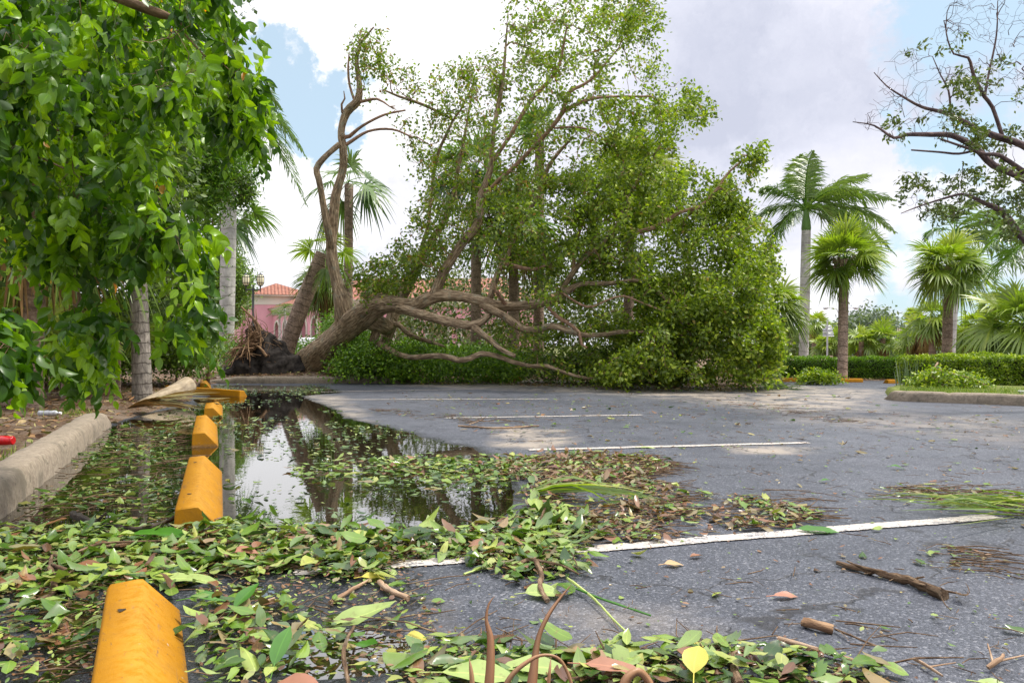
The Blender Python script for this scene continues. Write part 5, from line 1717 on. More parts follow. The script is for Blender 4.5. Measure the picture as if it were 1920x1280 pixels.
for (s0, s1, sl, sp) in arches2:
    tm = MB(); arch_trim(tm, D0, D1, s0, s1, sl, sp, .3); tm.build('arch_surround', M_CREAM, o2, False, b0)
# tower at the far end
tw0 = at(482, 640, 76)[:2]; wv_ = norm(np.array([FD[0], FD[1]])); pv_ = np.array([wv_[1], -wv_[0]])
ta = 4.6
rt_dir = norm(np.array([1.0, .35])); lf_dir = norm(np.array([-.75, 1.0]))
cn = [tw0, tw0 + rt_dir * 5.0, tw0 + rt_dir * 5.0 + lf_dir * 4.2, tw0 + lf_dir * 4.2]
TH = 5.95


def prism(mb, pts, z0, z1, grow=0.0):
    pts = np.array(pts); c = pts.mean(0); pts = c + (pts - c) * (1 + grow)
    n = len(pts)
    V = [[*p, z0] for p in pts] + [[*p, z1] for p in pts]
    mb.add(V, [(i, (i + 1) % n, n + (i + 1) % n, n + i) for i in range(n)])
    if n == 4: mb.add(V, [(4, 5, 6, 7), (3, 2, 1, 0)])


tw = MB(); prism(tw, cn, 0, TH - .95); twr = tw.build('tower', M_PINK, pb, False, b0)
tt = MB(); prism(tt, cn, TH - .95, TH - .1, .015); prism(tt, cn, TH - .1, TH + .05, .18); tt.build('tower_cornice', M_CREAM, twr, False, b0)
cc = np.array(cn); ctr = cc.mean(0); ov = ctr + (cc - ctr) * 1.22
apex = np.array([*ctr, TH + 1.35]); tr_ = MB()
for i in range(4):
    p, q_ = ov[i], ov[(i + 1) % 4]
    u = norm(np.array([*(q_ - p), 0])); v = apex - np.array([*p, TH + .053]); v = norm(v - u * (v @ u))
    pts = [np.array([*p, TH + .053]), np.array([*q_, TH + .053]), apex]
    tr_.add(pts, [(0, 1, 2)], .5, {'bk': np.array([[(x - pts[0]) @ u, (x - pts[0]) @ v, 0] for x in pts])})
tr_.build('tower_roof', M_TILE, twr, False, b0)
# low left wing
lw = MB(); L0 = tw0 + lf_dir * 4.2; cn2 = [L0 + np.array([-.2, 0]), L0 + rt_dir * 3, L0 + rt_dir * 3 + lf_dir * 9, L0 + lf_dir * 9]
prism(lw, cn2, 0, 3.9); lwo = lw.build('low_wing', M_PINK, pb, False, b0)
lr = MB(); cc = np.array(cn2); ctr = cc.mean(0); ov = ctr + (cc - ctr) * 1.1; rdg = [np.array([*((ov[0] + ov[1]) / 2), 5.6]), np.array([*((ov[2] + ov[3]) / 2), 5.6])]
roof_quad(lr, [[*ov[3], 3.95], [*ov[0], 3.95], rdg[0], rdg[1]]); roof_quad(lr, [[*ov[1], 3.95], [*ov[2], 3.95], rdg[1], rdg[0]])
lr.add([[*ov[0], 3.95], [*ov[1], 3.95], rdg[0]], [(0, 1, 2)], .5, {'bk': np.array([[0, 0, 0], [3, 0, 0], [1.5, 2, 0]])})
lr.build('low_wing_roof', M_TILE, lwo, False, b0)
trim.build('eave_trim', M_CREAM, pb, False, b0)
roof.build('roof', M_TILE, pb, False, b0)
dark.build('shaded_back_wall', M_BEIGE, pb, False, b0)

# far beige building
e = empty('beige_building', at(1740, 660, 95) * np.array([1, 1, 0]), 'low beige building glimpsed behind the right palms', 'building'); e0 = np.array(e.location)
mb = MB(); x0, x1 = at(1690, 0, 95)[0], at(1800, 0, 95)[0]
mb.box((x0, 95, 0), (x1, 103, 1.6)); mb.box((at(1735, 0, 95)[0], 94.5, 0), (at(1762, 0, 95)[0], 100, 3.2))
w_ = mb.build('wall', M_BEIGE, e, False, e0)
mb = MB()
for px in (1700, 1716, 1770, 1786): x = at(px, 0, 95)[0]; mb.box((x, 94.97, .5), (x + .7, 95.02, 1.2))
mb.build('window', M_GLASSD, e, False, e0)
mb = MB(); mb.box((x0 - .3, 94.6, 1.603), (x1 + .3, 103.3, 1.85)); mb.box((at(1735, 0, 95)[0] - .2, 94.2, 3.203), (at(1762, 0, 95)[0] + .2, 100.2, 3.4))
mb.build('roof', M_TILE, e, False, e0)


# ------------------------------------------------------------------ lamps, signs
def lantern_post(px, ybar, pxs, ytop, ybot, Z, label, bw):
    base = at(px, 690, Z); base[2] = 0
    e = empty('lantern_post', base, label, 'street lamp')
    zb = at(px, ybar, Z)[2]; mb = MB()
    tube(mb, np.array([base, base + [0, 0, .5], base + [0, 0, .55], [base[0], base[1], zb - .1], [base[0], base[1], zb + .12]]), [.16, .13, .075, .055, .05], 12)
    tube(mb, np.array([[base[0], base[1], zb + .1], [base[0], base[1], zb + .2], [base[0], base[1], zb + .26]]), [.03, .05, .01], 8)
    xs = [at(p, 0, Z)[0] for p in pxs]
    tube(mb, np.array([[xs[0], base[1], zb], [xs[1], base[1], zb]]), .035, 8)
    mb.build('pole', M_BLACK, e, True, base)
    z0, z1 = at(0, ybot, Z)[2], at(0, ytop, Z)[2]
    for x in xs:
        gl = MB(); k = 8; th = np.arange(k) / k * 2 * math.pi; hw = bw / 2
        lv = [(z0 + .05, .55), (z0 + .28 * (z1 - z0), .92), (z0 + .75 * (z1 - z0), .92), (z1 - .06, .62)]
        V = [[x + math.cos(q_) * hw * s_, base[1] + math.sin(q_) * hw * s_, z] for z, s_ in lv for q_ in th]
        F = [(i * k + j, i * k + (j + 1) % k, i * k + k + (j + 1) % k, i * k + k + j) for i in range(3) for j in range(k)]
        gl.add(V, F)
        fr = MB()
        for q_ in th:
            tube(fr, np.array([[x + math.cos(q_) * hw * s_ * 1.04, base[1] + math.sin(q_) * hw * s_ * 1.04, z] for z, s_ in lv]), .012, 4)
        for z, s_ in lv:
            pr = np.array([[x + math.cos(q_) * hw * s_ * 1.05, base[1] + math.sin(q_) * hw * s_ * 1.05, z] for q_ in np.linspace(0, 2 * math.pi, 9)])
            tube(fr, pr, .015, 4)
        tube(fr, np.array([[x, base[1], z1 - .07], [x, base[1], z1 - .01], [x, base[1], z1 + .05]]), [hw * .66, hw * .3, .01], 8)
        tube(fr, np.array([[x, base[1], zb - .12], [x, base[1], z0], [x, base[1], z0 + .06]]), [.025, .04, hw * .5], 8)
        lo_ = fr.build('lantern', M_BLACK, e, False, base)
        gl.build('glass', M_LANT, lo_, False, base)


lantern_post(474.5, 543, (461, 488), 513, 537, 40, 'twin lantern street lamp in front of the pink tower', .40)
lantern_post(1692, 627, (1686, 1699), 612, 627, 58, 'distant twin lantern post behind the right hedges', .38)
e = empty('street_light', at(1577, 690, 62) * np.array([1, 1, 0]), 'double armed street light rising behind the round fan palm', 'street lamp'); e0 = np.array(e.location)
mb = MB(); top = at(1577, 600, 62)
tube(mb, np.array([e0, top]), [.1, .06], 8)
for sx_, px in ((-1, 1552), (1, 1601)):
    tip = at(px, 577, 62)
    tube(mb, catmull(np.array([top + [0, 0, -.3], [top[0] + sx_ * .35, 62, tip[2] - .12], [tip[0], 62, tip[2]]]), .15), .03, 6)
    hd = MB(); hp = np.array([[tip[0] - sx_ * .05, 62, tip[2]], [tip[0] + sx_ * .1, 62, tip[2]], [tip[0] + sx_ * .25, 62, tip[2] - .02], [tip[0] + sx_ * .38, 62, tip[2] - .02]])
    tube(hd, hp, [.05, .12, .12, .04], 8); hd.build('lamp_head', M_STEEL, e, True, e0)
mb.build('pole', M_STEEL, e, True, e0)
e = empty('road_sign', at(1551, 690, 50) * np.array([1, 1, 0]), 'back of a stacked road sign on a pale pole', 'sign'); e0 = np.array(e.location)
mb = MB(); tube(mb, np.array([e0, at(1551.5, 600, 50)]), .055, 8); mb.build('pole', M_STEEL, e, True, e0)
for ya, yb, xa, xb in ((610, 614.5, 1549, 1560), (615.5, 622.5, 1544, 1562), (624, 630, 1544, 1564)):
    mb = MB(); a_, b_ = at(xa, ya, 50), at(xb, yb, 50); mb.box((a_[0], 50.07, b_[2]), (b_[0], 50.1, a_[2])); mb.build('sign_panel', M_SIGN, e, False, e0)
    mb = MB(); mb.box((a_[0] - .02, 50.03, b_[2] - .03), (b_[0] + .02, 50.068, b_[2] + .02)); mb.build('rail', M_WHITE, e, False, e0)
e = empty('no_entry_sign', at(1563.5, 690, 46) * np.array([1, 1, 0]), 'small round red road sign just above the hedge', 'sign'); e0 = np.array(e.location)
mb = MB(); tube(mb, np.array([e0 + [0, .05, 0], at(1563.5, 671, 46.05)]), .025, 6); mb.build('pole', M_STEEL, e, True, e0)
mb = MB(); c_ = at(1563.5, 674.5, 46); tube(mb, np.array([c_ - [0, .0, 0], c_ - [0, .015, 0]]), .1, 20); pl_ = mb.build('sign_face', M_RED, e, False, e0)
mb = MB(); mb.box((c_[0] - .07, 45.975, c_[2] - .018), (c_[0] + .07, 45.982, c_[2] + .018)); mb.build('white_bar', M_WHITE, pl_, False, e0)


# cars behind the hedge
def car(px, Z, ang, mat, label):
    base = at(px, 690, Z); base[2] = 0
    e = empty('parked_car', base, label, 'car'); e.rotation_euler = (0, 0, ang)
    pr = [(-2.2, .35), (-2.25, .7), (-2.1, .92), (-1.5, .98), (-.95, 1.38), (.55, 1.42), (1.15, 1.02), (2.0, .88), (2.25, .65), (2.2, .35)]
    mb = MB(); k = len(pr); V = []
    for y, s_ in ((-.88, .0), (-.80, 1), (.80, 1), (.88, 0)):
        for a, b in pr:
            V.append((a, y * (.88 if b > 1.1 else 1), b if b < .95 else b + .03 * s_))
    F = [(i * k + j, i * k + (j + 1) % k, i * k + k + (j + 1) % k, i * k + k + j) for i in range(3) for j in range(k)]
    mb.add(V, F)
    for r0 in (0, 3 * k):
        mb.add(V[r0:r0 + k], [(0, 1, 8, 9), (1, 2, 7, 8), (2, 3, 6, 7), (3, 4, 5, 6)])
    mb.build('body', mat, e, False)
    for sy_ in (-1, 1):
        mb = MB(); y = .80 * sy_
        mb.add([(-1.3, y * 1.07, 1.0), (.95, y * 1.07, 1.03), (.5, y * .985, 1.36), (-.9, y * .985, 1.33)], [(0, 1, 2, 3)]); mb.build('window', M_GLASSD, e)
        for x in (-1.35, 1.4):
            mb = MB(); tube(mb, np.array([(x, y * .9, .32), (x, y * 1.12, .32)]), .32, 16); wl = mb.build('wheel', M_RUB, e)
            mb = MB(); tube(mb, np.array([(x, y * 1.121, .32), (x, y * 1.14, .32)]), .18, 12); mb.build('rim', M_STEEL, wl)
    return e


car(596, 46, .1, M_CARW, 'white car parked behind the bushes left of the trunk')
car(536, 60, .25, M_CARB, 'silver blue car glimpsed between root plate and leaning palm')

# ------------------------------------------------------------------ debris
def ground_pts(poly, n, Zmax=40):
    pw = np.array([G(a, b)[:2] for a, b in poly]); lo, hi = pw.min(0), pw.max(0); out = []
    c = 0
    while c < n:
        p = R.uniform(lo, hi, (n * 3, 2)); p = p[in_poly(p[:, 0], p[:, 1], pw)]; out.append(p); c += len(p)
    return np.concatenate(out)[:n]


def patch(p, sc, thr, seed=0.0, soft=.15):
    v = vnoise(p[:, 0], p[:, 1], sc, seed)
    return p[v + R.normal(size=len(p)) * soft > thr]


def poly_area(poly):
    pw = np.array([G(a, b)[:2] for a, b in poly]); x, y = pw.T
    return abs(np.dot(x, np.roll(y, 1)) - np.dot(y, np.roll(x, 1))) / 2


GREEN = lambda n: np.clip(np.where(R.random(n) < .82, R.random(n) ** 1.25 * .76, R.uniform(.78, 1, n)), 0, 1)
BROWN = lambda n: np.clip(np.where(R.random(n) < .38, R.random(n) * .76, R.uniform(.78, 1, n)), 0, 1)
litter = MB(); wetl = MB(); twigs = MB(); brownl = MB()


def scatter(mbx, poly, dens, L, tpl='hi', colf=GREEN, thr=-9, sc=1.6, seed=0., pile=.02, tilt=.28, curl=.25, z=.008, aspect=(.30, .56), ridx=0):
    tilt = tilt * .66
    n = int(poly_area(poly) * dens * 1.9)
    if n < 1: return
    p = ground_pts(poly, n)
    if thr > -5: p = patch(p, sc, thr, seed)
    n = len(p)
    if n == 0: return
    az = R.uniform(0, 2 * math.pi, n)
    dr = np.stack([np.cos(az), np.sin(az), np.clip(R.normal(size=n), -1, 1) * tilt * .5], -1)
    nr = np.array([0, 0, 1.0]) + np.clip(R.normal(size=(n, 3)), -1.4, 1.4) * tilt
    flip = R.random(n) < .35
    nr[flip] *= -1
    Ls = R.uniform(L[0], L[1], n) * (np.where(R.random(n) < .45, .5, .88) if L[1] > .06 else 1)
    zz = z + R.random(n) * pile
    pos = np.stack([p[:, 0], p[:, 1], zz], -1)
    bend = np.where(flip, -1, 1) * R.normal(size=n) * curl * .5
    pos[:, 2] += np.abs(bend) * Ls * .35
    cf = colf(n); wd_ = Ls * R.uniform(aspect[0], aspect[1], n); fo = R.normal(size=n) * 1.9
    kinds = R.choice(['hi', 'spoon', 'torn'], n, p=[.45, .28, .27]) if tpl == 'hi' else np.array([tpl] * n)
    for kd in set(kinds):
        k = kinds == kd
        leaves(mbx, pos[k], dr[k], nr[k], Ls[k], wd_[k], kd, bend[k], cf[k], .035 if tpl == 'hi' else 0, fo[k])


def twig_scatter(poly, dens, L, r=.002, mbx=None, thr=-9, sc=1.6, seed=0., z=.008, al=None):
    n = int(poly_area(poly) * dens)
    if n < 1: return
    p = ground_pts(poly, n)
    if thr > -5: p = patch(p, sc, thr, seed)
    for q_ in p:
        az = R.uniform(0, math.pi) if al is None else al + R.normal() * .35
        l = R.uniform(*L); d_ = np.array([math.cos(az), math.sin(az), R.normal() * .06])
        a = np.array([q_[0], q_[1], z + R.random() * .015]); rr = r * R.uniform(.6, 1.6)
        m = a + d_ * l * .5 + np.array([*(R.normal(size=2) * l * .08), R.random() * l * .05]); b_ = a + d_ * l; b_[2] = max(b_[2], z)
        tube(mbx or twigs, np.array([a, m, b_]), [rr, rr, rr * .6], 4, R.random(), cap=False)


A1 = [(-60, 1010), (150, 1000), (330, 1000), (430, 985), (560, 995), (700, 1000), (800, 1010), (950, 985), (1005, 950), (1060, 965), (1130, 1010), (1060, 1050), (1090, 1075), (940, 1085), (860, 1050), (760, 1052), (700, 1085), (640, 1088), (560, 1072), (480, 1085), (370, 1080), (360, 1110), (210, 1105), (-60, 1130)]
scatter(litter, A1, 560, (.07, .15), pile=.045, tilt=.38, curl=.5)
scatter(litter, A1, 260, (.04, .09), pile=.03, tilt=.3, curl=.5)
scatter(litter, A1, 22, (.16, .26), pile=.05, tilt=.22, curl=.2, aspect=(.25, .36))
twig_scatter(A1, 240, (.05, .28), .0020)
scatter(litter, A1, 1500, (.008, .032), tpl='mid', colf=BROWN, pile=.03, aspect=(.2, .8))
A2 = [(-80, 1110), (205, 1085), (200, 1150), (185, 1290), (-100, 1300)]
scatter(litter, A2, 330, (.06, .13), thr=-.12, sc=2.2, seed=1.0, pile=.05, tilt=.45, curl=.5)
scatter(litter, A2, 900, (.008, .032), tpl='mid', colf=BROWN, pile=.02, aspect=(.2, .8))
scatter(litter, [(365, 1090), (800, 1060), (860, 1290), (365, 1290)], 500, (.008, .03), tpl='mid', colf=BROWN, pile=.01, aspect=(.2, .8))
twig_scatter(A2, 130, (.05, .25))
twig_scatter([(365, 1090), (800, 1060), (860, 1290), (365, 1290)], 60, (.05, .3), .0018)
A3 = [(365, 1100), (420, 1150), (520, 1140), (640, 1180), (640, 1240), (620, 1295), (360, 1295)]
scatter(litter, A3, 420, (.06, .13), thr=-.12, sc=2.6, seed=2.0, pile=.05, tilt=.45, curl=.5)
A3b = [(620, 1150), (800, 1170), (860, 1295), (600, 1295), (540, 1180)]
scatter(litter, A3b, 90, (.05, .10), thr=.0, sc=2.5, seed=2.5, pile=.02)
scatter(litter, [(370, 1070), (700, 1060), (780, 1120), (620, 1180), (380, 1150)], 90, (.04, .10), thr=-.05, sc=2.5, seed=4.5)
A4 = [(780, 1240), (850, 1205), (960, 1232), (1060, 1232), (1200, 1228), (1300, 1215), (1430, 1222), (1500, 1235), (1640, 1252), (1640, 1300), (760, 1300)]
scatter(litter, A4, 620, (.06, .14), pile=.045, tilt=.35, curl=.4)
scatter(litter, A4, 30, (.15, .22), pile=.05, tilt=.2, aspect=(.28, .4))
twig_scatter(A4, 260, (.06, .35), .0022)
scatter(litter, A4, 1500, (.008, .032), tpl='mid', colf=BROWN, pile=.03, aspect=(.2, .8))
A5 = [(940, 862), (1080, 850), (1230, 860), (1262, 880), (1205, 900), (1290, 925), (1430, 938), (1540, 965), (1500, 988), (1330, 1004), (1180, 1020), (1050, 1000), (1000, 960), (975, 930), (1000, 905), (930, 890)]
scatter(litter, A5, 360, (.05, .12), colf=BROWN, thr=-.30, sc=1.5, seed=5., pile=.03, tilt=.3, curl=.5)
scatter(litter, A5, 420, (.03, .08), colf=BROWN, thr=-.30, sc=1.5, seed=5., pile=.02, aspect=(.15, .5))
twig_scatter(A5, 300, (.06, .32), .0022, thr=-.30, sc=1.5, seed=5., al=-.1)
A5b = [(990, 1000), (1110, 1040), (1080, 1120), (960, 1110), (940, 1060)]
scatter(litter, A5b, 380, (.06, .13), thr=-.1, sc=3, pile=.04)
A6 = [(540, 880), (640, 862), (700, 850), (900, 848), (1010, 862), (1000, 890), (960, 905), (820, 905), (700, 915), (600, 910)]
scatter(litter, A6, 300, (.06, .14), thr=-.02, sc=1.2, seed=6., pile=.02, tilt=.25)
A6b = [(640, 905), (800, 900), (960, 900), (960, 925), (800, 925), (700, 930)]
scatter(wetl, A6b, 70, (.06, .12), pile=.004, tilt=.1, thr=0., sc=1.5)
# floating leaves
A7 = [(0, 985), (100, 890), (215, 805), (330, 800), (345, 900), (325, 985), (200, 1010), (0, 1025)]
scatter(wetl, A7, 130, (.05, .13), tpl='hi', thr=-.08, sc=1.1, seed=7., pile=.012, tilt=.14, z=-.002)
twig_scatter(A7, 26, (.1, .5), .0022)
scatter(litter, A7, 70, (.01, .04), tpl='mid', colf=BROWN, pile=.01, aspect=(.2, .8), z=-.002, thr=-.1, sc=1.1, seed=7.)
A7b = [(215, 800), (330, 768), (420, 760), (420, 800), (345, 800)]
scatter(wetl, A7b, 70, (.06, .14), pile=.01, tilt=.12, thr=-.1, sc=1.0, z=-.002)
A8 = [(405, 735), (560, 735), (640, 770), (830, 830), (930, 870), (560, 870), (420, 850)]
scatter(wetl, A8, 40, (.05, .12), pile=.006, tilt=.12, thr=.0, sc=.7, seed=8., z=-.002)
scatter(wetl, [(400, 722), (620, 722), (600, 738), (410, 740)], 60, (.06, .13), tpl='mid', pile=.01, tilt=.15, thr=-.1, sc=.6, z=-.002)
scatter(wetl, [(420, 870), (560, 870), (640, 910), (560, 985), (430, 985)], 45, (.05, .12), pile=.006, tilt=.2, thr=.05, sc=1.6, seed=9., z=-.002)
scatter(wetl, [(560, 910), (950, 920), (950, 985), (600, 990)], 22, (.04, .09), pile=.004, tilt=.1, z=-.002)
# right grassy strip, brown drifts
A9 = [(1640, 918), (1720, 915), (1830, 925), (1930, 938), (1930, 975), (1850, 965), (1740, 955), (1680, 935)]
scatter(litter, A9, 300, (.05, .16), colf=BROWN, thr=-.2, sc=1.5, pile=.03, aspect=(.06, .2))
twig_scatter(A9, 260, (.12, .5), .002, al=-.25)
for poly, dn in (([(1650, 1018), (1760, 1022), (1880, 1050), (1870, 1060), (1740, 1045)], 420), ([(1700, 1045), (1820, 1060), (1920, 1085), (1900, 1090), (1760, 1072)], 260), ([(1310, 748), (1450, 758), (1640, 795), (1560, 795), (1440, 772)], 26),
                 ([(690, 762), (1010, 795), (1000, 803), (880, 800), (690, 775)], 40), ([(1480, 1150), (1680, 1180), (1660, 1240), (1440, 1230)], 40), ([(1600, 1140), (1700, 1160), (1640, 1190), (1560, 1170)], 60), ([(1390, 915), (1700, 925), (1660, 950), (1500, 950)], 30)):
    scatter(litter, poly, dn, (.02, .08), colf=BROWN, thr=-.25, sc=1.8, pile=.015, aspect=(.12, .45)); twig_scatter(poly, dn * 1.2, (.06, .30), .002, thr=-.25, sc=1.8, al=-.35)
A10 = [(740, 720), (900, 712), (1130, 714), (1300, 722), (1450, 722), (1480, 732), (1300, 736), (1130, 728), (900, 722)]
scatter(brownl, A10, 90, (.05, .12), tpl='mid', colf=lambda n: R.random(n), thr=-.2, sc=.8, pile=.03)
scatter(litter, A10, 22, (.06, .12), tpl='mid', colf=GREEN, pile=.02)
# sparse everywhere
ALLP = [(-100, 1295), (2020, 1295), (2020, 800), (1500, 760), (760, 740), (980, 860), (980, 1000)]
scatter(litter, ALLP, 5.5, (.03, .09), colf=BROWN, pile=.006, aspect=(.25, .6))
scatter(litter, ALLP, 14, (.008, .03), tpl='mid', colf=BROWN, pile=.004, aspect=(.3, .9))
twig_scatter(ALLP, 9, (.03, .14), .0016)
twig_scatter([(800, 1100), (1920, 1050), (1920, 1295), (800, 1240)], 40, (.02, .10), .0014)
scatter(litter, [(800, 1080), (1920, 1080), (1920, 1290), (800, 1240)], 40, (.006, .02), tpl='mid', colf=BROWN, pile=.004, aspect=(.3, .9))
scatter(litter, [(700, 735), (1500, 730), (1920, 790), (1920, 860), (1000, 850), (760, 790)], 1.6, (.06, .15), tpl='mid', colf=BROWN, pile=.01)
scatter(litter, [(1340, 752), (1900, 762), (1920, 800), (1500, 790)], 6, (.06, .2), tpl='mid', colf=lambda n: R.uniform(.84, .96, n), pile=.01, thr=.1, sc=.8, aspect=(.06, .3))
o = litter.build('fallen_leaves', M_LITTER, smooth=True); tag(o, 'storm litter of green and brown leaves drifted over the asphalt', 'leaf litter', kind='stuff')
o = wetl.build('floating_leaves', M_LITWET, smooth=True); tag(o, 'wet leaves floating on the brown puddle', 'leaf litter', kind='stuff')
o = twigs.build('twig_litter', B_STICK); tag(o, 'thin broken twigs strewn through the leaf drifts', 'twigs', kind='stuff')
# mulch on the bed
for cnt, (x0, x1, y0, y1), Lr in ((15000, (-12, -2.6, 3.0, 19.3), (.03, .12)), (7000, (-8.5, 5, 19.6, 22.5), (.04, .13)), (2500, (5, 13, 20.8, 22.3), (.04, .1))):
    px_ = R.uniform(x0, x1, cnt); py_ = R.uniform(y0, y1, cnt); k = sdist(px_, py_, EDGE) > .02
    px_, py_ = px_[k], py_[k]; n = len(px_)
    az = R.uniform(0, 6.28, n); Ls = R.uniform(*Lr, n)
    pos = np.stack([px_, py_, soil_z(px_, py_) + .012 + R.random(n) * .02], -1)
    leaves(brownl, pos, np.stack([np.cos(az), np.sin(az), R.normal(size=n) * .2], -1), np.array([0, 0, 1.]) + R.normal(size=(n, 3)) * .35, Ls, Ls * R.uniform(.12, .5, n), 'mid', R.normal(size=n) * .15, np.clip(R.random(n) * 1.05, 0, 1))
o = brownl.build('mulch_litter', M_MULCH); tag(o, 'dry brown leaf litter covering the planting bed', 'leaf litter', kind='stuff')
# grass: tufts on bed and island
mb = MB()
for cnt, cx_, cy_, sx_, sy_, zf, hh in ((900, -3.55, 5.9, .25, .7, None, .07), (260, -5.2, 9.6, .3, .3, None, .1), (2600, 9.4, 13.9, 1.9, .5, .11, .07), (1200, 7.6, 14.2, .5, .5, .11, .07)):
    a = R.normal(size=cnt) * sx_ + cx_; b_ = R.normal(size=cnt) * sy_ + cy_
    if zf is None:
        k = sdist(a, b_, EDGE) > .3; a, b_ = a[k], b_[k]; zz = soil_z(a, b_)
    else:
        k = sdist(a, b_, isl) > .3; a, b_ = a[k], b_[k]; zz = np.full(len(a), zf)
    n = len(a); leaves(mb, np.stack([a, b_, zz], -1), rdir(n) * .5 + np.array([0, 0, 1]), rdir(n), R.uniform(.5, 1.4, n) * hh, np.full(n, .008), 'mid', .3)
o = mb.build('grass_tufts', M_GRASS); tag(o, 'thin grass tufts behind the kerbs', 'grass', kind='stuff')


# individual sticks
def stick(pts, r0, r1, label, mat=None, forks=(), name='fallen_stick', cat='stick'):
    P0 = np.array([[*G(a, b, z)] for a, b, z in pts]); o_ = P0[0].copy(); o_[2] = 0
    P1 = catmull(P0, .03); n = len(P1)
    mb = MB(); tube(mb, P1 + R.normal(size=P1.shape) * r0 * .12, np.linspace(r0, r1, n) * (1 + R.normal(size=n) * .06), 8, R.random(), .12)
    for f in forks:
        Q = catmull(np.array([[*G(a, b, z)] for a, b, z in f[0]]), .03); tube(mb, Q, np.linspace(f[1], f[1] * .5, len(Q)), 6, R.random(), .1)
    return tag(mb.build(name, mat or B_STICK, None, True, o_), label, cat) and None


def place(o, loc):
    o.location = loc


_old = MB.build


def build_at(mb, name, mat, org, smooth=True):
    o = mb.build(name, mat, None, smooth, org); o.location = org; return o


def stick(pts, r0, r1, label, mat=None, forks=(), name='fallen_stick', cat='stick'):
    P0 = np.array([[*G(a, b, z)] for a, b, z in pts]); org = P0[0].copy(); org[2] = 0
    P1 = catmull(P0, .03); n = len(P1)
    mb = MB(); tube(mb, P1 + R.normal(size=P1.shape) * r0 * .10, np.linspace(r0, r1, n) * (1 + R.normal(size=n) * .09), 10, R.random(), .25)
    for f, fr_ in forks:
        Q = catmull(np.array([[*G(a, b, z)] for a, b, z in f]), .03); tube(mb, Q, np.linspace(fr_, fr_ * .5, len(Q)), 6, R.random(), .1)
    return tag(build_at(mb, name, mat or B_STICK, org), label, cat)


stick([(1768, 1113, .022), (1735, 1100, .022), (1705, 1088, .02), (1640, 1072, .016), (1568, 1054, .014)], .021, .010, 'thick straight stick with cut end on the right asphalt', forks=[([(1710, 1090, .03), (1760, 1104, .03), (1800, 1112, .012)], .007), ([(1712, 1086, .02), (1720, 1082, .04), (1732, 1080, .05)], .006), ([(1660, 1072, .03), (1610, 1060, .03), (1588, 1051, .02)], .006)])
stick([(766, 1120, .014), (740, 1110, .018), (722, 1100, .018), (712, 1090, .016)], .011, .012, 'short curved brown twig lying alone near the stall line', B_DRYSTEM)
stick([(1505, 1165, .015), (1530, 1172, .018), (1560, 1178, .015)], .014, .014, 'stubby red brown stick below the thick straight stick', B_ROOT)
stick([(1565, 1178, .01), (1600, 1192, .02), (1648, 1212, .01)], .004, .003, 'thin dark twig right of the stubby stick')
stick([(1458, 1196, .02), (1500, 1206, .02), (1560, 1224, .015), (1610, 1240, .01)], .010, .006, 'long tan stick ending in green leaves at lower right', B_DRYSTEM)
stick([(1385, 1285, .03), (1372, 1240, .03), (1380, 1222, .02), (1395, 1218, .02)], .013, .010, 'gnarled bent stick in the bottom leaf pile')
stick([(948, 1070, .012), (975, 1055, .04), (1000, 1048, .05), (1015, 1075, .045), (1012, 1100, .03), (1026, 1125, .012)], .010, .009, 'forked dark branch arching out of the leaf pile at centre', forks=[([(1000, 1048, .05), (1050, 1058, .05), (1085, 1075, .04)], .007), ([(1000, 1048, .05), (1030, 1030, .05), (1075, 1060, .02)], .006), ([(970, 1010, .04), (1015, 1025, .04), (1078, 1062, .04), (1072, 1035, .07)], .005)])
stick([(1000, 1000, .03), (1010, 985, .04), (1018, 960, .10), (1025, 948, .12)], .008, .005, 'upright grey twig at the corner of the puddle', forks=[([(1010, 985, .04), (1035, 965, .05), (1045, 955, .06)], .004)])
stick([(870, 1075, .008), (900, 1066, .01), (950, 1054, .01)], .005, .004, 'pale green straight stalk left of the forked branch', M_PALELEAF)
stick([(138, 964, .03), (180, 980, .04), (230, 990, .04), (280, 988, .05), (330, 970, .05), (370, 968, .06), (412, 985, .03)], .022, .006, 'dark wet branch lying across the puddle below the second wheel stop', B_DARK, [([(182, 978, .05), (192, 968, .08), (200, 960, .10)], .010), ([(345, 968, .05), (350, 955, .09)], .006)], 'fallen_branch', 'branch')
stick([(60, 1130, .01), (95, 1118, .03), (102, 1090, .04), (96, 1060, .05), (130, 1070, .05), (150, 1072, .05), (165, 1040, .04), (190, 1025, .05), (250, 1020, .04)], .012, .007, 'curling grey branch in the leaves left of the nearest wheel stop', B_STICK, [([(96, 1060, .05), (100, 1040, .05), (130, 1042, .06), (190, 1018, .07), (320, 1012, .05)], .008)], 'fallen_branch', 'branch')
stick([(620, 1128, .01), (670, 1098, .012), (700, 1082, .01)], .009, .004, 'flat grey strip of palm sheath beside the stall line', B_DRYSTEM)
stick([(412, 1152, .01), (470, 1138, .012), (515, 1120, .01)], .007, .004, 'grey strip of dried palm leaf right of the nearest wheel stop', B_DRYSTEM)
stick([(402, 1160, .01), (460, 1152, .012), (512, 1146, .01)], .006, .004, 'lower dried palm strip beside the nearest wheel stop', B_DRYSTEM)
stick([(1063, 1082, .02), (1110, 1118, .02), (1150, 1160, .015), (1182, 1190, .01)], .005, .003, 'pale green grass stem slanting across the centre asphalt', M_PALELEAF)
stick([(1070, 1098, .02), (1130, 1122, .02), (1220, 1152, .01)], .004, .003, 'darker green stem beside the slanting grass stem', M_GREENLEAF)
stick([(655, 1285, .01), (645, 1230, .04), (650, 1200, .05), (665, 1172, .03)], .007, .004, 'curved thin grey twig rising from the bottom leaves')
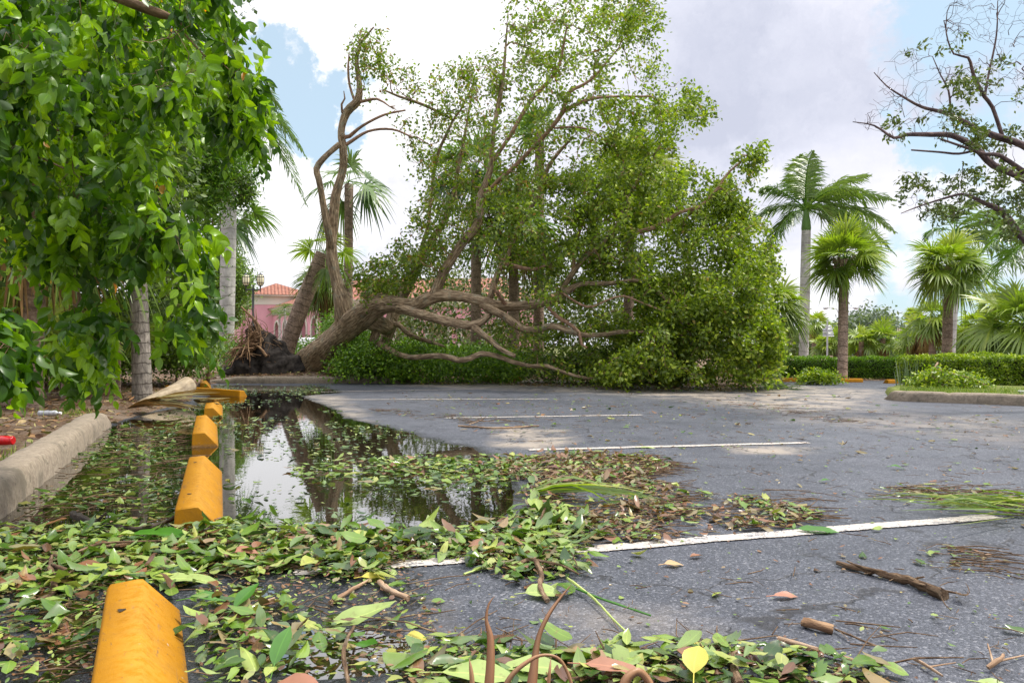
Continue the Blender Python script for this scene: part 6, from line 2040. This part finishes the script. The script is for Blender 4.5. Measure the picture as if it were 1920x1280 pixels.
stick([(860, 798, .01), (930, 802, .02), (1010, 798, .01)], .012, .008, 'brown palm debris stick on the far asphalt', B_DRYSTEM, [([(880, 795, .02), (905, 786, .06), (912, 778, .14)], .006), ([(898, 788, .05), (925, 790, .06)], .005), ([(905, 786, .06), (898, 775, .14)], .004)])
stick([(1300, 1285, .02), (1250, 1262, .03), (1150, 1262, .03), (1060, 1272, .03)], .006, .005, 'long brown stalk in the bottom leaf pile')
stick([(1520, 1290, .01), (1570, 1262, .02), (1640, 1290, .01)], .006, .004, 'thin forked twig at the bottom right of the pile')
stick([(1712, 1233, .01), (1740, 1248, .015), (1765, 1265, .01)], .005, .003, 'thin brown twig low on the right asphalt', B_DRYSTEM, [([(1740, 1248, .015), (1790, 1240, .01)], .003)])
stick([(1850, 1250, .012), (1868, 1238, .03), (1880, 1226, .02)], .008, .005, 'tiny hooked twig near the right edge', B_DRYSTEM, [([(1860, 1240, .015), (1850, 1205, .03)], .004), ([(1866, 1238, .02), (1925, 1225, .01)], .004)])
stick([(440, 1005, .01), (500, 1060, .03), (560, 1040, .04)], .005, .003, 'thin brown twig on the green pile right of the second stop')
stick([(790, 705, .02), (720, 700, .05), (650, 676, .3)], .02, .01, 'pale bare twig in the ivy mound', B_DRYSTEM)


def big_leaf(px, py, L, asp, az, mat, label, tilt=(0, 0), bend=.1, z=.03, tpl='hi', ruffle=.03):
    p = G(px, py, z); org = np.array([p[0], p[1], 0.0])
    d_ = np.array([[math.cos(rad(az)), math.sin(rad(az)), tilt[0]]]); nr = np.array([[tilt[1], -.25, 1.0]])
    mb = MB(); leaves(mb, p[None], d_, nr, np.array([L]), np.array([L * asp]), tpl, bend, np.array([.5]), ruffle, np.array([1.2]))
    st = p - norm(d_)[0] * L * .3
    tube(mb, np.array([st, p + norm(d_)[0] * L * .05]), [.0018, .0018], 5, .9)
    o = build_at(mb, 'fallen_leaf', mat, org)
    return tag(o, label, 'leaf')


big_leaf(612, 1172, .24, .38, 18, M_PALELEAF, 'large pale green leaf with raised tip above the wet patch', (.12, 0), -.1, .015)
big_leaf(1495, 990, .2, .35, -15, M_GREENLEAF, 'bright green pointed leaf lying on the nearest stall line', (.02, 0), .1, .02)
big_leaf(1275, 1205, .085, .7, 10, M_YELLOWLEAF, 'single yellow green rounded leaf near bottom centre right', (0, 0), .1, .012)
big_leaf(722, 1068, .07, .5, -20, M_PALELEAF, 'small pale curled leaf alone below the stall line', (0, 0), .25, .012)
big_leaf(678, 1080, .10, .45, 15, M_YELLOWLEAF, 'tan curled leaf at the edge of the green pile', (.1, 0), .3, .02)
big_leaf(668, 1205, .10, .5, -35, M_GREENLEAF, 'dark oval leaf with upturned edge on the wet patch', (.1, 0), -.15, .02)
big_leaf(758, 1195, .075, .8, 5, M_YELLOWLEAF, 'lime yellow heart shaped leaf right of the wet patch', (0, 0), .1, .01)
big_leaf(436, 1030, .12, .5, -10, M_BROWNLEAF, 'salmon brown leaf on the green pile', (.1, 0), .2, .05)
big_leaf(440, 1138, .12, .45, 60, M_GREENLEAF, 'dark green glossy leaf standing up right of the nearest stop', (.7, 0), .1, .05)
big_leaf(515, 1245, .13, .42, 88, M_GREENLEAF, 'upright green leaf at lower left centre', (.8, 0), .1, .05)
big_leaf(600, 1290, .17, .5, 160, M_BROWNLEAF, 'pinkish brown leaf at the bottom edge', (.05, 0), .2, .04)
big_leaf(830, 1258, .22, .4, -8, M_PALELEAF, 'large pale leaf in the bottom leaf pile left end', (.06, 0), .12, .05)
big_leaf(940, 1250, .2, .38, 5, M_PALELEAF, 'large pale leaf behind the dry blades', (.05, 0), .1, .05)
big_leaf(1098, 1242, .17, .35, -12, M_BROWNLEAF, 'mauve brown leaf in the middle of the bottom pile', (.04, 0), .12, .06)
big_leaf(1300, 1260, .12, .6, 75, M_YELLOWLEAF, 'yellow green notched leaf at the right part of the bottom pile', (.5, 0), .2, .06)
big_leaf(985, 1110, .14, .7, 10, M_PALELEAF, 'broad pale leaf under the forked branch', (.05, 0), .1, .02)
big_leaf(1450, 1115, .10, .4, 5, M_BROWNLEAF, 'red brown leaf on the centre right asphalt', (.05, 0), .2, .015)
big_leaf(1245, 1056, .09, .45, 12, mat_leaf('tan leaf', [(0, (.42, .27, .13)), (1, (.5, .33, .17))], .1, .6), 'tan curled leaf alone beyond the centre asphalt', (.1, 0), .25, .015)
big_leaf(310, 968, .16, .4, 5, M_LITWET, 'long dark leaf floating behind the wet branch', (0, 0), .05, 0)
big_leaf(250, 1000, .28, .32, 6, M_GREENLEAF, 'long deep green leaf lying under the wet branch', (.05, 0), .12, .06)
big_leaf(300, 1084, .24, .30, 8, M_PALELEAF, 'long pale leaf crossing the head of the nearest wheel stop', (.03, 0), .1, .04)
big_leaf(355, 1120, .14, .4, 20, M_GREENLEAF, 'curled green leaf touching the nearest wheel stop', (.1, 0), .3, .04)
big_leaf(1540, 900, .08, .4, 20, M_GREENLEAF, 'small dark leaf alone on the right asphalt', (.2, 0), .3, .02)
big_leaf(1670, 873, .12, .35, 8, M_GREENLEAF, 'folded dark leaf on the far right asphalt', (.1, 0), .4, .03)
big_leaf(1830, 1275, .09, .4, -20, M_PALELEAF, 'pale leaf at the bottom right corner', (0, 0), .1, .01)
big_leaf(1200, 838, .16, .22, 5, M_PALELEAF, 'thin pale leaf just below the second stall line', (0, 0), .1, .01)

# green palm frond on the drift
mb = MB(); base = G(1000, 925, .03); n = 20
e0 = base.copy(); e0[2] = 0
th = R.normal(size=n) * .13 - .18
dd = np.stack([np.cos(th), np.sin(th), R.uniform(-.02, .08, n)], -1); Ls = R.uniform(.45, .85, n)
s = np.array([0, .25, .5, .75, 1.0]); P = (base + np.stack([np.zeros(n), R.normal(size=n) * .03, R.random(n) * .03], -1))[:, None] + dd[:, None] * (Ls[:, None] * s)[..., None]
P[..., 2] += .09 * np.sin(s * math.pi)[None] * R.random((n, 1)); P[..., 1] -= (.12 * s ** 2)[None]
strip(mb, P, np.full((n, 1), .010) * np.array([.5, 1, 1, .7, .1]), norm(np.stack([np.zeros(n), np.ones(n), R.normal(size=n) * .8], -1)), R.random(n))
tag(build_at(mb, 'palm_frond', M_FAN, e0, False), 'green palm frond lying on the brown leaf drift beyond the puddle', 'palm frond')
# grassy frond right edge
mb = MB(); base = G(1930, 958, .04); e0 = base.copy(); e0[2] = 0; n = 60
th = math.pi + R.normal(size=n) * .38 - .18; dd = np.stack([np.cos(th), np.sin(th), R.uniform(-.02, .07, n)], -1); Ls = R.uniform(.15, .65, n)
P = (base + np.stack([R.uniform(-.35, .3, n), R.normal(size=n) * .10, R.random(n) * .03], -1))[:, None] + dd[:, None] * (Ls[:, None] * s)[..., None]
P[..., 2] += .06 * np.sin(s * math.pi)[None] * R.random((n, 1))
strip(mb, P, np.full((n, 1), .006) * np.array([.5, 1, 1, .7, .1]), norm(np.stack([np.zeros(n), np.ones(n), R.normal(size=n) * .8], -1)), R.random(n))
tag(build_at(mb, 'palm_frond', M_GRASS, e0, False), 'tangle of thin green and tan blades at the right edge of the drift', 'palm frond')
# grey-green frond debris in front of the crown's right end
mb = MB(); base = G(1448, 728, .02); e0 = base.copy(); n = 90
az = R.uniform(0, 2 * math.pi, n); el = R.uniform(0, .8, n)
dd = np.stack([np.cos(az) * np.cos(el), np.sin(az) * np.cos(el) * .5, np.sin(el)], -1); Ls = R.uniform(.3, .95, n)
P = (base + np.stack([R.normal(size=n) * .25, R.normal(size=n) * .15, R.random(n) * .04], -1))[:, None] + dd[:, None] * (Ls[:, None] * s)[..., None]
P[..., 2] -= (Ls[:, None] * s ** 2 * .35); P[..., 2] = np.maximum(P[..., 2], .01)
strip(mb, P, np.full((n, 1), .012) * np.array([.5, 1, 1, .7, .1]), rdir(n), R.random(n))
tag(build_at(mb, 'palm_frond', M_GREY, e0, False), 'grey green palm leaf crushed in front of the fallen crown', 'palm frond')

# dry blades right in front of the camera
e = empty('dry_blades', (0.0, 1.45, 0), 'dry orange brown plant blades sticking up at the bottom edge', 'plant'); e0 = np.array(e.location)
BL = [([(905, 1330, 1.5), (917, 1280, 1.5), (920, 1200, 1.52), (912, 1160, 1.53), (917, 1130, 1.54), (928, 1116, 1.55)], [.010, .0095, .007, .0032, .002, .0003]),
      ([(985, 1330, 1.5), (997, 1280, 1.5), (1008, 1200, 1.53), (1026, 1155, 1.55), (1050, 1120, 1.58), (1072, 1094, 1.6)], [.010, .010, .0055, .0045, .003, .0004]),
      ([(930, 1330, 1.42), (955, 1270, 1.42), (990, 1238, 1.43), (1020, 1226, 1.44), (1050, 1235, 1.45), (1070, 1275, 1.45), (1078, 1320, 1.45)], [.006, .005, .004, .003, .003, .003, .002]),
      ([(1160, 1330, 1.4), (1172, 1275, 1.4), (1195, 1257, 1.41), (1212, 1270, 1.42), (1222, 1290, 1.42), (1226, 1330, 1.42)], [.009, .009, .008, .007, .006, .006]),
      ([(890, 1330, 1.4), (884, 1260, 1.41), (880, 1232, 1.42)], [.006, .004, .0004]),
      ([(1024, 1330, 1.5), (1030, 1260, 1.5), (1033, 1230, 1.52)], [.004, .003, .0004])]
for pts, wd in BL:
    C_ = catmull(np.array([[*at(a, b, z), w2] for (a, b, z), w2 in zip(pts, wd)]), .008)
    P3, W3 = C_[:, :3], np.maximum(C_[:, 3], .0003)
    Tn = norm(np.gradient(P3, axis=0)); sd_ = norm(np.cross(Tn, np.array([0, 1.0, 0])))
    k = len(P3); V = np.stack([P3 - sd_ * W3[:, None], P3 + np.array([0, .35, 0]) * W3[:, None], P3 + sd_ * W3[:, None], P3 - np.array([0, .25, 0]) * W3[:, None]], 1).reshape(-1, 3)
    F = [(i * 4 + j, i * 4 + (j + 1) % 4, i * 4 + 4 + (j + 1) % 4, i * 4 + 4 + j) for i in range(k - 1) for j in range(4)]
    mb = MB(); mb.add(V, F, R.random(), {'ly': np.ones((len(V), 1))}); mb.build('blade', M_BLADE, e, True, e0)

# dry palm boot and dead fan by the stops
e = empty('dead_palm_frond', G(300, 770) * np.array([1, 1, 0]), 'dry tan palm leaf base and crumpled dead fan beside the wheel stops', 'palm frond'); e0 = np.array(e.location)
mb = MB()
P = catmull(np.array([at(250, 765, 11.7), at(290, 748, 12.2), at(330, 733, 12.8), at(352, 722, 13.2)]), .08)
tube(mb, P, np.linspace(.06, .15, len(P)), 14, .5, .06)
mb.build('leaf_base', B_BOOT, e, True, e0)
mb = MB(); hub = at(240, 765, 10.9); n = 46
th = R.uniform(-.75, .55, n); dd = np.stack([np.cos(th), np.sin(th) * .8, R.uniform(-.05, .22, n)], -1); Ls = R.uniform(.5, 1.35, n)
P = hub[None, None] + dd[:, None] * (Ls[:, None] * s)[..., None]; P[..., 2] += .07 * np.sin(s * 3.1)[None]; P[..., 2] = np.maximum(P[..., 2], .015 + .05 * R.random((n, 1)))
strip(mb, P, np.full((n, 1), .02) * np.array([.4, 1, 1, .6, .1]), norm(np.stack([R.normal(size=n) * .3, np.ones(n), R.normal(size=n) * .7], -1)), R.random(n))
hub = at(395, 752, 11.3); n = 30
th = R.uniform(-.9, .1, n); dd = np.stack([np.cos(th), np.sin(th), R.uniform(-.15, .1, n)], -1); Ls = R.uniform(.25, .6, n)
P = hub[None, None] + np.array([-.25, 0, .02]) + dd[:, None] * (Ls[:, None] * s)[..., None]; P[..., 2] = np.maximum(P[..., 2], .015)
strip(mb, P, np.full((n, 1), .02) * np.array([.4, 1, 1, .6, .1]), norm(np.stack([R.normal(size=n) * .3, np.ones(n), R.normal(size=n) * .7], -1)), R.random(n))
mb.build('dead_fan', M_DEAD, e, False, e0)

# leafy broken branches right
leafy_tree('broken_branch', G(1530, 716), [(1480, 722), (1495, 712), (1515, 700), (1535, 698), (1550, 705), (1585, 712), (1600, 722), (1540, 722)], 18.6, 19.4, 60, 30, .085, .055, M_YHEDGE, 'leafy broken branch lying on the asphalt by the fallen crown', 'branch', .07, step=.08, droop=0, trunkname='stem', crownname='foliage', stemr=.015)
leafy_tree('broken_branch', G(1780, 745, .1) * np.array([1, 1, 1]), [(1690, 735), (1715, 715), (1750, 700), (1800, 705), (1850, 718), (1880, 730), (1800, 736), (1720, 738)], 15.2, 16.2, 110, 30, .08, .05, M_YHEDGE, 'cut leafy branch with tan stems thrown against the right hedge', 'branch', .08, limbs=[[(1750, 690, 15.6, .022), (1790, 702, 15.5, .02), (1830, 712, 15.4, .016), (1850, 725, 15.3, .01)], [(1752, 690, 15.6, .02), (1758, 680, 15.7, .022)], [(1745, 705, 15.5, .012), (1770, 722, 15.4, .01), (1790, 730, 15.3, .008)]], step=.09, droop=0, bark=B_DRYSTEM, trunkname='stem', crownname='foliage')
mb = MB(); base = G(1700, 730, .0); base = np.array([(1706 - CX) / FP * 16.2, 16.2, 0.0]); n = 26
dd = norm(np.stack([R.normal(size=n) * .12, R.normal(size=n) * .12, np.ones(n)], -1)); Ls = R.uniform(.4, .75, n)
P = (base + np.stack([R.normal(size=n) * .12, R.normal(size=n) * .1, np.zeros(n)], -1))[:, None] + dd[:, None] * (Ls[:, None] * s)[..., None]
strip(mb, P, np.full((n, 1), .014) * np.array([.8, 1, .8, .5, .1]), norm(np.stack([np.ones(n), R.normal(size=n) * .4, np.zeros(n)], -1)), R.random(n))
tag(build_at(mb, 'sword_plant', M_GREY, base, False), 'upright grey green sword leaves between the two right hedges', 'plant')

# rock
mb = MB(); org = G(797, 708) + np.array([0, .1, 0]); V = []; nu, nv = 14, 9
for j in range(nv):
    ph = math.pi * j / (nv - 1)
    for i in range(nu):
        th = i / nu * 2 * math.pi; v = Vector((math.cos(th) * math.sin(ph), math.sin(th) * math.sin(ph), math.cos(ph)))
        q_ = [round(c * 2.2) / 2.2 * .5 + c * .5 for c in v]; f = 1 + .22 * noise.noise(v * 1.7)
        V.append(org + np.array([q_[0] * .2 * f, q_[1] * .15 * f, q_[2] * .13 * f + .07]))
F = [(j * nu + i, j * nu + (i + 1) % nu, (j + 1) * nu + (i + 1) % nu, (j + 1) * nu + i) for j in range(nv - 1) for i in range(nu)]
mb.add(V, F); tag(build_at(mb, 'rock', M_ROCK, org, False), 'angular sandy rock at the foot of the ivy mound', 'rock')

# litter of rubbish
org = at(8, 822, 6.3) * np.array([1, 1, 0]) + np.array([0, 0, .13])
mb = MB(); a_ = org + np.array([-.14, 0, .05])
tube(mb, np.array([a_ + [x, 0, 0] for x in (0, .02, .05, .14, .2, .215)]), [.012, .032, .040, .040, .034, .014], 16)
e = empty('crushed_red_cup', org, 'shiny red plastic cup lying on the bank at the left edge', 'cup'); mb.build('body', M_REDP, e, True, org)
mb = MB(); tube(mb, np.array([a_ + [x, 0, 0] for x in (.205, .212, .219)]), [.034, .037, .03], 16); mb.build('rim', M_REDP, e, True, org)
org = at(72, 778, 9.0) * np.array([1, 1, 0]) + np.array([0, 0, .13]); e = empty('plastic_bottle', org, 'crumpled grey plastic bottle on the mulch', 'bottle')
mb = MB(); tube(mb, np.array([org + [x, x * .1, .035] for x in (0, .01, .06, .1, .15, .19, .21, .215, .235)]), [.02, .034, .03, .035, .029, .034, .02, .013, .013], 12); mb.build('body', M_PVC, e, True, org)
mb = MB(); tube(mb, np.array([org + [x, x * .1, .035] for x in (.236, .255)]), .016, 10); mb.build('cap', M_WHITE, e, True, org)
org = G(94, 868) ; mb = MB(); tube(mb, np.array([org + [0, 0, .012], org + [.02, .004, .014], org + [.034, .006, .012]]), [.011, .012, .009], 12)
tag(build_at(mb, 'bottle_cap', M_WHITE, org), 'small white cap in the leaves below the left kerb', 'cap')
org = G(1917, 738, .11); mb = MB(); tube(mb, np.array([org + [0, 0, .0], org + [.0, .0, .05], org + [0, 0, .055]]), [.05, .07, .075], 16)
tag(build_at(mb, 'paper_cup', M_WHITE, org), 'white paper cup on the grass strip at the right edge', 'cup')
# sand heap in front of root plate
mb = MB(); org = at(445, 700, 20.2) * np.array([1, 1, 0]) + np.array([0, 0, .08]); V = []
for j in range(7):
    for i in range(20):
        th = i / 20 * 2 * math.pi; r_ = j / 6
        V.append(org + np.array([math.cos(th) * r_ * .8, math.sin(th) * r_ * .5, .14 * (1 - r_ ** 2) - .03 + .02 * math.sin(i * 2.1 + j)]))
F = [(j * 20 + i, j * 20 + (i + 1) % 20, j * 20 + 20 + (i + 1) % 20, j * 20 + 20 + i) for j in range(6) for i in range(20)]
mb.add(V, F); tag(build_at(mb, 'sand_heap', M_SANDP, org), 'pale washed sand heap in front of the torn roots', 'sand heap')
print('objects', len(bpy.data.objects), 'polys', sum(len(m.polygons) for m in bpy.data.meshes))
